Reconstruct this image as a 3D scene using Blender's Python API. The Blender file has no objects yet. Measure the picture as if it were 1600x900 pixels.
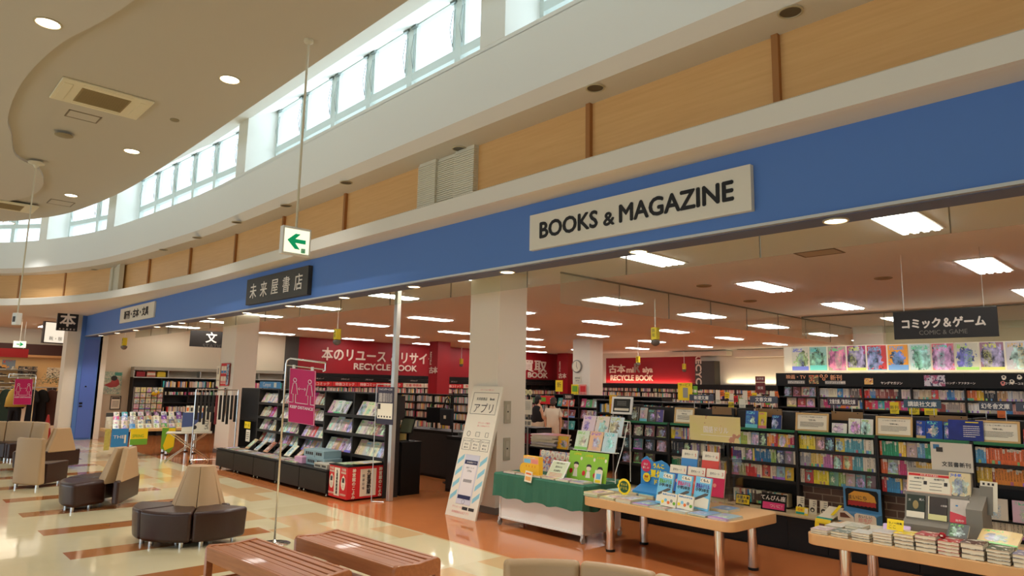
import bpy, bmesh, math, random
from mathutils import Vector, Matrix, Euler
S = bpy.context.scene
C = S.collection
PI = math.pi
rnd = random.Random(7)

# ------------------------------------------------------------------ camera
EYE = Vector((0, 0, 1.75))
FPX = 1057.0
yaw, pitch, roll = math.radians(136.42), math.radians(8.25), math.radians(1.124)
FWD = Vector((math.cos(yaw) * math.cos(pitch), math.sin(yaw) * math.cos(pitch), math.sin(pitch)))
_r = Vector((math.sin(yaw), -math.cos(yaw), 0)); _u = _r.cross(FWD)
RGT = _r * math.cos(roll) + _u * math.sin(roll)
UPV = _u * math.cos(roll) - _r * math.sin(roll)
cam = bpy.data.cameras.new('camera'); cam.sensor_width = 36; cam.sensor_fit = 'HORIZONTAL'
cam.lens = FPX / 1600 * 36; cam.clip_end = 200; cam.clip_start = 0.05
cam_o = bpy.data.objects.new('camera', cam); C.objects.link(cam_o)
m3 = Matrix((RGT, UPV, -FWD)).transposed()
cam_o.matrix_world = Matrix.Translation(EYE) @ m3.to_4x4()
S.camera = cam_o

# ------------------------------------------------------------------ world, light, exposure
S.view_settings.view_transform = 'Standard'; S.view_settings.look = 'None'
S.view_settings.gamma = 1; S.view_settings.use_curve_mapping = False
S.view_settings.exposure = EXPOSURE = 0.0
SKY = 1.95            # overcast sky behind the clerestory; fills the hall through the side left open behind camera
TUBE = 15.5           # store fluorescent tubes
WINLIGHT = 36.0     # daylight falling in at each clerestory bay
w = bpy.data.worlds.new('overcast_sky'); S.world = w; w.use_nodes = True
bg = w.node_tree.nodes['Background']
bg.inputs[0].default_value = (0.80, 0.96, 1.08, 1); bg.inputs[1].default_value = SKY
S.cycles.max_bounces = 8; S.cycles.diffuse_bounces = 4; S.cycles.glossy_bounces = 4
S.cycles.transparent_max_bounces = 12; S.cycles.transmission_bounces = 4
S.cycles.sample_clamp_indirect = 4.0; S.cycles.caustics_reflective = False; S.cycles.caustics_refractive = False

def at_z(px, py, z):
    d = FWD + RGT * ((px - 800) / FPX) - UPV * ((py - 450) / FPX)
    return EYE + d * ((z - EYE.z) / d.z)
def at_y(px, py, y):
    d = FWD + RGT * ((px - 800) / FPX) - UPV * ((py - 450) / FPX)
    return EYE + d * (y / d.y)
def at_x(px, py, x):
    d = FWD + RGT * ((px - 800) / FPX) - UPV * ((py - 450) / FPX)
    return EYE + d * (x / d.x)

# ------------------------------------------------------------------ materials
def srgb(r, g, b):
    f = lambda c: (c / 255 / 12.92) if c / 255 <= 0.04045 else ((c / 255 + 0.055) / 1.055) ** 2.4
    return (f(r), f(g), f(b), 1)
class NT:
    def __init__(s, m): s.n = m.node_tree.nodes; s.l = m.node_tree.links
    def new(s, t, **k):
        o = s.n.new(t)
        for a, b in k.items(): setattr(o, a, b)
        return o
    def link(s, a, b): s.l.new(a, b)
    def math(s, op, a, b=None, c=None):
        o = s.n.new('ShaderNodeMath'); o.operation = op
        for i, v in enumerate((a, b, c)):
            if v is None: continue
            if isinstance(v, (int, float)): o.inputs[i].default_value = v
            else: s.l.new(v, o.inputs[i])
        return o.outputs[0]
    def mix(s, fac, a, b):
        o = s.n.new('ShaderNodeMix'); o.data_type = 'RGBA'
        for v, i in ((fac, 0), (a, 6), (b, 7)):
            if isinstance(v, (int, float)): o.inputs[i].default_value = v
            elif isinstance(v, tuple): o.inputs[i].default_value = v
            else: s.l.new(v, o.inputs[i])
        return o.outputs[2]
    def xyz(s, kind='Object'):
        t = s.n.new('ShaderNodeTexCoord'); p = s.n.new('ShaderNodeSeparateXYZ')
        s.l.new(t.outputs[kind], p.inputs[0]); return p.outputs, t.outputs[kind]
    def noise(s, vec, scale, detail=2.0):
        o = s.n.new('ShaderNodeTexNoise'); o.inputs['Scale'].default_value = scale; o.inputs['Detail'].default_value = detail
        if vec is not None: s.l.new(vec, o.inputs['Vector'])
        return o.outputs
    def between(s, v, a, b):
        return s.math('MULTIPLY', s.math('GREATER_THAN', v, a), s.math('LESS_THAN', v, b))
MATS = {}
def mat(name, col, rough=0.6, metal=0.0, spec=0.4, emit=None, bump=None, vary=None, coat=0.0):
    if name in MATS: return MATS[name]
    m = bpy.data.materials.new(name); m.use_nodes = True; t = NT(m)
    b = t.n['Principled BSDF']
    c = srgb(*col) if max(col) > 1.0 else tuple(col) + (1,)
    b.inputs['Base Color'].default_value = c
    b.inputs['Roughness'].default_value = rough; b.inputs['Metallic'].default_value = metal
    b.inputs['Specular IOR Level'].default_value = spec; b.inputs['Coat Weight'].default_value = coat
    if emit:
        b.inputs['Emission Color'].default_value = c if len(emit) == 1 else tuple(emit[1:]) + (1,)
        b.inputs['Emission Strength'].default_value = emit[0]
    if vary:
        _, v = t.xyz(); nz = t.noise(v, vary[0], 3)
        d = tuple(x * (1 - vary[1]) for x in c[:3]) + (1,)
        t.link(t.mix(nz[0], d, c), b.inputs['Base Color'])
    if bump:
        _, v = t.xyz(); nz = t.noise(v, bump[0], 4); bp = t.new('ShaderNodeBump')
        bp.inputs['Strength'].default_value = bump[1]; bp.inputs['Distance'].default_value = 0.01
        t.link(nz[0], bp.inputs['Height']); t.link(bp.outputs[0], b.inputs['Normal'])
    MATS[name] = m; return m
def custom(name):
    m = bpy.data.materials.new(name); m.use_nodes = True; MATS[name] = m
    t = NT(m); return m, t, t.n['Principled BSDF']

# ------------------------------------------------------------------ mesh helpers
class MB:
    """collects shapes; build() links them as one mesh object"""
    def __init__(s): s.v = []; s.f = []; s.mi = []; s.cur = 0; s.M = None
    def mat(s, i): s.cur = i; return s
    def add(s, vs, fs):
        k = len(s.v)
        s.v += [tuple(s.M @ Vector(p)) if s.M is not None else tuple(p) for p in vs]
        for f in fs: s.f.append(tuple(i + k for i in f)); s.mi.append(s.cur)
        return s
    def box(s, x0, x1, y0, y1, z0, z1):
        return s.add([(x0, y0, z0), (x1, y0, z0), (x1, y1, z0), (x0, y1, z0), (x0, y0, z1), (x1, y0, z1), (x1, y1, z1), (x0, y1, z1)],
                     [(0, 3, 2, 1), (4, 5, 6, 7), (0, 1, 5, 4), (1, 2, 6, 5), (2, 3, 7, 6), (3, 0, 4, 7)])
    def quad(s, a, b, c, d): return s.add([a, b, c, d], [(0, 1, 2, 3)])
    def prism(s, pts, z0, z1, axis='z'):
        n = len(pts)
        def P(p, h):
            return (p[0], p[1], h) if axis == 'z' else ((p[0], h, p[1]) if axis == 'y' else (h, p[0], p[1]))
        vs = [P(p, z0) for p in pts] + [P(p, z1) for p in pts]
        fs = [tuple(range(n - 1, -1, -1)), tuple(range(n, 2 * n))] + [(i, (i + 1) % n, n + (i + 1) % n, n + i) for i in range(n)]
        return s.add(vs, fs)
    def cyl(s, p0, p1, r0, r1=None, n=12, cap=True):
        r1 = r0 if r1 is None else r1
        a, b = Vector(p0), Vector(p1); d = (b - a).normalized()
        q = d.orthogonal().normalized(); e = d.cross(q)
        vs = []
        for c, r in ((a, r0), (b, r1)):
            for i in range(n):
                t = 2 * PI * i / n; vs.append(c + q * (r * math.cos(t)) + e * (r * math.sin(t)))
        fs = [(i, (i + 1) % n, n + (i + 1) % n, n + i) for i in range(n)]
        if cap: fs += [tuple(range(n - 1, -1, -1)), tuple(range(n, 2 * n))]
        return s.add(vs, fs)
    def tube(s, pts, r, n=8, closed=False):
        pts = [Vector(p) for p in pts]; m = len(pts); vs = []; prev = None
        for i, p in enumerate(pts):
            a = pts[(i - 1) % m] if (closed or i > 0) else p
            b = pts[(i + 1) % m] if (closed or i < m - 1) else p
            d = (b - a).normalized()
            q = (prev - d * prev.dot(d)) if prev is not None else d.orthogonal()
            q.normalize(); prev = q; e = d.cross(q)
            rr = r[i] if isinstance(r, (list, tuple)) else r
            for k in range(n):
                t = 2 * PI * k / n; vs.append(p + q * (rr * math.cos(t)) + e * (rr * math.sin(t)))
        fs = []
        for i in range(m if closed else m - 1):
            j = (i + 1) % m
            for k in range(n): fs.append((i * n + k, i * n + (k + 1) % n, j * n + (k + 1) % n, j * n + k))
        if not closed: fs += [tuple(range(n - 1, -1, -1)), tuple((m - 1) * n + k for k in range(n))]
        return s.add(vs, fs)
    def lathe(s, prof, c=(0, 0, 0), n=20):
        vs = []; m = len(prof)
        for r, z in prof:
            for k in range(n):
                t = 2 * PI * k / n; vs.append((c[0] + r * math.cos(t), c[1] + r * math.sin(t), c[2] + z))
        fs = [(i * n + k, i * n + (k + 1) % n, (i + 1) * n + (k + 1) % n, (i + 1) * n + k) for i in range(m - 1) for k in range(n)]
        fs += [tuple(range(n - 1, -1, -1)), tuple((m - 1) * n + k for k in range(n))]
        return s.add(vs, fs)
    def ell(s, c, rx, ry, rz, n=14, m=8):
        prof = [(math.sin(PI * i / m), -math.cos(PI * i / m)) for i in range(m + 1)]
        vs = []
        for r, z in prof:
            for k in range(n):
                t = 2 * PI * k / n; vs.append((c[0] + rx * max(r, 1e-4) * math.cos(t), c[1] + ry * max(r, 1e-4) * math.sin(t), c[2] + rz * z))
        return s.add(vs, [(i * n + k, i * n + (k + 1) % n, (i + 1) * n + (k + 1) % n, (i + 1) * n + k) for i in range(m) for k in range(n)])
    def mesh(s, name, mats, smooth=False):
        me = bpy.data.meshes.new(name); me.from_pydata(s.v, [], s.f); me.update()
        for m in (mats if isinstance(mats, (list, tuple)) else [mats]): me.materials.append(m)
        if any(s.mi): me.polygons.foreach_set('material_index', s.mi)
        if smooth: me.polygons.foreach_set('use_smooth', [True] * len(s.f))
        return me
    def build(s, name, mats, parent=None, loc=(0, 0, 0), rot=(0, 0, 0), smooth=False, bevel=0, seg=2, sub=0, auto=False):
        return put(s.mesh(name, mats, smooth or auto or bool(bevel)), name, parent, loc, rot, bevel, seg, sub, auto and not bevel)
def put(me, name, parent=None, loc=(0, 0, 0), rot=(0, 0, 0), bevel=0, seg=2, sub=0, auto=False):
    o = bpy.data.objects.new(name, me); C.objects.link(o)
    o.location = loc; o.rotation_euler = rot; o.parent = parent
    if bevel:
        b = o.modifiers.new('bevel', 'BEVEL'); b.width = bevel; b.segments = seg; b.limit_method = 'ANGLE'; b.angle_limit = math.radians(40)
        b.harden_normals = True
    if sub:
        b = o.modifiers.new('sub', 'SUBSURF'); b.levels = sub; b.render_levels = sub
    if auto: set_auto(me)
    return o
def set_auto(me, ang=35):
    bm = bmesh.new(); bm.from_mesh(me)
    for e in bm.edges:
        e.smooth = not (len(e.link_faces) == 2 and e.calc_face_angle(0) > math.radians(ang))
    bm.to_mesh(me); bm.free()
def thing(name, label, cat, loc=(0, 0, 0), rz=0, group=None, rot=None):
    o = bpy.data.objects.new(name, None); C.objects.link(o); o.empty_display_size = 0.1
    o.location = loc; o.rotation_euler = rot or (0, 0, rz)
    return tag(o, label, cat, group)
def tag(o, label, cat, group=None, kind=None):
    o['label'] = label; o['category'] = cat
    if group: o['group'] = group
    if kind: o['kind'] = kind
    return o
def struct(o): o['kind'] = 'structure'; return o
def kids(o): return KIDS.get(o.name, [])
def children(o): return [c for c in bpy.data.objects if c.parent == o]
def dup(root, loc, rz=None, label=None, group=None, cat=None, rot=None):
    chs = root.get('_k')
    r = root.copy(); C.objects.link(r); r.location = loc
    if rz is not None: r.rotation_euler = (0, 0, rz)
    if rot is not None: r.rotation_euler = rot
    if label: r['label'] = label
    if group: r['group'] = group
    for ch in list(root.children):
        c = ch.copy(); C.objects.link(c); c.parent = r
        for g in ch.children:
            d = g.copy(); C.objects.link(d); d.parent = c
    return r
_txt = {}
def text(name, s, size, m, parent=None, loc=(0, 0, 0), rot=(PI / 2, 0, 0), ext=0.002, bold=0.0, align='CENTER', width=None, sx=1.0, space=1.0):
    """lettering as a mesh; faces -y by default, centred on loc"""
    key = (s, size, ext, bold, width, sx, space, m.name)
    if key not in _txt:
        c = bpy.data.curves.new('t', 'FONT'); c.body = s; c.size = size; c.extrude = ext; c.space_character = space
        c.resolution_u = 3
        o = bpy.data.objects.new('t', c); C.objects.link(o)
        me = bpy.data.meshes.new_from_object(o)
        bpy.data.objects.remove(o); bpy.data.curves.remove(c)
        xs = [v.co.x for v in me.vertices]; ys = [v.co.y for v in me.vertices]
        cx, cy = (min(xs) + max(xs)) / 2, (min(ys) + max(ys)) / 2
        k = sx if width is None else width / max(1e-6, max(xs) - min(xs))
        for v in me.vertices:
            v.co.x = (v.co.x - cx) * k; v.co.y -= cy
        if bold:
            base = [tuple(v.co) for v in me.vertices]; fc = [tuple(p.vertices) for p in me.polygons]; vs = []; fs = []
            for dx, dy in ((-bold, 0), (bold, 0), (0, bold), (0, -bold)):
                o0 = len(vs); vs += [(x + dx, y + dy, z + (dx + 2 * dy) * 0.02) for x, y, z in base]; fs += [tuple(i + o0 for i in f) for f in fc]
            bpy.data.meshes.remove(me); me = bpy.data.meshes.new(name); me.from_pydata(vs, [], fs); me.update()
        me.materials.clear(); me.materials.append(m); me.name = name
        _txt[key] = me
    return put(_txt[key], name, parent, loc, rot)
ORD = 'first second third fourth fifth sixth seventh eighth ninth tenth eleventh twelfth thirteenth fourteenth fifteenth sixteenth seventeenth eighteenth nineteenth twentieth'.split()
_TENS = {2: 'twenty', 3: 'thirty', 4: 'forty', 5: 'fifty', 6: 'sixty', 7: 'seventy', 8: 'eighty', 9: 'ninety'}
def nth(i):
    if i <= 20: return ORD[i - 1]
    t, u = divmod(i, 10)
    return (_TENS[t][:-1] + 'ieth') if u == 0 else _TENS[t] + '-' + ORD[u - 1]
# ------------------------------------------------------------------ structure materials
def floor_mat():
    m, t, b = custom('floor_tiles')
    (x, y, z), v = t.xyz('Object')
    fl = lambda a, k: t.math('FLOOR', t.math('DIVIDE', a, k))
    cell = t.new('ShaderNodeCombineXYZ'); t.link(fl(x, 0.67), cell.inputs[0]); t.link(fl(y, 0.335), cell.inputs[1])
    wn = t.new('ShaderNodeTexWhiteNoise'); wn.noise_dimensions = '2D'; t.link(cell.outputs[0], wn.inputs['Vector'])
    cell2 = t.new('ShaderNodeCombineXYZ'); t.link(fl(x, 1.34), cell2.inputs[0]); t.link(fl(y, 1.34), cell2.inputs[1])
    wn2 = t.new('ShaderNodeTexWhiteNoise'); wn2.noise_dimensions = '2D'; t.link(cell2.outputs[0], wn2.inputs['Vector'])
    nz = t.noise(v, 1.3, 3)[0]
    cream = t.mix(wn2.outputs[0], srgb(230, 216, 176), srgb(220, 205, 164))
    cream = t.mix(t.math('MULTIPLY', nz, 0.25), cream, srgb(200, 180, 135))
    tan = t.mix(wn.outputs[0], srgb(205, 160, 112), srgb(222, 186, 136))
    zone = t.between(y, 3.72, 5.06)
    c = t.mix(t.math('MULTIPLY', zone, t.math('GREATER_THAN', wn.outputs[0], 0.55)), cream, tan)
    fr = t.math('FRACT', t.math('DIVIDE', t.math('ADD', x, 41.76), 1.34))
    strip = t.math('MULTIPLY', t.math('LESS_THAN', fr, 0.27), t.between(y, 1.68, 3.70))
    strip2 = t.math('MULTIPLY', t.math('LESS_THAN', fr, 0.27), t.between(y, -4.7, -2.0))
    c = t.mix(t.math('MAXIMUM', strip, strip2), c, srgb(176, 112, 62))
    store = t.math('GREATER_THAN', y, 5.06)
    sc = t.mix(nz, srgb(190, 112, 62), srgb(204, 126, 74))
    left = t.math('MULTIPLY', t.math('LESS_THAN', x, -22.9), t.math('LESS_THAN', y, 6))
    c = t.mix(store, c, sc); c = t.mix(left, c, srgb(186, 120, 66))
    t.link(c, b.inputs['Base Color'])
    b.inputs['Roughness'].default_value = 0.07; b.inputs['Specular IOR Level'].default_value = 0.5
    wv = t.noise(v, 2.2, 2)[0]; bp = t.new('ShaderNodeBump'); bp.inputs['Strength'].default_value = 0.05; bp.inputs['Distance'].default_value = 0.05
    t.link(wv, bp.inputs['Height']); t.link(bp.outputs[0], b.inputs['Normal'])
    return m
def ply_mat():
    m, t, b = custom('maple_panel')
    (x, y, z), v = t.xyz('Object')
    mp = t.new('ShaderNodeMapping'); mp.inputs['Scale'].default_value = (1.2, 1.2, 22); t.link(v, mp.inputs[0])
    n1 = t.noise(mp.outputs[0], 1.6, 5)[0]
    t.link(t.mix(n1, srgb(214, 160, 96), srgb(232, 184, 122)), b.inputs['Base Color'])
    b.inputs['Roughness'].default_value = 0.5
    return m
M_floor = floor_mat(); M_ply = ply_mat()
M_wall = mat('beige_wall_paint', (232, 222, 204), 0.75)
M_white = mat('white_wall_paint', (240, 240, 234), 0.8)
M_ledge = mat('cream_ledge_paint', (226, 218, 204), 0.7)
M_soff = mat('mall_soffit_paint', (224, 214, 200), 0.8)
M_mceil = mat('mall_ceiling_paint', (194, 184, 164), 0.85)
M_mceil2 = mat('mall_ceiling_lower', (202, 194, 178), 0.85)
M_sceil = mat('store_ceiling_board', (236, 238, 236), 0.85, bump=(60, 0.05))
M_blue = mat('blue_fascia_paint', (84, 124, 192), 0.55)
M_bluedk = mat('blue_door_paint', (84, 112, 192), 0.45)
M_bluegr = mat('blue_grey_soffit', (92, 98, 122), 0.55)  # shade under the fascia is put into this soffit colour
M_red = mat('dark_red_panel', (152, 16, 28), 0.5)
M_dgrey = mat('dark_grey_panel', (70, 66, 60), 0.6)
M_alu = mat('aluminium', (205, 205, 200), 0.35, 0.8)
M_frame = mat('window_frame_white', (214, 224, 220), 0.4)
M_chrome = mat('chrome', (225, 222, 215), 0.12, 1.0)
M_black = mat('black_laminate', (22, 20, 18), 0.5, spec=0.25)
M_blk2 = mat('black_shelf', (34, 30, 27), 0.55)
M_wht = mat('white_plastic', (236, 234, 226), 0.45)
M_lett = mat('white_lettering', (238, 228, 216), 0.5)
M_blett = mat('black_lettering', (24, 22, 22), 0.5)
M_glass = bpy.data.materials.new('clear_glass'); M_glass.use_nodes = True
def glass_mat(m, tint, refl, painted_haze=0):
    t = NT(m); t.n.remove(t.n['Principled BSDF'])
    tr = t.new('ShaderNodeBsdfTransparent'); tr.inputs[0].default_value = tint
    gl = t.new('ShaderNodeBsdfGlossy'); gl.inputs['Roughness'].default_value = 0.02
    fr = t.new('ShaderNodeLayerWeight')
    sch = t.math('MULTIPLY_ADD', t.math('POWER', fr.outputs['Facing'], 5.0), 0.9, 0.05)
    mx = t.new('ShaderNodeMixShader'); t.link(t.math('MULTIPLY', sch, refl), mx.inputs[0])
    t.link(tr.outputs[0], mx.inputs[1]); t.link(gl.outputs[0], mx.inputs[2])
    if painted_haze:
        df = t.new('ShaderNodeBsdfDiffuse'); df.inputs[0].default_value = (0.62, 0.64, 0.56, 1)  # grey diffuse mixed in, standing for hall light reflected in the glass
        m2 = t.new('ShaderNodeMixShader'); m2.inputs[0].default_value = painted_haze; t.link(mx.outputs[0], m2.inputs[1]); t.link(df.outputs[0], m2.inputs[2]); mx = m2
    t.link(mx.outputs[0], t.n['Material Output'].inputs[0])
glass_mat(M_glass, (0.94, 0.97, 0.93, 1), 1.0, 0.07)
M_pane = bpy.data.materials.new('window_pane_glass'); M_pane.use_nodes = True; glass_mat(M_pane, (1, 1, 1, 1), 0.5)

ZC = 3.40      # store ceiling
FY = 4.60      # blue fascia face
LX = -23.6     # left side wall of the store
BY = 26.0      # back wall
GY = 5.90      # smoke glass line

# ------------------------------------------------------------------ floor, ceilings
struct(MB().box(-42, 14, -9.5, 30, -0.1, 0).build('floor', M_floor))
struct(MB().box(LX - 0.2, 14, 4.86, BY + 0.3, ZC, ZC + 0.15).build('ceiling', M_sceil))

# plan curve of the mall wall (front edge of ledge / soffit)
def catmull(P, n=6):
    out = []
    for i in range(len(P) - 1):
        p0, p1, p2, p3 = P[max(i - 1, 0)], P[i], P[i + 1], P[min(i + 2, len(P) - 1)]
        for k in range(n):
            t = k / n
            out.append(tuple(0.5 * ((2 * b) + (c - a) * t + (2 * a - 5 * b + 4 * c - d) * t * t + (-a + 3 * b - 3 * c + d) * t ** 3) for a, b, c, d in zip(p0, p1, p2, p3)))
    out.append(tuple(P[-1])); return out
CUR = [(14, 4.27), (-12.0, 4.27)] + catmull([(-12.9, 4.24), (-14.7, 4.10), (-16.2, 3.96), (-17.55, 3.77), (-18.7, 3.50), (-19.75, 3.15), (-20.65, 2.76), (-21.5, 2.2), (-22.4, 1.3), (-23.1, 0), (-23.4, -2), (-23.4, -9.5)], 5)
def offs(P, d):
    """polyline moved d away from the hall (to the shop side)"""
    out = []
    for i, p in enumerate(P):
        a, b = P[max(i - 1, 0)], P[min(i + 1, len(P) - 1)]
        dx, dy = b[0] - a[0], b[1] - a[1]; L = math.hypot(dx, dy)
        out.append((p[0] + dy / L * d, p[1] - dx / L * d))
    return out
def ribbon(prof, P, i0=0, i1=None):
    """sweep profile [(d,z)...] along plan curve"""
    mb = MB(); Q = [offs(P, d) for d, z in prof]; i1 = len(P) - 1 if i1 is None else i1; n = len(prof)
    vs = []
    for i in range(i0, i1 + 1):
        for k, (d, z) in enumerate(prof): vs.append((Q[k][i][0], Q[k][i][1], z))
    fs = []
    for i in range(i1 - i0):
        for k in range(n):
            k2 = (k + 1) % n
            fs.append((i * n + k, i * n + k2, (i + 1) * n + k2, (i + 1) * n + k))
    m = i1 - i0
    fs += [tuple(range(n - 1, -1, -1)), tuple(m * n + k for k in range(n))]
    return mb.add(vs, fs)
struct(ribbon([(0, 3.52), (0, 3.68), (0.03, 3.70), (0.5, 3.70), (0.5, 3.56), (0.06, 3.56), (0.06, 3.52)], CUR).build('trim_1', M_ledge, auto=True))
# underside of the ledge: a flat soffit out to the shop fronts
us = [(p[0], p[1]) for p in offs(CUR, 0.06)]
mb = MB(); vs = [(x, y, 3.53) for x, y in us] + [(-31.2, -9.5, 3.53), (-31.2, 5.3, 3.53), (14, 5.3, 3.53)]
mb.add(vs, [tuple(range(len(vs)))]); struct(mb.build('trim_2', M_soff))
# panel wall, soffit, upper white wall
pan = [p for p in offs(CUR, 0.33)]
struct(ribbon([(0.33, 3.60), (0.33, 4.34), (0.40, 4.34), (0.40, 3.60)], CUR).build('wall_panels', M_ply, auto=True))
struct(ribbon([(0.0, 4.34), (0.8, 4.34), (0.8, 4.44), (-0.09, 4.45)], CUR).build('trim_3', M_soff, auto=True))
struct(ribbon([(-0.09, 4.45), (0.55, 4.45), (0.55, 5.11), (-0.09, 5.13)], CUR).build('wall_upper', M_white, auto=True))
# battens between the panels
for x in (3.2, 1.45, -0.3, -2.06, -3.83, -8.18, -10.08, -11.97, -13.95, -15.98):
    k = min(range(len(CUR) - 1), key=lambda i: abs(CUR[i + 1][0] - x) if False else (0 if CUR[i + 1][0] <= x <= CUR[i][0] else 9))
    a, b = CUR[k], CUR[k + 1]; f = (x - a[0]) / (b[0] - a[0]); y = a[1] + (b[1] - a[1]) * f
    ang = math.atan2(b[1] - a[1], b[0] - a[0])
    struct(MB().box(-0.025, 0.025, -0.02, 0.02, 3.62, 4.34).build('trim_4', mat('panel_joint', (168, 112, 60), 0.6), loc=(x, y + 0.31, 0), rot=(0, 0, ang + PI)))
for i in range(len(CUR)):
    pass
acc = 0; last = 0
for i in range(2, len(pan)):
    if pan[i][0] > -18.2 or pan[i][1] < -6: continue
    acc += math.dist(pan[i], pan[i - 1])
    if acc > 1.65:
        acc = 0; ang = math.atan2(pan[i][1] - pan[i - 1][1], pan[i][0] - pan[i - 1][0])
        struct(MB().box(-0.025, 0.025, -0.02, 0.02, 3.62, 4.34).build('trim_4', MATS['panel_joint'], loc=(pan[i][0], pan[i][1], 0), rot=(0, 0, ang)))
# ribbed pilaster recesses
def pilaster(x0, x1, y):
    mb = MB()
    w = (x1 - x0) / 3.0
    mb.box(x0, x1, y, y + 0.05, 3.6, 4.34)
    for k in range(26):
        z = 3.68 + k * 0.0245
        mb.box(x0, x0 + w, y - 0.05, y, z, z + 0.017); mb.box(x1 - w, x1, y - 0.05, y, z, z + 0.017)
        mb.box(x0 + w, x1 - w, y - 0.02, y, z, z + 0.017)
    mb.box(x0 + 0.01, x0 + w - 0.01, y - 0.04, y, 3.6, 4.34); mb.box(x1 - w + 0.01, x1 - 0.01, y - 0.04, y, 3.6, 4.34)
    return struct(mb.build('trim_5', mat('ribbed_cream', (224, 214, 190), 0.7)))
pilaster(-6.42, -5.40, 4.58)
pilaster(-18.1, -17.2, 4.06)

# clerestory: piers, heads, windows
YF, YG, ZS, ZH = 4.18, 4.68, 5.13, 6.06
cl = offs(CUR, -0.09)
win_n = 0
def bay(p0, p1, cols, wide=0.97):
    """window bay between two plan points on the wall face; p0 is the end towards +x"""
    global win_n
    win_n += 1
    p0, p1 = Vector((p0[0], p0[1], 0)), Vector((p1[0], p1[1], 0))
    d = (p1 - p0); L = d.length; ang = math.atan2(d.y, d.x) + PI      # local +x runs from p1 to p0
    R = Matrix.Translation(p1) @ Matrix.Rotation(ang, 4, 'Z')
    D = 0.5
    fr = MB(); fr.M = R
    z0, z1 = 5.08, 6.38
    fr.box(0, L, D, D + 0.07, z1 - 0.06, z1); fr.box(0, L, D, D + 0.07, z0, z0 + 0.05)
    fr.box(0, L, D - 0.015, D + 0.07, 5.57, 5.68)
    for i in range(cols + 1):
        x = L * i / cols
        fr.box(max(0, x - 0.055), min(L, x + 0.055), D - 0.02, D + 0.07, z0, z1)
        if 0 < i < cols:
            fr.box(x - 0.11, x - 0.085, D - 0.01, D + 0.05, 5.6, z1); fr.box(x + 0.085, x + 0.11, D - 0.01, D + 0.05, 5.6, z1)
    o = struct(fr.build('window_%d' % win_n, M_frame))
    pn = MB(); pn.M = R; pn.box(0.02, L - 0.02, D + 0.025, D + 0.035, z0 + 0.02, z1 - 0.02)
    struct(pn.build('pane', M_pane, o))
    hd = MB(); hd.M = R
    for i in range(cols):
        for e in (0.09, 0.91):
            x = L * (i + e) / cols
            for q in (-0.018, 0.018):
                hd.tube([(x + q, D - 0.02, 6.2), (x + q * 2, D - 0.05, 5.95), (x, D - 0.03, 5.72)], 0.0045, 5)
            hd.box(x - 0.05, x + 0.05, D - 0.05, D - 0.01, 6.28, 6.34)
    struct(hd.build('stay', mat('window_stay', (150, 160, 158), 0.4, 0.6), o))
    hp = MB(); hp.M = R      # sloping head reveal, side reveals, parapet outside
    hp.add([(0, -0.0, ZH), (L, 0, ZH), (L, D + 0.08, z1), (0, D + 0.08, z1), (0, 0, ZH + 0.5), (L, 0, ZH + 0.5), (L, D + 0.08, z1 + 0.3), (0, D + 0.08, z1 + 0.3)],
           [(0, 3, 2, 1), (4, 5, 6, 7), (0, 1, 5, 4), (1, 2, 6, 5), (2, 3, 7, 6), (3, 0, 4, 7)])
    struct(hp.build('trim_6', M_white))
    la = bpy.data.lights.new('clerestory_daylight', 'AREA'); la.shape = 'RECTANGLE'; la.size = L - 0.1; la.size_y = 1.2
    la.energy = WINLIGHT * (L / 5.8); la.color = (0.84, 1.0, 1.06)
    lo = bpy.data.objects.new('clerestory_daylight', la); C.objects.link(lo)
    c = R @ Vector((L / 2, D + 0.35, 5.85))
    lo.matrix_world = Matrix.Translation(c) @ Matrix.Rotation(ang, 4, 'Z') @ Matrix.Rotation(math.radians(-78), 4, 'X')
def pier(p0, p1, d=0.62):
    p0, p1 = Vector((p0[0], p0[1], 0)), Vector((p1[0], p1[1], 0)); dd = p1 - p0; L = dd.length
    R = Matrix.Translation(p1) @ Matrix.Rotation(math.atan2(dd.y, dd.x) + PI, 4, 'Z')
    b = MB(); b.M = R; b.box(0, L, -0.004, d, 5.128, 6.5); struct(b.build('wall_pier', M_white))
xs = [(7.9, 7.55), (1.69, 1.31), (-4.56, -4.93), (-10.79, -11.17), (-17.0, -17.4)]
def cy(x):
    for a, b in zip(cl, cl[1:]):
        if b[0] <= x <= a[0]: return a[1] + (b[1] - a[1]) * (x - a[0]) / (b[0] - a[0])
    return 4.18
for a, b in xs: pier((a, cy(a)), (b, cy(b)))
for (a, b), (c, d) in zip(xs, xs[1:]): bay((b, cy(b)), (c, cy(c)), 6)
tail = [p for p in cl if p[0] < -17.4 and p[1] > -9]
tail = [(-17.4, cy(-17.4))] + tail
# three straight bays on the curve
def along(P, s):
    for a, b in zip(P, P[1:]):
        l = math.dist(a, b)
        if s <= l: return (a[0] + (b[0] - a[0]) * s / l, a[1] + (b[1] - a[1]) * s / l)
        s -= l
    return P[-1]
for s0 in (0.05, 2.95, 5.85):
    bay(along(tail, s0), along(tail, s0 + 2.6), 2); pier(along(tail, s0 + 2.6), along(tail, s0 + 2.9))
struct(ribbon([(0.0, 5.08), (0.55, 5.08), (0.55, 5.085), (0, 5.085)], cl).build('trim_7', M_white))
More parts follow.
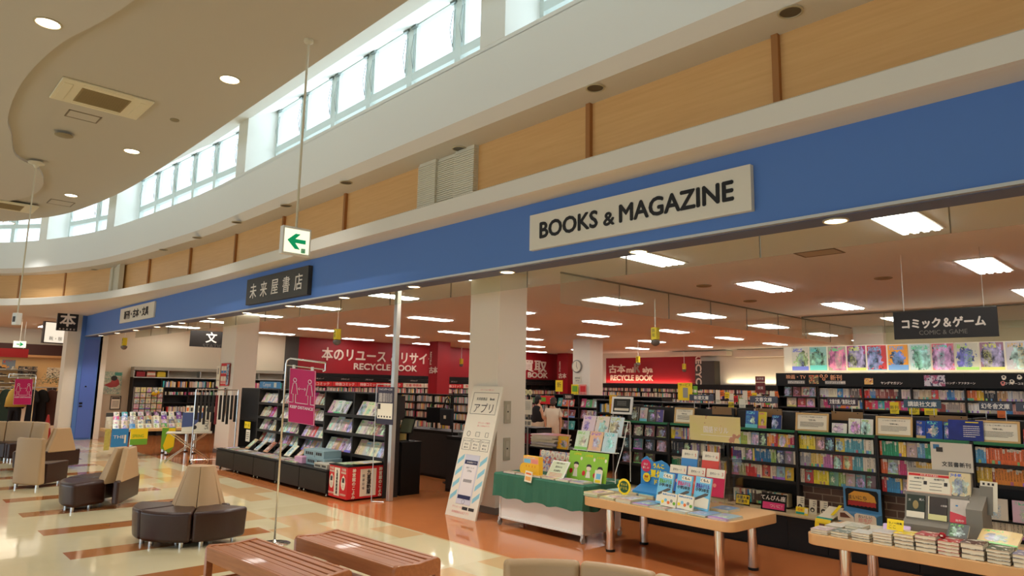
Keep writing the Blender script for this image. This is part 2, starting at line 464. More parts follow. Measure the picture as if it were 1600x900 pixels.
# high ceiling of the slot and the lower mall ceiling with its curved edge
ZM = 5.40; kz = (ZM - 1.75) / 2.95
hc = [(14, 4.2), (-12.5, 4.2)] + [p for p in cl if p[0] < -12.5] + [(14, -9.5)]
struct(MB().prism(hc, ZH, ZH + 0.4).build('ceiling_upper', M_white))
edge = [(14, 3.42), (-9, 3.40), (-12.5, 3.40), (-14.4, 3.36), (-16.2, 3.2), (-17.8, 2.93), (-19.0, 2.5), (-19.9, 2.0), (-20.8, 1.2), (-21.6, 0), (-22.2, -2), (-22.2, -9.5)]
edge = [edge[0]] + catmull(edge[1:], 5)
struct(MB().prism(edge + [(14, -9.5)], ZM, ZH - 0.02).build('ceiling_mall', M_mceil, auto=True))
# dropped panel edge lines on the mall ceiling (curved inner field)
inn = [(-4.2, 1.9), (-7.2, 1.46), (-8.4, 1.19), (-9.6, 1.06), (-10.7, 1.05), (-11.7, 1.12), (-12.3, 1.24), (-13.5, 1.46), (-14.1, 1.87), (-15.4, 2.13), (-16.7, 2.0), (-17.8, 1.4), (-18.3, 0), (-18.3, -5)]
inn = catmull(inn, 5)
struct(MB().prism(inn + [(-4.2, -5)], ZM - 0.045, ZM + 0.01).build('ceiling_panel', M_mceil2, auto=True))

# ------------------------------------------------------------------ blue fascia and shop front
struct(MB().box(-22.75, 14, FY, 4.84, 2.95, 3.54).build('wall_fascia', M_blue))
struct(MB().box(-22.75, 14, FY - 0.012, FY + 0.03, 2.93, 2.952).build('trim_8', M_alu))
struct(MB().box(-22.75, 14, FY + 0.03, 4.86, 2.925, 2.95).build('trim_9', M_bluegr))
struct(MB().box(-22.75, 14, 4.84, 4.87, 2.93, ZC).build('trim_10', M_sceil))
# end pillar in blue with its hatch door
struct(MB().box(-23.25, -22.72, 4.50, 5.06, 0, 3.54).build('wall_blue_pillar', M_blue))
dr = struct(MB().box(-22.72, -22.70, 4.60, 4.98, 0.04, 2.86).build('door_1', M_bluedk, bevel=0.004))
mb = MB().box(-22.70, -22.685, 4.62, 4.70, 1.00, 1.05); mb.box(-22.70, -22.685, 4.62, 4.70, 0.92, 0.96); mb.cyl((-22.70, 4.74, 1.5), (-22.68, 4.74, 1.5), 0.02)
mb.build('door_handle', M_black, dr)
struct(MB().box(-23.3, -22.8, 4.18, 4.50, 0, 3.54).build('wall_end', M_wall))
# store walls
struct(MB().box(LX - 0.2, LX, 5.0, BY, 0, ZC).build('wall_left', mat('side_wall_beige', (208, 194, 168), 0.75)))
struct(MB().box(LX - 0.2, -22.72, 5.0, 5.2, 0, ZC).build('wall_stub', M_wall))
struct(MB().box(LX - 0.2, 14, BY, BY + 0.2, 0, ZC).build('wall_back', M_wall))
struct(MB().box(-6.4, 14, 18.2, 18.4, 0, ZC).build('wall_right_back', mat('olive_beige_wall', (206, 198, 160), 0.75)))
# red panelled stretches
struct(MB().box(LX, LX + 0.03, 11.6, BY - 0.03, 2.10, ZC).build('wall_red_left', M_red))
struct(MB().box(LX, LX + 0.06, 11.1, 11.6, 0, ZC).build('wall_grey_strip', M_dgrey))
struct(MB().box(LX, LX + 0.08, 11.6, BY - 0.03, 1.96, 2.10).build('trim_11', M_black))
struct(MB().box(-20.6, -15.5, BY - 0.03, BY, 1.98, 3.17).build('wall_red_back', M_red))
struct(MB().box(-15.5, -14.6, BY - 0.45, BY, 0, 2.95).build('wall_grey_column', M_dgrey))
# pillars
def pillar(n, x0, x1, y0, y1, m=M_wall, z1=None):
    o = struct(MB().box(x0, x1, y0, y1, 0, z1 or ZC).build(n, m))
    struct(MB().box(x0 - 0.012, x1 + 0.012, y0 - 0.012, y1 + 0.012, 0, 0.09).build('baseboard', mat('grey_skirting', (120, 112, 104), 0.6), o))
    return o
pillar('pillar_front', -7.72, -7.08, 6.5, 7.05)
pillar('pillar_left', -17.38, -16.5, 6.5, 7.05)
pillar('pillar_middle', -15.66, -14.9, 17.9, 18.6)
pillar('pillar_red', -22.9, -22.2, 25.0, 25.6, M_red)
pillar('pillar_red', -21.3, -20.75, 15.9, 16.5, M_red)
pillar('pillar_right', -6.4, -5.7, 18.0, 18.25)
# smoke curtains of glass under the store ceiling
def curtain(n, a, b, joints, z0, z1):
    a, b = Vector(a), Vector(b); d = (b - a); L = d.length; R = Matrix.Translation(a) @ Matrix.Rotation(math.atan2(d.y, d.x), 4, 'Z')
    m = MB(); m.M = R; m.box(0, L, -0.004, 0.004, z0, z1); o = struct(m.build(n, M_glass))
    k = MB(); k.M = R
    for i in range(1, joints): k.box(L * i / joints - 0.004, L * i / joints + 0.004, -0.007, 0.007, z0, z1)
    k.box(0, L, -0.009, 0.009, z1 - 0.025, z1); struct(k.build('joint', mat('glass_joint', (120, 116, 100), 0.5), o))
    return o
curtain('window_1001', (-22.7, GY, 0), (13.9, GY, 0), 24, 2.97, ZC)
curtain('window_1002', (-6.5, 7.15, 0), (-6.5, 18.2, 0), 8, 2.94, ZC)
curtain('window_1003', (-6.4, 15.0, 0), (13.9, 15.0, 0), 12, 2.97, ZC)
o = struct(MB().box(-8.93, -8.85, 5.95, 6.03, 0, ZC).build('trim_12', M_alu, bevel=0.008))
# far side of the hall
struct(MB().box(13.8, 14, -9.5, BY, 0, ZH + 0.4).build('wall_right', M_wall))
struct(MB().box(-30, 14, -9.7, -9.5, 3.3, ZH + 0.4).build('wall_near', M_wall))
# ------------------------------------------------------------------ ceiling fittings
M_tube = mat("fluorescent_tube", (1.0, 0.96, 0.88), 0.5, emit=(TUBE, 1.0, 0.985, 0.94))
M_tray = mat('white_enamel_tray', (235, 232, 222), 0.4)
def make_troffer():
    t = thing('ceiling_light', 'x', 'light')
    b = MB(); w, l, h = 0.21, 0.62, 0.0
    b.box(-w, w, -l, -l + 0.025, -0.012, 0.01); b.box(-w, w, l - 0.025, l, -0.012, 0.01)
    b.box(-w, -w + 0.02, -l, l, -0.012, 0.01); b.box(w - 0.02, w, -l, l, -0.012, 0.01); b.box(-w, w, -l, l, -0.002, 0.004)
    b.build('housing', M_tray, t)
    for i in range(4):
        x = -0.142 + i * 0.095
        k = MB(); k.prism([(x - 0.032, -0.008), (x + 0.032, -0.008), (x + 0.024, -0.028), (x - 0.024, -0.028)], -0.575, 0.575, 'y')
        k.build('tube', M_tube, t)
    return t
tr0 = make_troffer(); used = False
cols = [(-2.0 - 2.93 * k) for k in range(-2, 8)]
rows = [7.05 + 3.2 * k for k in range(6)]
for j, y in enumerate(rows):
    for i, x in enumerate(cols):
        if x > -6.4 and y > 18: continue
        if x > -0.5 and y > 15: continue
        if x < LX + 0.5: continue
        lab = 'white four tube ceiling light of the %s row in from the shopfront, %s along from the street end' % (nth(j + 1), nth(i + 1))
        lab = 'four tube ceiling light, %s row behind the shopfront, %s column counting from the comics end' % (nth(j + 1), nth(i + 1))
        if not used: tr0.location = (x, y, ZC); tr0['label'] = lab; tr0['group'] = 'store ceiling lights'; used = True
        else: dup(tr0, (x, y, ZC), label=lab, group='store ceiling lights')
# recessed downlights
M_lamp = mat('downlight_lamp_warm', (1, 0.86, 0.6), 0.5, emit=(9.0, 1.0, 0.86, 0.62))
M_off = mat('downlight_dark', (90, 80, 64), 0.4)
M_ring = mat('downlight_ring', (196, 182, 150), 0.4)
def make_down(r, lit, name):
    t = thing(name, 'x', 'light')
    MB().lathe([(r, 0.0), (r, -0.008), (r * 0.86, -0.010), (r * 0.82, 0.0)], n=20).build('ring', M_ring, t, auto=True)
    MB().lathe([(r * 0.8, 0.0), (r * 0.8, -0.006), (r * 0.3, -0.004)], n=18).build('lamp', M_lamp if lit else M_off, t)
    return t
d0 = make_down(0.13, True, 'downlight'); first = True
names = {0: 'in the smoother curved field of the mall ceiling', 1: 'on the mall ceiling by the air conditioner', 2: 'on the mall ceiling above the exit sign rod', 3: 'on the mall ceiling past the small hatch', 4: 'at the far end of the mall ceiling near the curved edge'}
for i, q in enumerate(((75, 36), (359, 124), (206, 236), (111, 305), (14, 348))):
    p = at_z(*q, ZM); z = ZM - 0.045 if i == 0 else ZM
    p = at_z(*q, z)
    lab = 'round lit downlight ' + names[i]
    if first: d0.location = p; d0['label'] = lab; d0['group'] = 'mall ceiling downlights'; o = d0; first = False
    else: o = dup(d0, p, label=lab, group='mall ceiling downlights')
def spot(p, e, ang=100, col=(1, 0.86, 0.66), r=0.06, down=(0, 0, 0)):
    l = bpy.data.lights.new('downlight_beam', 'SPOT'); l.energy = e; l.spot_size = math.radians(ang); l.spot_blend = 0.6; l.color = col; l.shadow_soft_size = r
    o = bpy.data.objects.new('downlight_beam', l); C.objects.link(o); o.location = p; o.rotation_euler = down; return o
for q in ((75, 36), (359, 124), (206, 236), (111, 305), (14, 348)):
    p = at_z(*q, ZM); spot((p.x, p.y, ZM - 0.08), 125, 100, (1, 0.98, 0.95))
for x, y in ((-3.3, 2.2), (-3.3, -1), (-7, -1.2), (-11, -1.2), (0.5, 2), (0.5, -1.2), (4, 0)):
    o = dup(d0, (x, y, ZM if y > 1 or x > -4 else ZM - 0.045), label='round lit downlight overhead, outside the view', group='mall ceiling downlights')
    spot((x, y, ZM - 0.08), 125, 100, (1, 0.98, 0.95))
# downlights under the fascia
e0 = make_down(0.085, True, 'fascia_downlight'); first = True
fx = [-1.76 - 1.65 * k for k in range(-1, 13)]
for i, x in enumerate(fx):
    lab = 'small lit downlight under the blue fascia, %s from the magazine sign end' % nth(i + 1)
    if first: e0.location = (x, 4.745, 2.925); e0['label'] = lab; e0['group'] = 'fascia downlights'; first = False
    else: dup(e0, (x, 4.745, 2.925), label=lab, group='fascia downlights')
    spot((x, 4.745, 2.90), 75, 125, (1, 0.96, 0.90))
f0 = make_down(0.085, False, 'soffit_downlight'); first = True
for i, q in enumerate(((1235, 18), (930, 137), (718, 232), (541, 285), (447, 321), (370, 347), (308, 371), (255, 390), (148, 421))):
    p = at_z(*q, 4.338)
    lab = 'small unlit downlight in the soffit over the wood panels, %s from the wide end' % nth(i + 1)
    if first: f0.location = p; f0['label'] = lab; f0['group'] = 'soffit downlights'; first = False
    else: dup(f0, p, label=lab, group='soffit downlights')
# unlit round speakers and sensors on the ceilings
g0 = thing('ceiling_speaker', 'flat round speaker grille on the mall ceiling beyond the air conditioner', 'speaker', at_z(100, 211, ZM - 0.045))
MB().lathe([(0.12, 0), (0.12, -0.012), (0.1, -0.02), (0.02, -0.022)], n=20).build('grille', mat('grille_tan', (150, 134, 100), 0.6), g0, auto=True)
dup(g0, at_z(273, 187, ZM), label='small round sensor on the mall ceiling below the lit downlight by the air conditioner').scale = (0.5, 0.5, 1)
for q, s in (((1380, 434), 'large round grille on the store ceiling between lights by the comics sign'), ((1100, 446), 'round grille on the store ceiling beside the glass curtain top'), ((1172, 470), 'round grille on the store ceiling further in beyond the glass curtain')):
    dup(g0, at_z(*q, ZC), label=s, cat='speaker')
# air conditioning cassettes and access hatches
M_ac = mat('air_conditioner_cream', (226, 214, 178), 0.5); M_acg = mat('air_intake_mesh', (150, 128, 84), 0.7)
def cassette(loc, rz, label, z):
    t = thing('air_conditioner', label, 'air conditioner', (loc[0], loc[1], z), rz)
    b = MB(); b.box(-0.52, 0.52, -0.42, 0.42, -0.03, 0.0); b.build('panel', M_ac, t, bevel=0.012)
    b = MB()
    for i in range(18): b.box(-0.26, 0.26, -0.25 + i * 0.028, -0.235 + i * 0.028, -0.04, -0.03)
    b.box(-0.28, 0.28, -0.27, 0.27, -0.036, -0.028); b.build('intake_grille', M_acg, t)
    for s in (-1, 1):
        MB().box(s * 0.43 - 0.05, s * 0.43 + 0.05, -0.3, 0.3, -0.036, -0.028).build('air_vane', M_ac, t, bevel=0.005)
        MB().box(-0.28, 0.28, s * 0.36 - 0.025, s * 0.36 + 0.025, -0.036, -0.028).build('air_vane', M_ac, t, bevel=0.005)
    return t
pc = at_z(160, 154, ZM); cassette(pc, PI / 2, 'cream ceiling air conditioner beside the small hatch on the mall ceiling', ZM)
pc = at_z(10, 320, ZM - 0.045); cassette(pc, PI / 2, 'second cream ceiling air conditioner at the far end by the curved edge', ZM - 0.045)
def hatch(q, w, l, z, label, rz=0):
    p = at_z(*q, z)
    t = thing('access_hatch', label, 'hatch', p, rz)
    b = MB(); e = 0.02
    b.box(-w, w, -l, -l + e, -0.006, 0.004); b.box(-w, w, l - e, l, -0.006, 0.004); b.box(-w, -w + e, -l, l, -0.006, 0.004); b.box(w - e, w, -l, l, -0.006, 0.004)
    b.build('frame', mat('hatch_frame', (120, 104, 78), 0.5), t)
    MB().box(-w + e, w - e, -l + e, l - e, -0.003, 0.003).build('lid', M_mceil, t)
hatch((130, 182), 0.16, 0.2, ZM, 'small square access hatch next to the near ceiling air conditioner')
hatch((95, 317), 0.24, 0.22, ZM, 'access hatch on the mall ceiling past the small lit downlight')
hatch((1280, 395), 0.24, 0.17, ZC, 'access hatch in the store ceiling just behind the front glass curtain')
# ------------------------------------------------------------------ fascia signs
M_signw = mat('sign_face_white', (226, 218, 200), 0.5)
M_signb = mat('sign_face_charcoal', (58, 54, 46), 0.5)
M_magenta = mat('magenta_banner', (205, 22, 98), 0.5)
def board(name, label, cat, x0, x1, y, z0, z1, m, d=0.05, bev=0.004):
    t = thing(name, label, cat, ((x0 + x1) / 2, y, (z0 + z1) / 2))
    w, h = (x1 - x0) / 2, (z1 - z0) / 2
    MB().box(-w, w, 0, d, -h, h).build('board', m, t, bevel=bev)
    return t
t = board('shop_sign', 'wide white sign reading books and magazine on the blue fascia', 'sign', -4.55, -2.27, 4.55, 3.05, 3.40, M_signw)
cx = -3.41
text('lettering', 'BOOKS', 0.215, M_blett, t, (-4.055 - cx, -0.004, 0.003), bold=0.006, width=0.70)
text('lettering', '&', 0.165, M_blett, t, (-3.575 - cx, -0.004, -0.02), bold=0.005, width=0.115)
text('lettering', 'MAGAZINE', 0.215, M_blett, t, (-2.935 - cx, -0.004, 0.003), bold=0.006, width=1.05)
t = board('shop_sign', 'dark square cornered sign with five pale characters beside the exit sign', 'sign', -11.22, -9.05, 4.53, 3.0, 3.43, M_signb, 0.07)
for i, ch in enumerate('未来屋書店'):
    text('lettering', ch, 0.265, M_lett, t, (-0.80 + i * 0.40, -0.004, 0), bold=0.001, sx=1.0)
t = board('shop_sign', 'smaller white sign with black characters at the far end of the blue fascia', 'sign', -19.05, -16.32, 4.56, 3.11, 3.47, M_signw, 0.04)
text('lettering', '新刊・古本・文具', 0.21, M_blett, t, (0, -0.004, 0), bold=0.009, width=1.95)
# square sign hanging beside the fascia end
t = thing('hanging_sign', 'square black sign with one big white character hanging at the blue pillar', 'sign', (-22.5, 4.08, 3.32), PI / 2)
MB().box(-0.25, 0.25, -0.05, 0.05, -0.27, 0.25).build('board', mat('sign_black', (32, 30, 28), 0.5), t, bevel=0.004)
text('lettering', '本', 0.40, M_lett, t, (0, -0.052, 0.04), bold=0.011)
for k in range(5): text('lettering', '未来屋書店'[k], 0.055, M_lett, t, (-0.17 + k * 0.085, -0.052, -0.225))
for s in (-1, 1): MB().cyl((s * 0.2, 0, 0.25), (s * 0.2, 0, 0.22 + 0.0), 0.008).cyl((s * 0.2, 0, 0.24), (s * 0.2, 0, 0.21), 0.012).build('hanger', M_alu, t)

# ------------------------------------------------------------------ exit sign on its rod
M_exit = mat('exit_panel_glow', (1.0, 1.0, 0.78), 0.5, emit=(0.9, 0.96, 1.0, 0.74))
M_green = mat('exit_green', (0, 150, 84), 0.5, emit=(0.35, 0.0, 0.5, 0.2))
t = thing('exit_sign', 'lit exit sign with green arrow hanging on a long rod in the hall', 'exit sign', (-6.5, 3.09, 3.18), PI / 2)
MB().box(-0.155, 0.155, -0.035, 0.035, -0.145, 0.145).build('housing', M_wht, t, bevel=0.006)
MB().box(-0.135, 0.135, -0.038, -0.034, -0.125, 0.120).build('panel', M_exit, t)
a = MB(); a.prism([(-0.105, 0.0), (-0.02, 0.075), (0.035, 0.075), (-0.02, 0.02), (0.095, 0.02), (0.095, -0.022), (-0.02, -0.022), (0.035, -0.085), (-0.02, -0.085)], -0.0405, -0.0385, 'y')
a.build('arrow', M_green, t)
MB().box(0.05, 0.095, -0.0405, -0.0385, -0.118, -0.07).build('pictogram', M_green, t)
b = MB(); b.box(0.058, 0.087, -0.042, -0.040, -0.115, -0.075); b.build('pictogram_door', M_wht, t)
b = MB(); b.ell((0.075, -0.043, -0.083), 0.005, 0.002, 0.005, 8, 4); b.tube([(0.075, -0.043, -0.09), (0.07, -0.043, -0.1), (0.063, -0.043, -0.11)], 0.003, 5); b.tube([(0.07, -0.043, -0.1), (0.08, -0.043, -0.11)], 0.003, 5); b.tube([(0.066, -0.043, -0.093), (0.082, -0.043, -0.095)], 0.0025, 5); b.build('pictogram_runner', M_green, t)
MB().cyl((0.0, 0, 0.14), (0.0, 0, ZM - 3.18), 0.012, n=10).build('rod', mat('rod_cream', (214, 204, 176), 0.4), t)
MB().lathe([(0.05, 0), (0.05, -0.03), (0.02, -0.05)], (0, 0, ZM - 3.18), 14).build('ceiling_rose', MATS['rod_cream'], t)
p = at_z(57, 254, ZM - 0.045)
q = at_z(57, 254, ZM - 0.045); D = 0
zb = (lambda v: v)(0)
# far rod with a small box on it
def on_vertical(base, py):
    """height on the vertical through base that the photo shows at row py"""
    lo, hi = -1.0, 6.0
    for _ in range(40):
        m = (lo + hi) / 2; v = Vector((base.x, base.y, m)) - EYE; y = 450 - FPX * v.dot(UPV) / v.dot(FWD)
        if y > py: lo = m
        else: hi = m
    return lo
z1 = on_vertical(p, 489); z0 = on_vertical(p, 508)
t = thing('hanging_sensor_box', 'white box on the end of a long ceiling rod far down the hall', 'box', (p.x, p.y, (z0 + z1) / 2), 0.4)
h = (z1 - z0) / 2
MB().box(-0.06, 0.06, -0.045, 0.045, -h, h).build('box', M_wht, t, bevel=0.01)
MB().box(-0.03, 0.03, -0.05, -0.044, -h * 0.5, h * 0.4).build('opening', M_dgrey, t)
zz = ZM - 0.045 - (z0 + z1) / 2
MB().cyl((0, 0, h), (0, 0, zz), 0.011, n=10).build('rod', MATS['rod_cream'], t)
MB().lathe([(0.12, 0), (0.12, -0.02), (0.05, -0.05), (0.02, -0.1)], (0, 0, zz), 16).build('ceiling_rose', MATS['rod_cream'], t)

# ------------------------------------------------------------------ keep distance stands
M_line = mat('banner_white_print', (246, 236, 240), 0.6)
def keep_stand(name, label, base, h, ang, skew, sd=1):
    t = thing(name, label, 'sign stand', base, ang)
    r = 0.011
    arm = [(0.0, 0, 0.02), (0.0, 0, h - 0.06), (0.012, 0, h - 0.018), (0.05, 0, h), (0.52, 0, h - 0.52 * skew)]
    arm = [(x * sd, y, z) for x, y, z in arm]
    MB().tube(arm, r, 8).build('pole', M_chrome, t, smooth=True)
    MB().tube([(0.0, 0, h - 0.075), (0.5 * sd, 0, h - 0.075 - 0.5 * skew)], 0.006, 6).tube([(0.52 * sd, 0, h - 0.52 * skew), (0.52 * sd, 0, h - 0.085 - 0.52 * skew), (0.49 * sd, 0, h - 0.09 - 0.52 * skew)], 0.008, 6).build('banner_rail', M_chrome, t)
    MB().lathe([(0.17, 0.0), (0.17, 0.012), (0.03, 0.025), (0.014, 0.05)], n=24).build('base', M_chrome, t, auto=True)
    bn = thing('b', 'x', 'x'); bpy.data.objects.remove(bn)
    x0, x1, zt, zb = (0.055, 0.40, h - 0.105, h - 0.70) if sd > 0 else (-0.40, -0.055, h - 0.105, h - 0.70)
    sh = lambda x, z: (x - (zt - z) * -0.035, 0, z - (x - x0) * skew)
    def P(x, z, y=0): v = sh(x, z); return (v[0], y, v[2])
    b = MB()
    n = 6
    vs = []; fs = []
    for y in (-0.003, 0.003):
        for j in range(n + 1):
            for i in range(2): vs.append(P((x0, x1)[i], zt + (zb - zt) * j / n, y))
    for s in (0, 1):
        o = s * 2 * (n + 1)
        for j in range(n): fs.append((o + 2 * j, o + 2 * j + 2, o + 2 * j + 3, o + 2 * j + 1) if s == 0 else (o + 2 * j, o + 2 * j + 1, o + 2 * j + 3, o + 2 * j + 2))
    k = 2 * (n + 1)
    for j in range(n): fs += [(2 * j, k + 2 * j, k + 2 * j + 2, 2 * j + 2), (2 * j + 1, 2 * j + 3, k + 2 * j + 3, k + 2 * j + 1)]
    b.add(vs, fs); bo = b.build('banner', M_magenta, t)
    g = MB(); yy = -0.0065
    def ln(pts, r=0.0035, closed=False): g.tube([P(x, z, yy) for x, z in pts], r, 5, closed)
    w = x1 - x0; H = zt - zb
    ln([(x0 + 0.004, zt - 0.004), (x1 - 0.004, zt - 0.004), (x1 - 0.004, zb + 0.004), (x0 + 0.004, zb + 0.004)], 0.0022, True)
    zg = zt - H * 0.63
    prev = x0 + 0.006
    for c in (x0 + w * 0.22, x0 + w * 0.79):
        ln([(c + 0.021 * math.cos(a * PI / 6), zt - H * 0.215 + 0.021 * math.sin(a * PI / 6)) for a in range(12)], 0.0038, True)
        f = zt - H * 0.27; hem = zt - H * 0.475
        ln([(prev, zg), (c - 0.017, zg), (c - 0.017, hem), (c - 0.043, hem), (c - 0.02, f), (c + 0.02, f), (c + 0.043, hem), (c + 0.017, hem), (c + 0.017, zg)], 0.0038)
        prev = c + 0.017
    ln([(prev, zg), (x1 - 0.006, zg)], 0.0038)
    m = zt - H * 0.365; a0, a1 = x0 + w * 0.36, x0 + w * 0.64
    ln([(a0 + 0.014, m + 0.014), (a0, m), (a0 + 0.014, m - 0.014)], 0.003); ln([(a1 - 0.014, m + 0.014), (a1, m), (a1 - 0.014, m - 0.014)], 0.003)
    for i in range(6):
        x = a0 + 0.012 + (a1 - a0 - 0.024) * (i + 0.5) / 6; ln([(x - 0.003, m), (x + 0.003, m)], 0.003)
    g.build('pictogram', M_line, bo)
    o = text('lettering', 'KEEP DISTANCE', 0.043, M_line, bo, P((x0 + x1) / 2, zt - H * 0.71, -0.004), (PI / 2, math.atan(skew), 0), 0.001, 0.0008, width=w * 0.88)
    cl = MB()
    for x in (x0 + 0.05, x1 - 0.05): v = P(x, zt + 0.012); cl.box(v[0] - 0.012, v[0] + 0.012, -0.01, 0.01, v[2] - 0.014, v[2] + 0.026)
    cl.build('clip', M_wht, t)
    return t
keep_stand('distance_stand', 'slim chrome stand with magenta keep distance banner behind the wooden benches', (-7.3, 3.46, 0), 2.01, math.atan2(7.3 * 0.46, 3.46 * 1.9) , 0.09)
keep_stand('distance_stand', 'far chrome stand with magenta keep distance banner among the curved seats', (-19.4, 3.02, 0), 1.80, 1.4, 0.0, -1)

# ------------------------------------------------------------------ curved lounge seats
M_brown = mat('brown_leather', (56, 30, 22), 0.32, spec=0.5, bump=(90, 0.08))
M_tan = mat('tan_leather', (192, 158, 118), 0.42, spec=0.4, bump=(90, 0.08))
M_foot = mat('chrome_foot', (215, 212, 205), 0.2, 1.0)
def sector(r0, r1, a0, a1, z0, z1, n=6, s0=1.0, top=None):
    """annular wedge; r scaled to s0 at the bottom; top=(r0,r1) at z1"""
    vs = []
    t0, t1 = top or (r0, r1)
    for z, (ra, rb) in ((z0, (r0 * s0, r1 * s0)), (z1, (t0, t1))):
        for i in range(n + 1):
            a = a0 + (a1 - a0) * i / n
            vs += [(ra * math.cos(a), ra * math.sin(a), z), (rb * math.cos(a), rb * math.sin(a), z)]
    k = 2 * (n + 1); fs = []
    for i in range(n):
        b = 2 * i
        fs += [(b, b + 1, b + 3, b + 2)[::-1], (k + b, k + b + 1, k + b + 3, k + b + 2), (b + 1, b + 3, k + b + 3, k + b + 1), (b, k + b, k + b + 2, b + 2)]
    fs += [(0, 1, k + 1, k), (2 * n, k + 2 * n, k + 2 * n + 1, 2 * n + 1)]
    return vs, fs
def round_seat(name, label, loc, face, cushions=3, span=150, R=0.72, shell=True, hs=0.37, hb=0.78, rb=0.30):
    """seats fan out around a tapering tan backrest; face = direction the middle seat looks"""
    t = thing(name, label, 'seat', loc, face)
    sp = math.radians(span); st = sp / cushions; g = 0.008
    for i in range(cushions):
        a0 = -sp / 2 + st * i + g; a1 = a0 + st - 2 * g
        b = MB(); b.add(*sector(rb - 0.06, R, a0, a1, 0.055, hs, 6, 0.97)); b.build('seat_cushion', M_brown, t, bevel=0.05, seg=4, auto=True)
        for rr, aa in ((R - 0.1, a0 + 0.16), (R - 0.1, a1 - 0.16), (rb + 0.06, (a0 + a1) / 2)):
            MB().lathe([(0.026, 0), (0.026, 0.06)], (rr * math.cos(aa), rr * math.sin(aa), 0), 12).build('foot', M_foot, t, auto=True)
    for i in range(cushions):
        a0 = -sp / 2 + st * i + 0.012; a1 = a0 + st - 0.024
        b = MB(); b.add(*sector(0.03, rb, a0, a1, hs - 0.06, hb, 5, 1.0, (0.02, rb * 0.50))); b.build('back_cushion', M_tan, t, bevel=0.02, seg=3, auto=True)
    if shell:
        b = MB(); ww = rb
        b.prism([(-0.05, -R * 0.55), (0.03, -R * 0.55), (0.03, R * 0.55), (-0.05, R * 0.55)], 0.055, hs); b.build('back_base', M_brown, t, bevel=0.03, seg=3, auto=True)
        b = MB()
        b.add([(-0.06, -ww, hs - 0.03), (0.03, -ww, hs - 0.03), (0.03, ww, hs - 0.03), (-0.06, ww, hs - 0.03), (-0.05, -ww * 0.48, hb + 0.005), (0.03, -ww * 0.48, hb + 0.005), (0.03, ww * 0.48, hb + 0.005), (-0.05, ww * 0.48, hb + 0.005)],
              [(0, 3, 2, 1), (4, 5, 6, 7), (0, 1, 5, 4), (1, 2, 6, 5), (2, 3, 7, 6), (3, 0, 4, 7)])
        b.build('back_shell', M_tan, t, bevel=0.02, seg=3, auto=True)
    return t
def bend_seat(name, label, loc, face, n=1, R=0.95, r0=0.42, hs=0.37, hb=0.78, st=36):
    """inward curving seat: tall tan back on the outer rim down to the floor, brown cushions inside"""
    t = thing(name, label, 'seat', loc, face)
    st = math.radians(st)
    for i in range(n):
        a0 = (i - n / 2) * st + 0.003; a1 = a0 + st - 0.006
        b = MB(); b.add(*sector(r0, R - 0.16, a0, a1, 0.055, hs, 6)); b.build('seat_cushion', M_brown, t, bevel=0.04, seg=4, auto=True)
        b = MB(); b.add(*sector(R - 0.15, R + 0.02, a0, a1, 0.055, hb, 6, 1.0, (R - 0.06, R + 0.02))); b.build('back_cushion', M_tan, t, bevel=0.03, seg=3, auto=True)
        for rr, aa in ((R - 0.03, a0 + 0.06), (R - 0.03, a1 - 0.06), (r0 + 0.08, a0 + 0.12), (r0 + 0.08, a1 - 0.12)):
            MB().lathe([(0.026, 0), (0.026, 0.06)], (rr * math.cos(aa), rr * math.sin(aa), 0), 12).build('foot', M_foot, t, auto=True)
    return t
round_seat('lounge_seat', 'brown fan shaped lounge seat with cone shaped tan back nearest the benches', (-8.24, 2.97, 0), math.radians(-52), 3, 165, R=0.67)
round_seat('lounge_seat', 'brown lounge seat with flat sided tan back, next beyond the seat by the benches', (-10.90, 2.90, 0), math.radians(-122), 2, 118, R=0.80, rb=0.36)
bend_seat('lounge_seat', 'curved seat showing its tall plain tan back to the hall beside the second nearest seat', (-13.72, 2.80, 0), math.radians(-60), 1, 0.85, 0.12, st=38)
round_seat('lounge_seat', 'tan backed lounge seat tucked right behind the seat with the tall plain back', (-15.6, 2.95, 0), math.radians(-150), 2, 120, R=0.74)
bend_seat('lounge_seat', 'farthest curved lounge seat at the picture edge with wide tan back', (-17.6, 2.1, 0), math.radians(140), 3, 0.95, 0.3)
bend_seat('lounge_seat', 'tan leather back of a curved seat at the bottom edge before the magazine table', (-2.15, 2.33, 0), math.radians(92), 4, 0.85, 0.25, hs=0.40, hb=0.79, st=30)

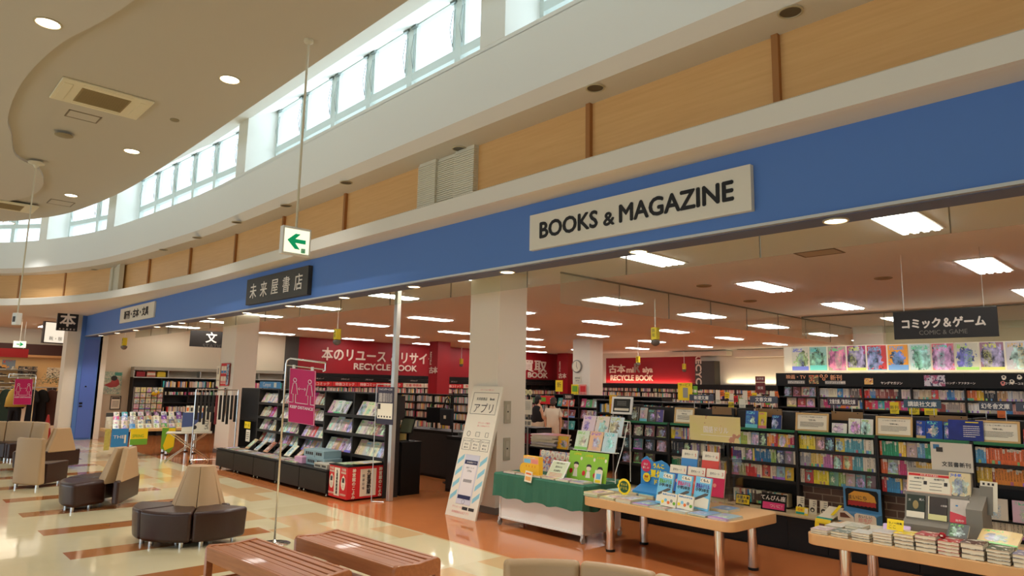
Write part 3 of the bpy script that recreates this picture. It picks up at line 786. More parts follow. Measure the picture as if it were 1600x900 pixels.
# ------------------------------------------------------------------ slatted benches
def wood_mat():
    m, t, b = custom('oiled_bench_wood')
    (x, y, z), v = t.xyz('Object')
    mp = t.new('ShaderNodeMapping'); mp.inputs['Scale'].default_value = (1.5, 18, 18); t.link(v, mp.inputs[0])
    n1 = t.noise(mp.outputs[0], 2.2, 5)[0]
    t.link(t.mix(n1, srgb(150, 84, 44), srgb(196, 124, 72)), b.inputs['Base Color'])
    b.inputs['Roughness'].default_value = 0.34; b.inputs['Coat Weight'].default_value = 0.12
    return m
M_bench = wood_mat()
def bench(label, loc, rz):
    t = thing('wooden_bench', label, 'bench', loc, rz)
    L, W, H = 1.42, 0.45, 0.42
    n = 6
    for i in range(n):
        y0 = 0.03 + (W - 0.06) * i / n; y1 = y0 + (W - 0.06) / n - 0.008
        u = ((i + 0.5) / n - 0.5) * 2; dz = -0.016 * (1 - u * u)
        MB().box(0.035, L - 0.035, y0, y1, H - 0.03 + dz, H + dz).build('slat', M_bench, t, bevel=0.005)
    for y in (0, W - 0.03): MB().box(0.03, L - 0.03, y, y + 0.03, H - 0.115, H - 0.004).build('side_rail', M_bench, t, bevel=0.006)
    for x in (0, L - 0.045):
        b = MB(); r = 0.03
        pts = [(0, 0), (0.055, 0), (0.055, H - 0.12), (W - 0.055, H - 0.12), (W - 0.055, 0), (W, 0), (W, H - r), (W - 0.01, H - 0.008), (W - r, H + 0.004), (W / 2, H - 0.012), (r, H + 0.004), (0.01, H - 0.008), (0, H - r)]
        b.prism(pts, x, x + 0.045, 'x'); b.build('end_frame', M_bench, t, bevel=0.006, seg=3)
    MB().box(0.04, L - 0.04, W / 2 - 0.09, W / 2 + 0.09, 0.13, 0.15).build('lower_shelf', M_bench, t, bevel=0.004)
    MB().box(0.01, 0.035, 0.055, W - 0.055, 0.12, 0.16).build('cross_rail', M_bench, t, bevel=0.004)
    MB().box(L - 0.035, L - 0.01, 0.055, W - 0.055, 0.12, 0.16).build('cross_rail', M_bench, t, bevel=0.004)
    return t
bench('slatted wooden bench nearest the viewer, partly below the picture edge', (-5.86, 2.19, 0), math.radians(3.5))
bench('slatted wooden bench behind the nearer one, closer to the shop', (-5.74, 2.90, 0), math.radians(3.5))
# ------------------------------------------------------------------ printed covers, spines, books
def cover_mat(name, rough=0.3, figure=1.0, v0=-0.75, s0=0.12):
    m, t, b = custom(name)
    (x, y, z), v = t.xyz('Object')
    oi = t.new('ShaderNodeObjectInfo'); r = oi.outputs['Random']; col = oi.outputs['Color']
    fr = lambda k: t.math('FRACT', t.math('MULTIPLY', r, k))
    off = t.new('ShaderNodeCombineXYZ'); t.link(t.math('MULTIPLY', r, 37.0), off.inputs[0]); t.link(t.math('MULTIPLY', r, 91.0), off.inputs[2])
    ad = t.new('ShaderNodeVectorMath'); t.link(v, ad.inputs[0]); t.link(off.outputs[0], ad.inputs[1])
    nz = t.noise(ad.outputs[0], 3.2, 4)
    hs = t.new('ShaderNodeCombineColor'); hs.mode = 'HSV'
    t.link(t.math('FRACT', t.math('ADD', fr(13.7), t.math('MULTIPLY', nz[0], 0.14))), hs.inputs[0]); t.link(t.math('MULTIPLY_ADD', fr(23.1), 0.4, s0), hs.inputs[1])
    t.link(t.math('MAXIMUM', t.math('MULTIPLY_ADD', nz[0], 2.6, v0), 0.03), hs.inputs[2])
    dx = t.math('SUBTRACT', x, t.math('MULTIPLY_ADD', fr(5.3), 0.3, 0.35)); dz = t.math('SUBTRACT', z, 0.42)
    rad = t.math('SQRT', t.math('ADD', t.math('MULTIPLY', dx, dx), t.math('MULTIPLY', dz, dz)))
    fig = t.math('LESS_THAN', t.math('ADD', rad, t.math('MULTIPLY', t.noise(ad.outputs[0], 7.0, 5)[0], 0.85)), t.math('MULTIPLY_ADD', fr(7.9), 0.3, 0.58 * figure))
    c = t.mix(fig, col, hs.outputs[0])
    h2 = t.new('ShaderNodeCombineColor'); h2.mode = 'HSV'; t.link(fr(29.3), h2.inputs[0]); h2.inputs[1].default_value = 0.75; h2.inputs[2].default_value = 0.62
    ch = t.new('ShaderNodeTexVoronoi'); ch.inputs['Scale'].default_value = 9.0; t.link(ad.outputs[0], ch.inputs['Vector'])
    glyph = t.math('GREATER_THAN', t.noise(ad.outputs[0], 14, 1)[0], 0.5)
    title = t.math('MULTIPLY', t.math('MULTIPLY', t.between(z, 0.80, 0.95), t.between(x, 0.08, t.math('MULTIPLY_ADD', fr(3.1), 0.4, 0.5))), glyph)
    c = t.mix(title, c, h2.outputs[0])
    row = t.math('LESS_THAN', t.math('FRACT', t.math('MULTIPLY', z, 24.0)), 0.5)
    word = t.math('GREATER_THAN', t.noise(ad.outputs[0], 26, 1)[0], 0.48)
    side = t.between(x, t.math('MULTIPLY', fr(17.1), 0.5), t.math('MULTIPLY_ADD', fr(17.1), 0.5, 0.36))
    txt = t.math('MULTIPLY', t.math('MULTIPLY', row, word), t.math('MULTIPLY', side, t.between(z, 0.06, 0.72)))
    c = t.mix(t.math('MULTIPLY', txt, 0.8), c, h2.outputs[0])
    band = t.math('MULTIPLY', t.math('LESS_THAN', z, t.math('MULTIPLY', fr(11.3), 0.22)), t.math('GREATER_THAN', fr(41.0), 0.5))
    c = t.mix(band, c, h2.outputs[0])
    t.link(c, b.inputs['Base Color']); b.inputs['Roughness'].default_value = rough
    return m
def spine_mat():
    m, t, b = custom('book_spine_cover')
    (x, y, z), v = t.xyz('Object')
    oi = t.new('ShaderNodeObjectInfo'); r = oi.outputs['Random']; col = oi.outputs['Color']
    fr = lambda k: t.math('FRACT', t.math('MULTIPLY', r, k))
    white_top = t.math('MULTIPLY', t.math('GREATER_THAN', z, t.math('MULTIPLY_ADD', fr(19.0), 0.2, 0.70)), t.math('GREATER_THAN', fr(7.0), 0.45))
    c = t.mix(white_top, col, srgb(226, 216, 190))
    h2 = t.new('ShaderNodeCombineColor'); h2.mode = 'HSV'; t.link(fr(29.3), h2.inputs[0]); h2.inputs[1].default_value = 0.7; h2.inputs[2].default_value = 0.5
    obi = t.math('MULTIPLY', t.math('LESS_THAN', z, 0.22), t.math('GREATER_THAN', fr(5.0), 0.72))
    c = t.mix(obi, c, h2.outputs[0])
    off = t.new('ShaderNodeCombineXYZ'); t.link(t.math('MULTIPLY', r, 53.0), off.inputs[2])
    ad = t.new('ShaderNodeVectorMath'); t.link(v, ad.inputs[0]); t.link(off.outputs[0], ad.inputs[1])
    gl = t.math('GREATER_THAN', t.noise(ad.outputs[0], 11, 2)[0], 0.48)
    inkdark = t.math('GREATER_THAN', fr(3.0), 0.35)
    ink = t.mix(inkdark, srgb(235, 228, 210), srgb(40, 34, 30))
    txt = t.math('MULTIPLY', t.math('MULTIPLY', gl, t.between(x, 0.28, 0.72)), t.math('MULTIPLY', t.between(z, 0.28, 0.92), t.math('LESS_THAN', y, 0.03)))
    c = t.mix(t.math('MULTIPLY', txt, 0.7), c, ink)
    t.link(c, b.inputs['Base Color']); b.inputs['Roughness'].default_value = 0.35
    return m
M_cover = cover_mat('magazine_cover'); M_spine = spine_mat()
M_paper = mat('page_edges', (228, 216, 188), 0.8)
def unit_book():
    b = MB()
    b.mat(0)
    b.box(0, 0.06, 0, 1, 0, 1); b.box(0.94, 1, 0, 1, 0, 1)
    b.add([(0.0, 0, 0), (0.25, -0.018, 0), (0.75, -0.018, 0), (1, 0, 0), (1, 0.03, 0), (0, 0.03, 0), (0.0, 0, 1), (0.25, -0.018, 1), (0.75, -0.018, 1), (1, 0, 1), (1, 0.03, 1), (0, 0.03, 1)],
          [(5, 4, 3, 2, 1, 0), (6, 7, 8, 9, 10, 11), (0, 1, 7, 6), (1, 2, 8, 7), (2, 3, 9, 8), (3, 4, 10, 9), (4, 5, 11, 10), (5, 0, 6, 11)])
    b.mat(1).box(0.06, 0.94, 0.03, 0.985, 0.008, 0.988)
    return b.mesh('book', [M_spine, M_paper])
def unit_mag(mc=None):
    """face-out booklet: x width, z height, y thickness (0 front, 1 back); cover curls a little"""
    b = MB(); b.mat(0)
    n = 4
    vs = []
    for i in range(n + 1):
        x = i / n
        for z in (0, 1): vs.append((x, -0.35 * math.sin(x * PI) * (0.4 + 0.6 * z), z)); vs.append((x, 0.1 - 0.35 * math.sin(x * PI) * (0.4 + 0.6 * z), z))
    fs = []
    for i in range(n):
        k = i * 4; j = k + 4
        fs += [(k, j, j + 2, k + 2), (k + 1, k + 3, j + 3, j + 1), (k + 2, j + 2, j + 3, k + 3), (k, k + 1, j + 1, j)]
    fs += [(0, 2, 3, 1), (n * 4, n * 4 + 1, n * 4 + 3, n * 4 + 2)]
    b.add(vs, fs); b.box(0, 1, 0.9, 1, 0, 1); b.box(0, 0.015, 0, 1, 0, 1)
    b.mat(1).box(0.015, 0.992, 0.1, 0.9, 0.006, 0.994)
    return b.mesh('magazine', [mc or M_cover, M_paper])
ME_book = unit_book(); ME_mag = unit_mag(); ME_poster = unit_mag(cover_mat('poster_print', 0.4, 1.25, -0.9, 0.3))
def pale(): return rnd.choice([(222, 214, 196), (214, 206, 190), (198, 190, 178), (228, 206, 200), (190, 200, 204), (232, 224, 190), (170, 160, 150), (206, 180, 160), (120, 110, 104), (226, 226, 220), (150, 70, 60), (190, 150, 100), (90, 84, 90), (210, 190, 150), (176, 120, 110)])
def bright(): return rnd.choice([(214, 60, 50), (238, 196, 40), (60, 130, 190), (70, 160, 90), (230, 120, 50), (205, 60, 120), (240, 232, 214), (230, 222, 196), (110, 70, 140), (60, 170, 170), (32, 34, 40), (222, 210, 180)])
def mag(loc, w, h, th, rot, col, label, group=None, me=None, name='magazine', cat='magazine'):
    o = put(me or ME_mag, name); o.location = loc; o.rotation_euler = rot; o.scale = (w, th, h); o.color = srgb(*col)
    return tag(o, label, cat, group)
def book(loc, t, d, h, rot, col, label, group=None, name='book', cat='book', me=None):
    o = put(me or ME_book, name); o.location = loc; o.rotation_euler = rot; o.scale = (t, d, h); o.color = srgb(*col)
    return tag(o, label, cat, group)
def card(name, label, cat, loc, w, h, rot, m, lines=(), th=0.004, frame=None, parent=None):
    """flat printed card/board standing or hanging; origin bottom centre, faces -y"""
    t = thing(name, label, cat, loc, rot=rot)
    MB().box(-w / 2, w / 2, 0, th, 0, h).build('board', m, t)
    if frame:
        fw, fm = frame; b = MB(); y0, y1 = -0.008, th + 0.004
        b.box(-w / 2 - fw, -w / 2, y0, y1, -fw, h + fw); b.box(w / 2, w / 2 + fw, y0, y1, -fw, h + fw)
        b.box(-w / 2, w / 2, y0, y1, -fw, 0); b.box(-w / 2, w / 2, y0, y1, h, h + fw); b.build('frame', fm, t, bevel=0.003)
    for ln in lines:
        kind = ln[0]
        if kind == 't': text('lettering', ln[1], ln[2], ln[3], t, (ln[4], -0.001, ln[5]), ext=0.0006, bold=ln[6] if len(ln) > 6 else 0, width=ln[7] if len(ln) > 7 else None)
        elif kind == 'r':
            x0, x1, z0, z1, mm = ln[1:6]; MB().box(x0, x1, -0.0012 - 0.0004 * (len(ln) > 6 and ln[6] or 0), 0.0, z0, z1).build('print', mm, t)
        elif kind == 'l':      # a block of small text lines
            x0, x1, z0, z1, n, mm = ln[1:7]; b = MB()
            for i in range(n):
                zz = z1 - (z1 - z0) * (i + 0.5) / n; hh = (z1 - z0) / n * 0.17; x = x0
                e = x1 - (x1 - x0) * (0.35 * rnd.random() if i == n - 1 else 0.05 * rnd.random())
                while x < e:
                    wd = min(e - x, hh * rnd.uniform(1.5, 5)); b.box(x, x + wd, -0.0012, 0, zz - hh, zz + hh); x += wd + hh * 0.8
            b.build('small_print', mm, t)
    return t
M_ink = mat('print_dark', (52, 48, 46), 0.6); M_redp = mat('print_red', (206, 38, 40), 0.55); M_cream = mat('print_cream', (232, 222, 198), 0.6)
M_yel = mat('print_yellow', (240, 208, 30), 0.5); M_grn = mat('print_green', (110, 168, 50), 0.5); M_blu = mat('print_blue', (50, 130, 190), 0.5)
M_pink = mat('print_pink', (226, 140, 130), 0.55); M_navy = mat('print_navy', (40, 42, 80), 0.5); M_org = mat('print_orange', (228, 110, 40), 0.5)
M_steel = mat('grey_steel', (150, 148, 140), 0.4, 0.3)

# ------------------------------------------------------------------ magazine racks at the shop corner
CABX = [-14.22, -13.32, -12.42, -11.52, -10.62, -9.72]
for i in range(5):
    x0, x1 = CABX[i], CABX[i + 1]
    t = thing('base_cabinet', 'low black cabinet under the magazine racks, %s from the wall end' % nth(i + 1), 'cabinet', ((x0 + x1) / 2, 5.38, 0), group='low black rack cabinets')
    w = (x1 - x0) / 2 - 0.002
    MB().box(-w, w, 0.02, 0.62, 0.05, 0.385).build('body', M_black, t, bevel=0.003)
    MB().box(-w + 0.006, w - 0.006, 0.0, 0.02, 0.06, 0.37).build('door', mat('cabinet_door_dark', (36, 32, 25), 0.5, spec=0.25), t, bevel=0.003)
    MB().box(-w, w, -0.005, 0.62, 0.385, 0.40).build('top', M_black, t, bevel=0.003)
    for s in (-1, 1): MB().lathe([(0.02, 0), (0.025, 0.01), (0.012, 0.05)], (s * (w - 0.08), 0.07, 0), 10).build('foot', M_foot, t)
RX = [-14.75, -13.85, -12.95, -12.0, -11.08, -10.1, -9.12]
RZ = [[], [1.31, 1.03, 0.77, 0.53], [1.31, 1.03, 0.77, 0.53], [1.33, 1.05, 0.75, 0.50], [1.21, 0.91, 0.58], [1.21, 0.91, 0.58]]
bayname = ['', 'first', 'second', 'third', 'fourth', 'corner']
for i in range(6):
    x0, x1 = RX[i], RX[i + 1]; top = 1.60
    t = thing('magazine_rack', ('blank panelled black end unit of the magazine rack row' if i == 0 else 'black sloping magazine rack, %s of the row counting from the blank end unit' % (bayname[i] if i < 5 else 'fifth')), 'rack', (0, 6.02, 0), group='black magazine racks')
    MB().box(x0, x0 + 0.02, 0.0, 0.27, 0.0, top).build('side_panel', M_blk2, t); MB().box(x1 - 0.02, x1, 0.0, 0.27, 0.0, top).build('side_panel', M_blk2, t)
    MB().box(x0 + 0.02, x1 - 0.02, 0.25, 0.27, 0.0, top).build('back_panel', M_blk2, t)
    if i == 0:
        MB().box(x0 + 0.02, x1 - 0.02, 0.0, 0.03, 0.95, top - 0.02).build('front_panel', M_black, t, bevel=0.003)
        MB().box(x0 + 0.02, x1 - 0.02, 0.0, 0.25, 0.92, 0.945).build('shelf', M_black, t)
    MB().box(x0, x1, 0.02, 0.27, top - 0.02, top).build('top_panel', M_blk2, t)
    for z in RZ[i]:
        b = MB(); b.prism([(0.0, z - 0.03), (0.09, z - 0.03), (0.09, z - 0.012), (0.012, z - 0.012), (0.012, z + 0.02), (0.0, z + 0.02)], x0 + 0.02, x1 - 0.02, 'x'); b.build('shelf', M_blk2, t)
        b = MB(); b.prism([(0.075, z - 0.012), (0.09, z - 0.012), (0.23, z + 0.25), (0.215, z + 0.25)], x0 + 0.02, x1 - 0.02, 'x'); b.build('sloping_back', M_blk2, t)
TL = math.radians(-28)
tier = ['top', 'second', 'third', 'lowest']
for i in range(1, 6):
    x0, x1 = RX[i] + 0.04, RX[i + 1] - 0.04
    for j, z in enumerate(RZ[i]):
        n = rnd.choice([4, 5, 5]) if i < 4 else (3 if j == 0 else 4)
        x = x0
        for k in range(n):
            w = min(0.21 if i < 4 else 0.225, (x1 - x0) / n - 0.005) * rnd.uniform(0.86, 1.0); h = rnd.uniform(0.22, 0.27) if i < 4 else rnd.uniform(0.25, 0.29)
            c = pale() if i > 3 else (pale() if rnd.random() < 0.7 else bright())
            mag((x, 6.042, z - 0.004), w, h, 0.012, (TL, 0, 0), c, 'magazine, %s along the %s tier of the %s black magazine rack' % (nth(k + 1), tier[j], bayname[i]), 'magazines on the corner racks')
            x += w + rnd.uniform(0.001, 0.004)
# flat and leaning magazines along the low counter
for k in range(24):
    x = -14.1 + k * 0.145 + rnd.uniform(-0.02, 0.02)
    if x > -11.0: break
    if k % 3 == 2:
        mag((x, 5.78, 0.412), 0.19, 0.26, 0.014, (math.radians(-48), 0, rnd.uniform(-0.1, 0.1)), pale(), 'magazine leaning in the second row on the low counter, %s from the wall end' % nth(k + 1), 'magazines on the low counter')
    for q in range(rnd.choice([1, 2])):
        mag((x, 5.46 + 0.004 * q, 0.4085 + 0.014 * q), 0.138, 0.23, 0.012, (math.radians(-90), 0, 0), pale(), '%s magazine of the %s flat pile on the low counter' % (('lower', 'upper')[q], nth(k + 1)), 'magazines on the low counter')
def carton(name, label, loc, sx, sy, sz, m, rz=0, lines=True, group=None):
    t = thing(name, label, 'box', loc, rz, group)
    MB().box(-sx / 2, sx / 2, -sy / 2, sy / 2, 0, sz).build('body', m, t, bevel=0.004)
    MB().box(-sx / 2 - 0.002, sx / 2 + 0.002, -sy / 2 - 0.002, sy / 2 + 0.002, sz * 0.86, sz + 0.003).build('lid', m, t, bevel=0.003)
    if lines:
        b = MB()
        for k in range(4): b.box(-sx * 0.4 + k * sx * 0.1, -sx * 0.33 + k * sx * 0.1, -sy / 2 - 0.003, -sy / 2, sz * 0.3, sz * 0.7)
        for k in range(3): b.box(sx * 0.12 + k * sx * 0.1, sx * 0.2 + k * sx * 0.1, -sy / 2 - 0.003, -sy / 2, sz * 0.35, sz * 0.75)
        b.box(sx * 0.06, sx * 0.065, -sy / 2 - 0.003, -sy / 2, 0.0, sz * 0.85)
        b.build('print', M_ink, t)
    return t
M_bluebox = mat('pale_blue_carton', (140, 166, 172), 0.5); M_pinkbox = mat('pink_carton', (210, 160, 190), 0.5)
carton('gift_box', 'pink box at the end of the flat magazines on the low counter', (-10.92, 5.62, 0.402), 0.26, 0.24, 0.1, M_pinkbox, lines=False)
carton('gift_box', 'pale blue printed box at the bottom of the pair on the low counter', (-10.45, 5.72, 0.402), 0.62, 0.32, 0.115, M_bluebox)
carton('gift_box', 'pale blue printed box stacked on the lower pale blue box', (-10.55, 5.74, 0.522), 0.68, 0.32, 0.115, M_bluebox)
carton('gift_box', 'white and grey flat box beside the stacked pale blue boxes', (-10.02, 5.56, 0.402), 0.42, 0.26, 0.075, mat('grey_carton', (180, 174, 158), 0.5))
# red almanac display box
t = thing('almanac_display', 'red and white printed display box with upright lettering at the rack corner', 'display box', (-9.45, 5.42, 0))
MB().box(-0.26, 0.28, 0.0, 0.64, 0.03, 0.50).build('body', M_redp, t, bevel=0.003)
MB().box(-0.27, 0.29, -0.01, 0.65, 0.50, 0.515).build('top', M_black, t)
def alm_white(p, x0, x1, ax):
    b = MB()
    if ax == 0:
        b.box(x0, x1, -0.003, 0.0, 0.06, 0.47)
    else: b.box(0.28, 0.283, x0, x1, 0.06, 0.46)
    b.build('white_panel', M_cream, p)
alm_white(t, 0.0 - 0.095, 0.06, 0); alm_white(t, 0.22, 0.50, 1)
def blob(p, x, w):
    b = MB(); pts = [(x + w * (math.cos(a * PI / 8)) * (1 + 0.08 * math.sin(a * 5)), 0.26 + 0.105 * math.sin(a * PI / 8) * (1 + 0.1 * math.cos(a * 3))) for a in range(16)]
    b.prism(pts, -0.003, 0.0, 'y'); b.build('white_panel', M_cream, p)
    text('lettering', '暦', 0.075, M_ink, p, (x, -0.0035, 0.30), ext=0.0005, bold=0.003); text('lettering', '三', 0.05, M_ink, p, (x, -0.0035, 0.215), ext=0.0005)
for x in (-0.18, 0.17):
    blob(t, x, 0.062)
    text('lettering', '令和版', 0.045, M_cream, t, (x, -0.002, 0.455), ext=0.001); text('lettering', '神宮館暦', 0.036, M_cream, t, (x, -0.002, 0.41), ext=0.001); text('lettering', '好評発売中', 0.034, M_cream, t, (x, -0.002, 0.09), ext=0.001)
for k, ch in enumerate('九星運勢開運暦'): text('lettering', ch, 0.05, M_ink, t, (-0.015, -0.005, 0.42 - k * 0.052), ext=0.0005, bold=0.002)
for yv in (0.11, 0.575):
    for k, ch in enumerate('神宮館のこよみ'): text('lettering', ch, 0.062, M_cream, t, (0.284, yv, 0.445 - k * 0.064), (PI / 2, 0, PI / 2), 0.001, 0.002)
for k, ch in enumerate('九星運勢暦'): text('lettering', ch, 0.075, M_ink, t, (0.285, 0.37, 0.41 - k * 0.072), (PI / 2, 0, PI / 2), 0.0005, 0.003)
for k, ch in enumerate('開運招福'): text('lettering', ch, 0.045, M_ink, t, (0.285, 0.275, 0.36 - k * 0.06), (PI / 2, 0, PI / 2), 0.0005)
for k in range(4):
    mag((-9.66 + k * 0.11, 5.5 + 0.03 * k, 0.5195 + 0.012 * k), 0.26, 0.36, 0.010, (math.radians(-90), 0, 0.05 * k), (222, 214, 190), 'thin booklet lying on the red almanac display, %s from the bottom' % nth(k + 1), 'booklets on the almanac display')
# blue stationery sign and small cards on the racks
t = card('rack_top_sign', 'pale blue stationery brand sign standing on top of the magazine racks', 'sign', (-14.0, 6.3, 1.605), 1.0, 0.14, (0, 0, 0), mat('sign_sky_blue', (86, 150, 196), 0.5), [('t', 'Campus', 0.12, M_lett, -0.14, 0.065), ('r', 0.2, 0.32, 0.02, 0.12, M_cream)])
t = card('sale_tag_card', 'yellow garland card stuck on the blank end unit of the racks', 'card', (-14.35, 6.03, 0.76), 0.3, 0.14, (0, 0, 0), M_yel, [('t', 'セール', 0.08, M_ink, 0, 0.07)])
t = card('price_card', 'white price card below the yellow card on the rack end unit', 'card', (-14.22, 6.0, 0.50), 0.2, 0.24, (0, 0, 0), M_cream, [('l', -0.07, 0.07, 0.04, 0.2, 4, M_ink)])
# dark notice on a wire stand
t = thing('notice_stand', 'dark notice with white text on a thin wire stand by the almanac box', 'sign stand', (-8.86, 5.72, 0))
b = MB(); b.tube([(-0.10, 0, 0.0), (-0.10, 0, 1.70), (-0.08, 0, 1.74), (0.32, 0, 1.74), (0.36, 0, 1.74)], 0.007, 6); b.tube([(-0.2, 0.1, 0.008), (-0.1, 0, 0.008), (0.05, 0.12, 0.008)], 0.008, 6); b.build('wire_frame', M_alu, t)
MB().box(-0.08, 0.36, 0.008, 0.014, 1.15, 1.70).build('board', mat('notice_dark', (46, 42, 58), 0.5), t)
MB().box(-0.06, 0.34, 0.005, 0.008, 1.23, 1.46).build('white_panel', M_cream, t)
for k in range(7): text('lettering', 'お客様にお知らせいたします', 0.026, M_lett, t, (0.14, 0.006, 1.62 - k * 0.022), ext=0.0005, width=0.36) if k else text('lettering', 'ラッピングサービスの', 0.036, M_lett, t, (0.14, 0.006, 1.665), ext=0.0005)
b = MB()
for k in range(5): b.box(-0.03 + k * 0.075, 0.0 + k * 0.075, 0.003, 0.005, 1.25, 1.275)
b.box(-0.05, 0.02, 0.003, 0.005, 1.37, 1.45); b.build('print', M_ink, t)
# ------------------------------------------------------------------ paperback island facing the hall
M_greenlip = mat('green_shelf_lip', (34, 110, 62), 0.4)
def brick_mat():
    m, t, b = custom('brick_print_panel')
    (x, y, z), v = t.xyz('Object')
    cb = t.new('ShaderNodeCombineXYZ'); t.link(x, cb.inputs[0]); t.link(z, cb.inputs[1])
    br = t.new('ShaderNodeTexBrick'); t.link(cb.outputs[0], br.inputs['Vector']); br.inputs['Scale'].default_value = 1.0
    br.inputs['Brick Width'].default_value = 0.2; br.inputs['Row Height'].default_value = 0.075; br.inputs['Mortar Size'].default_value = 0.006
    br.inputs['Color1'].default_value = srgb(112, 84, 70); br.inputs['Color2'].default_value = srgb(94, 70, 60); br.inputs['Mortar'].default_value = srgb(158, 140, 120)
    t.link(br.outputs['Color'], b.inputs['Base Color']); b.inputs['Roughness'].default_value = 0.7
    return m
M_brick = brick_mat()
IX = [-6.14 + 0.87 * k for k in range(9)]
IYF, IYU = 7.68, 8.02
bay_lab = ['with dark face-out books behind the colourful magazine rack', 'behind the watercolour board and the drill books', 'with the black and pink cat card below', 'with the brick panel and the small white cards', 'behind the white new literature board', 'with the row of orange spines', 'at the picture edge past the orange spines', 'past the picture edge']
for i in range(8):
    x0, x1 = IX[i], IX[i + 1]
    t = thing('bookcase', 'black bookcase bay ' + bay_lab[i], 'bookcase', ((x0 + x1) / 2, IYF, 0), group='paperback bookcase bays')
    w = (x1 - x0) / 2 - 0.001
    MB().box(-w, w, 0.02, 0.34, 0.0, 0.37).build('base', M_black, t)
    for s in (-1, 1): MB().box(min(0.003 * s, s * w), max(0.003 * s, s * w), 0.0, 0.02, 0.03, 0.365).build('base_door', M_black, t, bevel=0.002)
    MB().box(-w, w, -0.004, 0.95, 0.37, 0.385).build('display_ledge', mat('ledge_wood', (196, 176, 136), 0.5), t)
    for s in (-1, 1): MB().box(s * w - (0.015 if s > 0 else 0), s * w + (0.015 if s < 0 else 0), 0.30, 0.95, 0.385, 1.295).box(s * w - (0.015 if s > 0 else 0), s * w + (0.015 if s < 0 else 0), 0.45, 0.95, 1.295, 1.52).build('upright', M_blk2, t, bevel=0.002)
    MB().box(-w + 0.015, w - 0.015, 0.52, 0.54, 0.385, 1.50).build('back_panel', M_blk2, t)
    MB().box(-w + 0.015, w - 0.015, 0.34, 0.53, 1.275, 1.295).build('shelf', M_blk2, t)
    MB().box(-w + 0.015, w - 0.015, 0.315, 0.34, 1.27, 1.30).build('green_lip', M_greenlip, t, bevel=0.004)
    for z in ((1.095, 0.905) if i == 5 else (1.095, 0.905, 0.715)): MB().box(-w + 0.015, w - 0.015, 0.32, 0.53, z - 0.032, z).build('shelf', M_blk2, t)
    if i in (3, 4): MB().box(-w + 0.015, w - 0.015, 0.40, 0.42, 0.385, 0.683).build('brick_panel', M_brick, t)
tiern = {1.095: 'upper', 0.905: 'middle', 0.715: 'lower', 0.405: 'bottom'}
bayn = ['dark face-out', 'watercolour board', 'pink cat card', 'brick panel', 'white board', 'orange spine', 'edge']
PAL = {}
def spine_row(i, z, plan, total):
    """plan: list of ('s', n, colour) runs of spines and ('f', colour) face-out copies"""
    x = IX[i] + 0.02; x1 = min(IX[i + 1] - 0.02, -1.20); k = 0; f = 0; used = 0
    for it in plan:
        if it[0] == 's':
            for q in range(it[1]):
                th = rnd.uniform(0.018, 0.0265)
                if x + th > x1: return used
                k += 1; used += 1; c = it[2] if it[2] else bright()
                if not it[2] and rnd.random() < 0.5: c = pale()
                book((x, IYU + rnd.uniform(0.0, 0.006), z + 0.001), th - 0.0008, 0.105, rnd.uniform(0.146, 0.153), (0, 0, 0), c,
                     'paperback, %s spine from its pole end, %s row of the %s bay' % (nth(k), tiern[z], bayn[i]), 'paperback spines', name='paperback', cat='paperback')
                x += th
        else:
            w = 0.104
            if x + w > x1: return used
            f += 1
            mag((x + 0.002, IYU + 0.002, z + 0.001), w - 0.004, 0.15, 0.014, (math.radians(-6), 0, 0), it[1], 'face-out paperback, %s of the %s row in the %s bay' % (nth(f), tiern[z], bayn[i]), 'face-out paperbacks', name='paperback', cat='paperback')
            x += w + (it[2] if len(it) > 2 else 0.002)
    return used
W, YL, RD, OR, BL, GR, PK, GY_, BK, TQ, PU = (224, 214, 190), (236, 208, 50), (206, 52, 50), (226, 104, 44), (40, 112, 158), (40, 146, 96), (196, 60, 110), (150, 146, 138), (40, 36, 36), (90, 160, 170), (92, 70, 130)
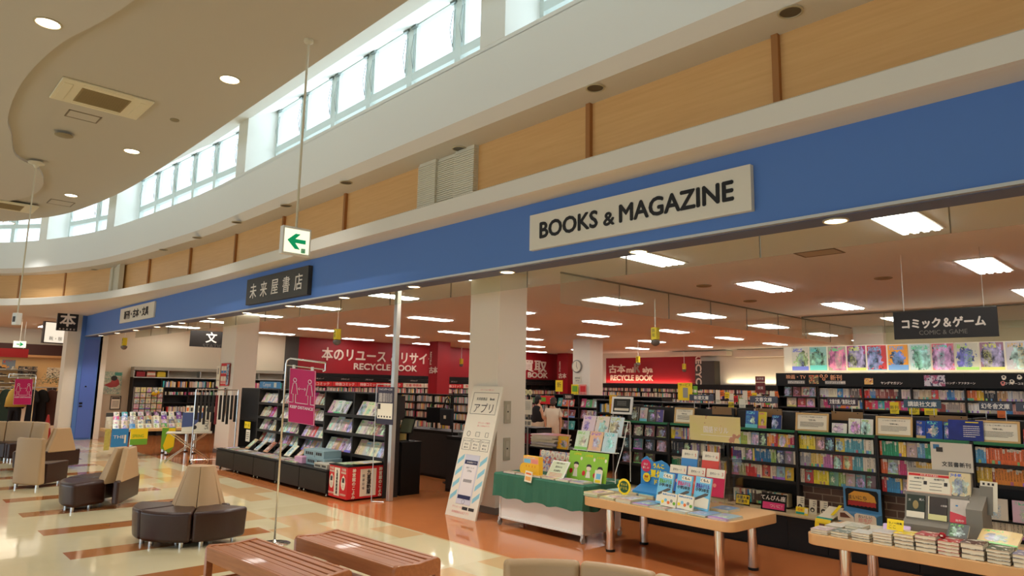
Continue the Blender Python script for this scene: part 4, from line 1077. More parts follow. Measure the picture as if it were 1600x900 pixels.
rows = [
 (1, 1.095, [('s', 2, YL), ('f', (190, 170, 120)), ('s', 20, None)]),
 (1, 0.905, [('s', 9, BK), ('f', BK), ('s', 20, None)]),
 (1, 0.715, [('s', 6, GR), ('s', 20, GY_), ('f', W), ('s', 10, None)]),
 (2, 1.095, [('s', 3, PU), ('s', 7, (176, 190, 80)), ('s', 2, W), ('f', (150, 170, 170)), ('f', BK), ('s', 4, (236, 150, 50)), ('s', 2, RD), ('f', (220, 180, 60)), ('s', 2, (240, 170, 50)), ('s', 8, (206, 40, 80))]),
 (2, 0.905, [('s', 1, RD), ('s', 5, PU), ('s', 2, W), ('f', (110, 120, 90)), ('s', 1, YL), ('s', 10, BL), ('s', 3, (150, 180, 90)), ('f', (60, 60, 80)), ('f', (130, 120, 120)), ('s', 4, W), ('s', 4, (214, 70, 56))]),
 (2, 0.715, [('f', (150, 140, 90)), ('s', 4, (170, 170, 120)), ('s', 6, (204, 62, 60)), ('s', 3, W), ('f', (190, 70, 50)), ('s', 3, W), ('f', (150, 190, 200)), ('f', (220, 180, 40))]),
 (2, 0.405, [('s', 12, None), ('s', 12, (90, 70, 60)), ('s', 8, None)]),
 (3, 1.095, [('s', 9, (230, 206, 40)), ('f', (150, 120, 100)), ('f', BK, 0.01), ('f', (220, 190, 50)), ('s', 9, TQ), ('s', 4, W), ('f', (206, 150, 170), 0.02), ('f', (150, 156, 170))]),
 (3, 0.905, [('s', 6, (170, 170, 170)), ('s', 6, (230, 200, 110)), ('s', 5, (196, 120, 170)), ('f', (170, 70, 70)), ('f', (210, 120, 50)), ('s', 5, TQ), ('s', 10, W), ('s', 5, (196, 90, 160)), ('s', 3, (200, 130, 90))]),
 (3, 0.715, [('s', 2, W), ('f', (180, 60, 60)), ('s', 8, (236, 220, 60)), ('f', (100, 150, 120)), ('s', 3, (150, 180, 90)), ('f', (190, 170, 150)), ('f', (100, 150, 150)), ('f', (120, 70, 60)), ('s', 3, W)]),
 (4, 1.095, [('s', 1, OR), ('s', 8, GR), ('s', 3, (230, 190, 60)), ('f', (180, 150, 140)), ('s', 3, (110, 160, 190)), ('s', 5, GR), ('s', 2, (110, 160, 190)), ('f', (196, 150, 170)), ('s', 10, None)]),
 (4, 0.905, [('s', 3, (230, 110, 50)), ('f', (170, 160, 140)), ('s', 4, PK), ('s', 4, GY_), ('s', 14, (222, 180, 60)), ('s', 3, RD)]),
 (4, 0.715, [('s', 2, RD), ('s', 6, (70, 150, 200)), ('s', 1, YL), ('f', (150, 140, 130)), ('s', 12, None)]),
 (5, 1.095, [('s', 4, (90, 160, 200)), ('s', 22, (224, 106, 44)), ('s', 12, (190, 150, 110))]),
 (5, 0.905, [('s', 6, (216, 180, 60)), ('s', 1, (150, 60, 40)), ('s', 12, (224, 140, 50)), ('s', 3, PU), ('s', 12, (150, 170, 80))]),
]
NB = 0
for i, z, plan in rows: NB += spine_row(i, z, plan, NB)
# face-out hardbacks low in the orange bay, with a row of pale spines beneath
for k, c in enumerate(((214, 206, 186), (210, 176, 190), (200, 196, 150))):
    mag((IX[5] + 0.04 + k * 0.245, IYU - 0.02, 0.575), 0.21, 0.15 + 0.05, 0.02, (math.radians(-8), 0, 0), c, 'large face-out picture book low in the orange spine bay, %s from its pole end' % nth(k + 1), 'low face-out books', name='picture_book', cat='picture book')
for k in range(20):
    book((IX[5] + 0.03 + k * 0.034, IYU, 0.42), 0.032, 0.12, 0.148, (0, 0, 0), (226, 212, 190), 'pale low spine, %s along under the picture books of the orange spine bay' % nth(k + 1), 'pale low spines', name='hardback', cat='hardback')
sl = thing('book_riser', 'thin black riser under the low picture books of the orange spine bay', 'riser', (IX[5] + 0.43, IYU + 0.0, 0.385)); MB().box(-0.40, 0.40, -0.02, 0.14, 0.0, 0.03).build('base', M_black, sl); MB().box(-0.40, 0.40, -0.03, 0.03, 0.172, 0.188).build('ledge', M_black, sl); MB().box(-0.40, -0.39, -0.02, 0.14, 0.03, 0.172).box(0.39, 0.40, -0.02, 0.14, 0.03, 0.172).build('end_panel', M_black, sl)
# dark face-out books of the first bay
dk = [[(110, 50, 40), (70, 64, 56), (140, 70, 80), (90, 50, 60)], [(60, 56, 50), (90, 130, 130), (56, 48, 46), (170, 120, 110)], [(90, 60, 44), (96, 64, 50), (100, 70, 50)]]
for j, z in enumerate((1.095, 0.905, 0.715)):
    for k, c in enumerate(dk[j]):
        mag((IX[0] + 0.06 + k * 0.195, IYU + 0.01, z + 0.001), 0.15, 0.148, 0.02, (math.radians(-8), 0, 0), c, 'dark face-out hardback, %s along the %s row of the first bay by the magazine rack' % (nth(k + 1), tiern[z]), 'dark face-out hardbacks', name='hardback', cat='hardback')
# on the green shelf tops
M_wood = mat('frame_pale_wood', (204, 166, 108), 0.5); M_signp = mat('publisher_sign_slate', (70, 72, 84), 0.5); M_signt = mat('publisher_sign_teal', (60, 84, 98), 0.5); M_signv = mat('publisher_sign_plum', (66, 50, 62), 0.5)
def framed(x0, x1, label):
    w = x1 - x0 - 0.04
    return card('framed_notice', label, 'framed notice', ((x0 + x1) / 2, 8.05, 1.318), w, 0.17, (math.radians(-9), 0, 0), M_cream,
                [('t', 'いつもご利用いただき', 0.014, M_ink, 0, 0.145, 0, w * 0.7), ('t', '「恋愛小説」', 0.018, M_ink, 0, 0.11), ('l', -w * 0.4, w * 0.4, 0.03, 0.09, 5, M_ink)], frame=(0.02, M_wood))
framed(-3.56, -3.18, 'wooden framed white notice on the green shelf above the yellow spines')
framed(-2.68, -2.32, 'wooden framed white notice on the green shelf beside the blue books')
framed(-1.76, -1.40, 'wooden framed white notice on the green shelf above the orange spines')
framed(-5.22, -4.92, 'wooden framed white notice partly behind the watercolour board')
for x, s in ((-3.95, 'above the blue face-out books'), (-3.02, 'above the line drawing books'), (-2.02, 'above the blue night sky books'), (-4.55, 'behind the watercolour board')):
    t = thing('wooden_tray', 'brown wooden tray back mounted on the bookcase top edge ' + s, 'tray', (x, 8.178, 1.435))
    MB().box(-0.17, 0.17, 0.0, 0.02, 0.0, 0.10).build('panel', mat('brown_tray', (130, 96, 56), 0.5), t, bevel=0.003)
    b = MB(); b.cyl((-0.12, 0, 0.085), (-0.12, -0.006, 0.085), 0.006); b.cyl((0.12, 0, 0.085), (0.12, -0.006, 0.085), 0.006); b.build('screw', M_black, t)
def gtop(x, w, h, c, s, tilt=-10):
    mag((x, 8.06, 1.297), w, h, 0.015, (math.radians(tilt), 0, 0), c, s, 'face-out books on the green shelf', name='hardback', cat='hardback')
gtop(-4.20, 0.16, 0.21, (50, 84, 160), 'dark blue face-out book, first on the green shelf right of the watercolour board')
gtop(-4.03, 0.10, 0.2, (210, 190, 40), 'black and yellow face-out book next to the dark blue one on the green shelf')
gtop(-3.86, 0.12, 0.17, (30, 50, 110), 'navy book with yellow foot on the green shelf below a wooden tray')
gtop(-3.15, 0.16, 0.11, (226, 224, 212), 'small white line drawing book on the green shelf beside the framed notice')
gtop(-2.97, 0.125, 0.17, (230, 228, 214), 'white line drawing book, first of the tall pair on the green shelf')
gtop(-2.84, 0.125, 0.17, (228, 226, 216), 'white line drawing book, second of the tall pair on the green shelf')
for k, (x, w, h) in enumerate(((-2.29, 0.085, 0.18), (-2.20, 0.15, 0.185), (-2.04, 0.07, 0.18))): gtop(x, w, h, (24, 66, 150), 'blue night sky book, %s of three on the green shelf' % nth(k + 1))
t = card('shelf_poster', 'wide blue and violet night sky poster panel on the green shelf', 'poster', (-1.84, 8.03, 1.302), 0.30, 0.20, (math.radians(-6), 0, 0), mat('night_blue', (38, 52, 150), 0.35, vary=(9, 0.75)), [('r', 0.0, 0.11, 0.175, 0.185, M_yel), ('l', -0.02, 0.12, 0.03, 0.15, 6, M_lett)])
gtop(-1.38, 0.12, 0.14, (190, 60, 50), 'white book with red foot at the picture edge on the green shelf')
gtop(-6.0, 0.17, 0.2, (70, 64, 60), 'dark face-out book beside the device frame on the green shelf')
gtop(-5.80, 0.12, 0.19, (190, 170, 160), 'white and red face-out book on the green shelf above the dark bay')
gtop(-5.66, 0.12, 0.17, (84, 84, 80), 'grey face-out book on the green shelf above the dark bay')
gtop(-5.52, 0.11, 0.17, (90, 80, 140), 'violet face-out book on the green shelf above the dark bay')
t = card('device_panel', 'white framed panel with dark screen standing on the green shelf', 'panel', (-6.07, 8.0, 1.41), 0.28, 0.19, (math.radians(-10), 0, math.radians(6)), mat('screen_dark', (48, 48, 44), 0.3), [('l', -0.08, 0.08, 0.09, 0.16, 3, M_steel), ('r', -0.12, 0.12, 0.02, 0.055, M_cream)], frame=(0.03, M_wht), th=0.02)
t2 = thing('panel_stand', 'small black stand under the white framed panel', 'stand', (-6.07, 8.03, 1.30)); MB().box(-0.1, 0.1, -0.03, 0.06, 0, 0.01).box(-0.012, 0.012, 0.02, 0.04, 0.01, 0.09).build('foot', M_black, t2)
def pubsign(x0, x1, s, m, label, y=8.36, z=1.60):
    t = thing('publisher_sign', label, 'sign', ((x0 + x1) / 2, y, z), group='publisher signs')
    w = (x1 - x0) / 2
    MB().box(-w, w, 0, 0.012, 0.0, 0.085).build('board', m, t, bevel=0.002)
    text('lettering', s, 0.058, M_lett, t, (0, -0.001, 0.043), ext=0.001, bold=0.001, width=min(2 * w * 0.85, 0.055 * len(s)))
    for sx in (-0.6, 0.6): MB().cyl((w * sx, 0.006, 0.0), (w * sx, 0.006, -0.10), 0.004, n=6).build('post', M_alu, t)
pubsign(-5.17, -4.80, '新潮文庫', M_signp, 'slate publisher sign above the watercolour board')
pubsign(-4.28, -3.91, '文春文庫', M_signp, 'slate publisher sign above the dark blue face-out books')
pubsign(-3.30, -2.96, '文春文庫／集英社文庫', M_signv, 'plum publisher sign with a slash above the line drawing books')
pubsign(-2.48, -2.12, '講談社文庫', M_signt, 'teal publisher sign above the blue night sky books')
pubsign(-1.78, -1.50, '幻冬舎文庫', M_signp, 'slate publisher sign above the framed notice by the orange card')
pubsign(-1.47, -1.12, '中公文庫', M_signp, 'slate publisher sign at the picture edge')
for x, w, h, m, s, lab in ((-1.62, 0.07, 0.1, M_org, '', 'plain orange card standing behind the slate sign'), (-2.62, 0.09, 0.13, M_yel, '新刊', 'yellow card, first of the yellow ones behind the framed notice'), (-2.42, 0.1, 0.12, M_yel, 'NEW', 'yellow card, second of the yellow ones behind the framed notice'), (-2.26, 0.12, 0.14, M_yel, '3', 'yellow card with a red number behind the blue books'), (-4.62, 0.08, 0.07, M_yel, '話題', 'small yellow card beside the framed notice over the watercolour board'), (-4.46, 0.09, 0.12, M_cream, '', 'cream card beside the small yellow card over the watercolour board')):
    card('shelf_card', lab, 'card', (x, 8.5, 1.525), w, h, (0, 0, 0), m, ([('t', s, 0.045, M_redp if s == '3' else M_ink, 0, h * 0.55)] if s else []) + [('l', -w * 0.35, w * 0.35, h * 0.1, h * 0.35, 2, M_ink)])
# things on the low display ledge
t = card('title_card', 'black card with white lettering and a pink strip on the low ledge', 'card', (-3.75, 7.80, 0.386), 0.30, 0.19, (math.radians(-14), 0, 0), M_black, [('t', 'てんびん座', 0.06, M_lett, -0.01, 0.14, 0.001), ('r', -0.13, 0.13, 0.015, 0.09, mat('print_hot_pink', (220, 60, 120), 0.5)), ('t', 'ついに！', 0.045, M_lett, 0.03, 0.052)])
t = card('title_card', 'yellow and black lettered card on the low ledge beside the pink strip card', 'card', (-4.16, 7.86, 0.386), 0.18, 0.13, (math.radians(-12), 0, 0), M_black, [('r', -0.085, 0.085, 0.015, 0.12, M_yel), ('t', '本屋大賞', 0.04, M_ink, 0, 0.09, 0.001), ('t', '受賞作', 0.04, M_ink, 0, 0.045, 0.001)])
for k, x in enumerate((-3.50, -3.36, -3.24)):
    t = card('author_card', 'small white portrait card on the low ledge, %s of three by the brick panel' % nth(k + 1), 'card', (x, 7.96, 0.386 + (0.02 if k == 0 else 0)), 0.085, 0.155, (math.radians(-6), 0, 0), M_cream, [('l', 0.0, 0.035, 0.08, 0.145, 3, M_ink)])
    MB().lathe([(0.025, 0), (0.025, 0.002)], n=14).build('portrait', M_ink, t, loc=(-0.005, -0.001, 0.045), rot=(PI / 2, 0, 0))
    MB().lathe([(0.013, 0), (0.013, 0.001)], n=12).build('face', M_cream, t, loc=(-0.005, -0.003, 0.04), rot=(PI / 2, 0, 0))
t = card('title_card', 'yellow and green card leaning before the first portrait card', 'card', (-3.42, 7.80, 0.386), 0.14, 0.085, (math.radians(-16), 0, 0), M_yel, [('r', -0.065, 0.03, 0.005, 0.03, mat('print_teal', (40, 150, 140), 0.5)), ('r', 0.03, 0.065, 0.02, 0.075, M_cream), ('t', '花咲', 0.03, M_redp, -0.02, 0.055)])
# long leaflet curling over the ledge edge
b = MB(); pr = [(0.26, 0.10), (0.14, 0.045), (0.02, 0.012), (-0.015, 0.0), (-0.035, -0.03), (-0.045, -0.08), (-0.05, -0.12)]
t = thing('leaflet', 'long yellow and white leaflet curling over the low ledge edge', 'leaflet', (-3.12, 7.67, 0.398), rot=(0, 0, math.radians(-8)))
for nm, i0, i1, m in (('upper_sheet', 0, 2, M_cream), ('green_strip', 2, 3, MATS['print_teal']), ('lower_sheet', 3, 6, M_yel)):
    b = MB(); vs = []
    for q in (0, 0.004):
        for k in range(i0, i1 + 1):
            for x in (-0.085, 0.085): vs.append((x, pr[k][0], pr[k][1] + q))
    n = i1 - i0 + 1; fs = []
    for k in range(n - 1): fs += [(2 * k, 2 * k + 1, 2 * k + 3, 2 * k + 2), (2 * n + 2 * k, 2 * n + 2 * k + 2, 2 * n + 2 * k + 3, 2 * n + 2 * k + 1), (2 * k, 2 * k + 2, 2 * n + 2 * k + 2, 2 * n + 2 * k), (2 * k + 1, 2 * n + 2 * k + 1, 2 * n + 2 * k + 3, 2 * k + 3)]
    b.add(vs, fs); b.build(nm, m, t)
MB().box(-0.03, 0.03, -0.052, -0.048, -0.09, -0.04).build('picture', mat('print_brown', (110, 70, 50), 0.5), t)
MB().box(0.05, 0.085, 0.0, 0.2, 0.02, 0.022).build('edge_strip', M_yel, t, loc=(0, 0.05, 0.03), rot=(math.radians(25), 0, 0))
# burger pop-up display
t = thing('popup_display', 'blue pop-up book display with a hand drawn burger on black', 'display', (-2.80, 7.72, 0.387))
MB().box(-0.19, 0.19, 0.16, 0.175, 0.0, 0.36).build('back_board', mat('display_blue', (84, 140, 180), 0.5), t, bevel=0.003)
MB().box(-0.19, 0.19, 0.0, 0.16, 0.0, 0.10).build('tray', MATS['display_blue'], t, bevel=0.003)
b = MB(); b.prism([(-0.16, 0.15), (0.16, 0.13), (0.165, 0.31), (0.15, 0.335), (-0.14, 0.345), (-0.165, 0.33)], 0.154, 0.158, 'y'); b.build('black_panel', M_black, t)
b = MB(); b.prism([(-0.135, 0.22), (0.145, 0.215), (0.13, 0.28), (0.07, 0.315), (-0.07, 0.32), (-0.13, 0.28)], 0.150, 0.154, 'y'); b.build('bun', mat('bun_orange', (222, 158, 52), 0.5), t)
b = MB(); b.prism([(-0.14 + 0.02 * k, 0.215 + (0.008 if k % 2 else -0.004)) for k in range(15)] + [(0.14 - 0.02 * k, 0.165 + (0.008 if k % 2 else 0)) for k in range(15)], 0.150, 0.154, 'y'); b.build('filling', mat('filling_red', (176, 40, 30), 0.5), t)
text('lettering', 'まいにち', 0.05, M_ink, t, (-0.04, 0.149, 0.255), ext=0.001)
b = MB(); b.prism([(-0.19, 0.02), (-0.02, 0.01), (-0.03, 0.07), (-0.10, 0.12), (-0.17, 0.125), (-0.195, 0.08)], -0.012, -0.004, 'y'); b.build('cut_out', M_cream, t)
b = MB(); b.prism([(-0.165, 0.055), (-0.06, 0.06), (-0.12, 0.105), (-0.165, 0.10)], -0.016, -0.012, 'y'); b.build('cut_out_picture', MATS['print_brown'], t)
b = MB(); b.prism([(-0.02, 0.005), (0.19, 0.0), (0.19, 0.09), (0.17, 0.11), (0.0, 0.115), (-0.02, 0.10)], -0.012, -0.004, 'y'); b.build('caption_card', M_cream, t)
text('lettering', 'おいしい', 0.035, M_ink, t, (0.085, -0.013, 0.09), ext=0.0006); text('lettering', '絵本が', 0.045, M_pink, t, (0.085, -0.013, 0.055), ext=0.0006); text('lettering', 'いっぱい', 0.035, M_pink, t, (0.085, -0.013, 0.022), ext=0.0006)

# ------------------------------------------------------------------ comics wall at the back with its header, posters and hanging sign
CYW = 14.4
CX = [-6.74 + 0.87 * k for k in range(10)]
comic_lab = ['with film and drama books', 'with new comics', 'under the small orange card', 'under the pink picture card', 'under the plain dark header', 'under the scattered face cut-outs', 'past the cut-outs', 'out of view', 'out of view further on']
for i in range(9):
    x0, x1 = CX[i], CX[i + 1]; w = (x1 - x0) / 2
    t = thing('comic_bookcase', 'tall black comics bookcase bay ' + comic_lab[i], 'bookcase', ((x0 + x1) / 2, CYW, 0), group='comics bookcase bays')
    for s in (-1, 1): MB().box(s * w - (0.014 if s > 0 else 0), s * w + (0.014 if s < 0 else 0), 0.0, 0.33, 0.0, 1.88).build('upright', M_blk2, t)
    MB().box(-w + 0.014, w - 0.014, 0.30, 0.32, 0.0, 1.88).build('back_panel', M_blk2, t)
    for z in (1.655, 1.435, 1.215, 0.99, 0.76, 0.5): MB().box(-w + 0.014, w - 0.014, 0.02, 0.30, z - 0.03, z).build('shelf', M_blk2, t)
    MB().box(-w + 0.001, w - 0.001, -0.03, 0.33, 1.87, 2.14).build('header', M_black, t)
ncom = 0
for i in range(1, 6):
    for j, z in enumerate((1.655, 1.435)):
        x = CX[i] + 0.016
        while x < min(CX[i + 1] - 0.047, -2.15) and ncom < 295:
            run = rnd.randint(3, 9); c = pale() if rnd.random() < 0.72 else bright(); 
            if rnd.random() < 0.12:
                if x + 0.115 < CX[i + 1] - 0.02:
                    mag((x, CYW + 0.05, z + 0.001), 0.113, 0.175, 0.014, (math.radians(-4), 0, 0), bright(), 'face-out comic on the %s row of the comics bay %s' % (['top', 'second', 'third'][j], comic_lab[i]), 'face-out comics', name='comic_volume', cat='comic book'); x += 0.118
                continue
            for q in range(run):
                th = rnd.uniform(0.022, 0.029)
                if x + th > CX[i + 1] - 0.016: break
                ncom += 1
                book((x, CYW + 0.05, z + 0.001), th - 0.001, 0.11, 0.174 + rnd.uniform(-0.004, 0.004), (0, 0, 0), c, 'comic spine standing on the %s row of the comics bay %s' % (['top', 'second', 'third'][j], comic_lab[i]), 'comic spines %d %d' % (i, j), name='comic_volume', cat='comic book')
                x += th
for k, (x, z, w, h, c) in enumerate(((-6.55, 1.657, 0.16, 0.2, (90, 60, 54)), (-6.36, 1.657, 0.16, 0.2, (120, 60, 50)), (-6.18, 1.657, 0.16, 0.2, (206, 160, 120)), (-6.02, 1.657, 0.14, 0.2, (190, 150, 120)), (-6.5, 1.437, 0.2, 0.19, (200, 180, 160)), (-6.27, 1.437, 0.17, 0.19, (170, 60, 50)), (-6.08, 1.437, 0.17, 0.19, (214, 180, 150)))):
    mag((x - 0.06, CYW + 0.06, z), w, h, 0.02, (math.radians(-5), 0, 0), c, 'face-out film book, %s of those in the film and drama bay' % nth(k + 1), 'film books', name='comic_volume', cat='comic book')
def header_text(x, s, size, m, z, label, back=None):
    t = thing('header_label', label, 'label', (x, CYW - 0.033, z))
    if back: MB().box(-back[0] / 2, back[0] / 2, -0.002, 0.002, -back[1] / 2, back[1] / 2).build('plate', back[2], t)
    text('lettering', s, size, m, t, (0, -0.003, 0), ext=0.001, bold=0.001)
M_olet = mat('orange_lettering', (236, 166, 120), 0.5)
header_text(-6.3, '映画・TV', 0.10, M_olet, 2.06, 'orange lettered film and television label on the comics header')
header_text(-6.3, 'メディアセレクト', 0.045, M_lett, 1.95, 'small grey plate under the film and television label', (0.36, 0.07, M_steel))
header_text(-5.48, '新刊', 0.12, M_olet, 2.05, 'orange new releases label on the comics header')
header_text(-5.5, 'ヤングコミック新刊', 0.045, M_lett, 1.95, 'small grey plate under the new releases label', (0.4, 0.07, M_steel))
t = thing('header_label', 'three round orange rings beside the new releases label', 'label', (-5.72, CYW - 0.033, 2.05))
for k, (dx, dz) in enumerate(((-0.05, 0.03), (0.05, 0.03), (0.0, -0.03))): MB().tube([(dx + 0.025 * math.cos(a * PI / 6), -0.003, dz + 0.025 * math.sin(a * PI / 6)) for a in range(12)], 0.008, 5, True).build('ring', M_olet, t)
header_text(-4.45, 'ヤングマガジン', 0.055, M_lett, 1.95, 'pale lettering on the comics header past the orange card')
header_text(-3.35, 'モーニング・アフタヌーン', 0.045, M_lett, 1.96, 'pale lettering on the comics header past the pink picture card')
header_text(-2.45, 'フラワーコミックス', 0.045, M_lett, 1.96, 'pale lettering on the comics header below the face cut-outs')
def pic_mat(name, c1, c2, c3, sc=7, seed=0.0):
    m, t, b = custom(name); _, v = t.xyz('Object')
    mp = t.new('ShaderNodeMapping'); mp.inputs['Location'].default_value = (seed, seed * 1.7, seed * 0.3); t.link(v, mp.inputs[0])
    n1 = t.noise(mp.outputs[0], sc, 4)[0]; n2 = t.noise(mp.outputs[0], sc * 2.3, 3)[0]
    c = t.mix(t.math('GREATER_THAN', n1, 0.52), srgb(*c1), srgb(*c2)); c = t.mix(t.math('GREATER_THAN', n2, 0.58), c, srgb(*c3))
    t.link(c, b.inputs['Base Color']); b.inputs['Roughness'].default_value = 0.5
    return m
for x, w, m, lab in ((-4.86, 0.16, pic_mat('pic_orange', (220, 170, 90), (150, 60, 40), (240, 220, 180), 12), 'small orange picture card on the comics header'), (-3.72, 0.34, pic_mat('pic_pinkcar', (206, 200, 206), (170, 90, 120), (70, 60, 90), 9, 3), 'pink and violet picture card on the comics header'), (-5.93, 0.2, pic_mat('pic_game', (90, 84, 60), (200, 80, 50), (220, 190, 120), 14, 5), 'brown and red picture card between the two orange header labels')):
    card('header_card', lab, 'card', (x, CYW - 0.036, 1.90 if w > 0.3 else 1.92), w, 0.2 if w > 0.3 else 0.12 + 0.06 * (w == 0.2), (0, 0, 0), m)
for k, (x, z) in enumerate(((-2.66, 2.06), (-2.55, 1.99), (-2.44, 2.07), (-2.22, 2.06), (-2.08, 2.05), (-2.03, 1.98), (-2.68, 1.96))):
    t = thing('face_cut_out', 'small pale cut-out figure on the dark comics header, %s of the scattered ones' % nth(k + 1), 'cut-out', (x, CYW - 0.034, z), group='header cut-outs')
    b = MB(); b.prism([(0.035 * math.cos(a * PI / 5) * (1 + 0.2 * math.sin(a * 2.0 + k)), 0.042 * math.sin(a * PI / 5)) for a in range(10)], -0.003, 0.003, 'y'); b.build('paper', M_pink if k == 6 else M_cream, t)
    b = MB(); b.prism([(0.018 * math.cos(a * PI / 4), 0.012 + 0.016 * math.sin(a * PI / 4)) for a in range(8)], -0.005, -0.003, 'y'); b.build('drawing', M_ink, t)
# poster board over the comics
t = thing('poster_board', 'long white board above the comics header carrying a row of posters', 'board', (-2.8, CYW + 0.2, 2.16))
MB().box(-3.85, 3.85, 0.0, 0.05, 0.0, 0.55).build('panel', mat('board_white', (236, 228, 206), 0.6), t)
PC = [((214, 210, 190), (120, 130, 150), (180, 180, 90)), ((150, 190, 180), (196, 80, 60), (50, 40, 40)), ((170, 160, 140), (200, 150, 70), (60, 54, 60)), ((170, 60, 110), (130, 50, 110), (230, 200, 180)), ((190, 60, 60), (60, 40, 40), (220, 160, 120)), ((226, 150, 40), (230, 200, 110), (150, 60, 40)), ((190, 206, 206), (190, 50, 70), (60, 60, 100)), ((206, 110, 120), (90, 140, 200), (230, 220, 200)), ((200, 196, 176), (150, 146, 130), (90, 86, 80)), ((150, 110, 130), (220, 180, 60), (90, 70, 60)), ((190, 186, 190), (80, 70, 110), (200, 70, 100)), ((200, 60, 60), (40, 40, 40), (220, 200, 160)), ((90, 150, 170), (220, 200, 90), (40, 50, 80))]
px0 = [-6.47 + 0.383 * k for k in range(13)]
pcol = ['pale sketchy', 'mint and red', 'grey and gold', 'magenta', 'red and black', 'orange and gold', 'pale blue with red', 'pink and blue', 'grey monochrome', 'mauve and yellow', 'lilac and navy', 'scarlet', 'teal']
for k in range(13):
    mag((px0[k], CYW + 0.190, 2.205), 0.352, 0.49, 0.004, (0, 0, 0), PC[k][0], '%s poster on the white board above the comics wall' % pcol[k], 'posters over the comics', me=ME_poster, name='poster', cat='poster')
# hanging comics sign
t = thing('hanging_sign', 'black hanging sign with big white comic and game lettering', 'sign', (-2.18, 8.92, 2.555))
MB().box(-0.52, 0.52, -0.01, 0.01, -0.165, 0.165).build('board', mat('sign_brownblack', (30, 24, 20), 0.5), t, bevel=0.003)
text('lettering', 'コミック＆ゲーム', 0.125, M_lett, t, (-0.01, -0.011, 0.015), ext=0.001, bold=0.005, width=0.83)
text('lettering', 'COMIC & GAME', 0.072, mat('lettering_grey', (120, 112, 104), 0.5), t, (-0.01, -0.011, -0.095), ext=0.001, width=0.48)
for s in (-0.4, 0.4): MB().cyl((s, 0, 0.165), (s, 0, ZC - 2.555), 0.003, n=5).build('wire', M_alu, t)
# ------------------------------------------------------------------ display tables
M_beech = mat('beech_edge', (214, 168, 112), 0.4, vary=(6, 0.12))
M_clear = bpy.data.materials.new('clear_acrylic'); M_clear.use_nodes = True; glass_mat(M_clear, (0.97, 0.98, 0.98, 1), 1.0)
def rtable(name, label, loc, rz, W, D, H, th, legs, rr=0.12):
    t = thing(name, label, 'table', loc, rz)
    pts = []
    for cx, cy, a0 in ((W / 2 - rr, D / 2 - rr, 0), (-W / 2 + rr, D / 2 - rr, 90), (-W / 2 + rr, -D / 2 + rr, 180), (W / 2 - rr, -D / 2 + rr, 270)):
        for k in range(7): a = math.radians(a0 + 15 * k); pts.append((cx + rr * math.cos(a), cy + rr * math.sin(a)))
    MB().prism(pts, H - th, H).build('tabletop', M_beech, t, bevel=0.006)
    for x, y in legs:
        b = MB(); b.lathe([(0.047, 0.02), (0.047, H - th)], (x, y, 0), 24); l = b.build('leg', M_chrome, t, auto=True)
        MB().lathe([(0.05, 0.0), (0.05, 0.022), (0.044, 0.03)], (x, y, 0), 20).build('leg_foot', M_black, l, auto=True)
    return t
T1 = (-4.13, 6.36, 0); T1r = -0.05; TZ = 0.56
rtable('display_table', 'beech topped table on chrome legs covered with childrens workbooks', T1, T1r, 1.86, 0.92, TZ, 0.095, [(-0.63, -0.30), (-0.63, 0.28), (0.70, -0.28), (0.72, 0.28)])
c1, s1 = math.cos(T1r), math.sin(T1r)
def on1(x, y, z=0): return (T1[0] + c1 * x - s1 * y, T1[1] + s1 * x + c1 * y, TZ + z)
rb = random.Random(3)
def flatcol(): return rb.choice([(200, 206, 196), (120, 160, 190), (226, 222, 204), (190, 196, 150), (206, 180, 150), (150, 180, 190), (220, 200, 140), (180, 150, 150), (230, 228, 216)])
# piles of workbooks lying flat: two rows, individually stacked
names = ['front', 'back']
for r_, y in enumerate((-0.44, -0.05, 0.20)):
    n = 8 if r_ == 0 else 7
    for k in range(n):
        x = -0.90 + k * 0.225 + rb.uniform(0, 0.015)
        if r_ == 1 and -0.35 < x < 0.45: continue
        if r_ == 0 and -0.1 < x < 0.5: 
            hgt = 2
        else: hgt = rb.choice([3, 4, 5]) if (k < 3) else rb.choice([2, 3])
        if r_ == 2: hgt = 2
        if r_ == 2 and -0.35 < x < 0.5: continue
        w, d = 0.20, (0.28 if r_ == 0 else 0.22)
        for q in range(hgt):
            o = mag(on1(x + rb.uniform(-0.004, 0.004), y + rb.uniform(-0.004, 0.004), 0.0005 + q * 0.0095), w, d, 0.0092, (math.radians(-90), 0, 0), flatcol(),
                'workbook in the %s pile of the %s beech table row, %s from bottom' % (nth(k + 1), ('front', 'middle', 'back')[r_], nth(q + 1)), 'workbook piles', name='workbook', cat='workbook')
            o.rotation_euler = Euler((math.radians(-90), 0, T1r + rb.uniform(-0.02, 0.02)))
            o.location.z += 0.0092
TL = math.radians
def drill(name, label, loc, w, h, rot, base, title, tcol, series='くもん', icon=None):
    t = thing(name, label, 'workbook', loc, rot=rot)
    MB().box(-w / 2, w / 2, 0, 0.012, 0, h).build('cover', base, t)
    MB().box(-w / 2 + 0.002, w / 2 - 0.002, 0.012, 0.022, 0.002, h - 0.002).build('pages', M_paper, t)
    if series: 
        MB().box(-w * 0.2, w * 0.42, -0.0015, 0, h * 0.83, h * 0.97).build('label_strip', M_cream, t)
        text('lettering', series, 0.032, M_ink, t, (w * 0.08, -0.002, h * 0.9), ext=0.0005, bold=0.001, width=w * 0.5)
    for k, ln in enumerate(title):
        text('lettering', ln[0], ln[1], tcol if len(ln) < 4 else ln[3], t, (0, -0.002, h * ln[2]), ext=0.0006, bold=0.0012, width=w * 0.84)
    return t
M_skyp = mat('print_sky', (120, 190, 220), 0.4); M_purple = mat('print_purple', (86, 60, 150), 0.5); M_mag2 = mat('print_magenta', (206, 60, 110), 0.5)
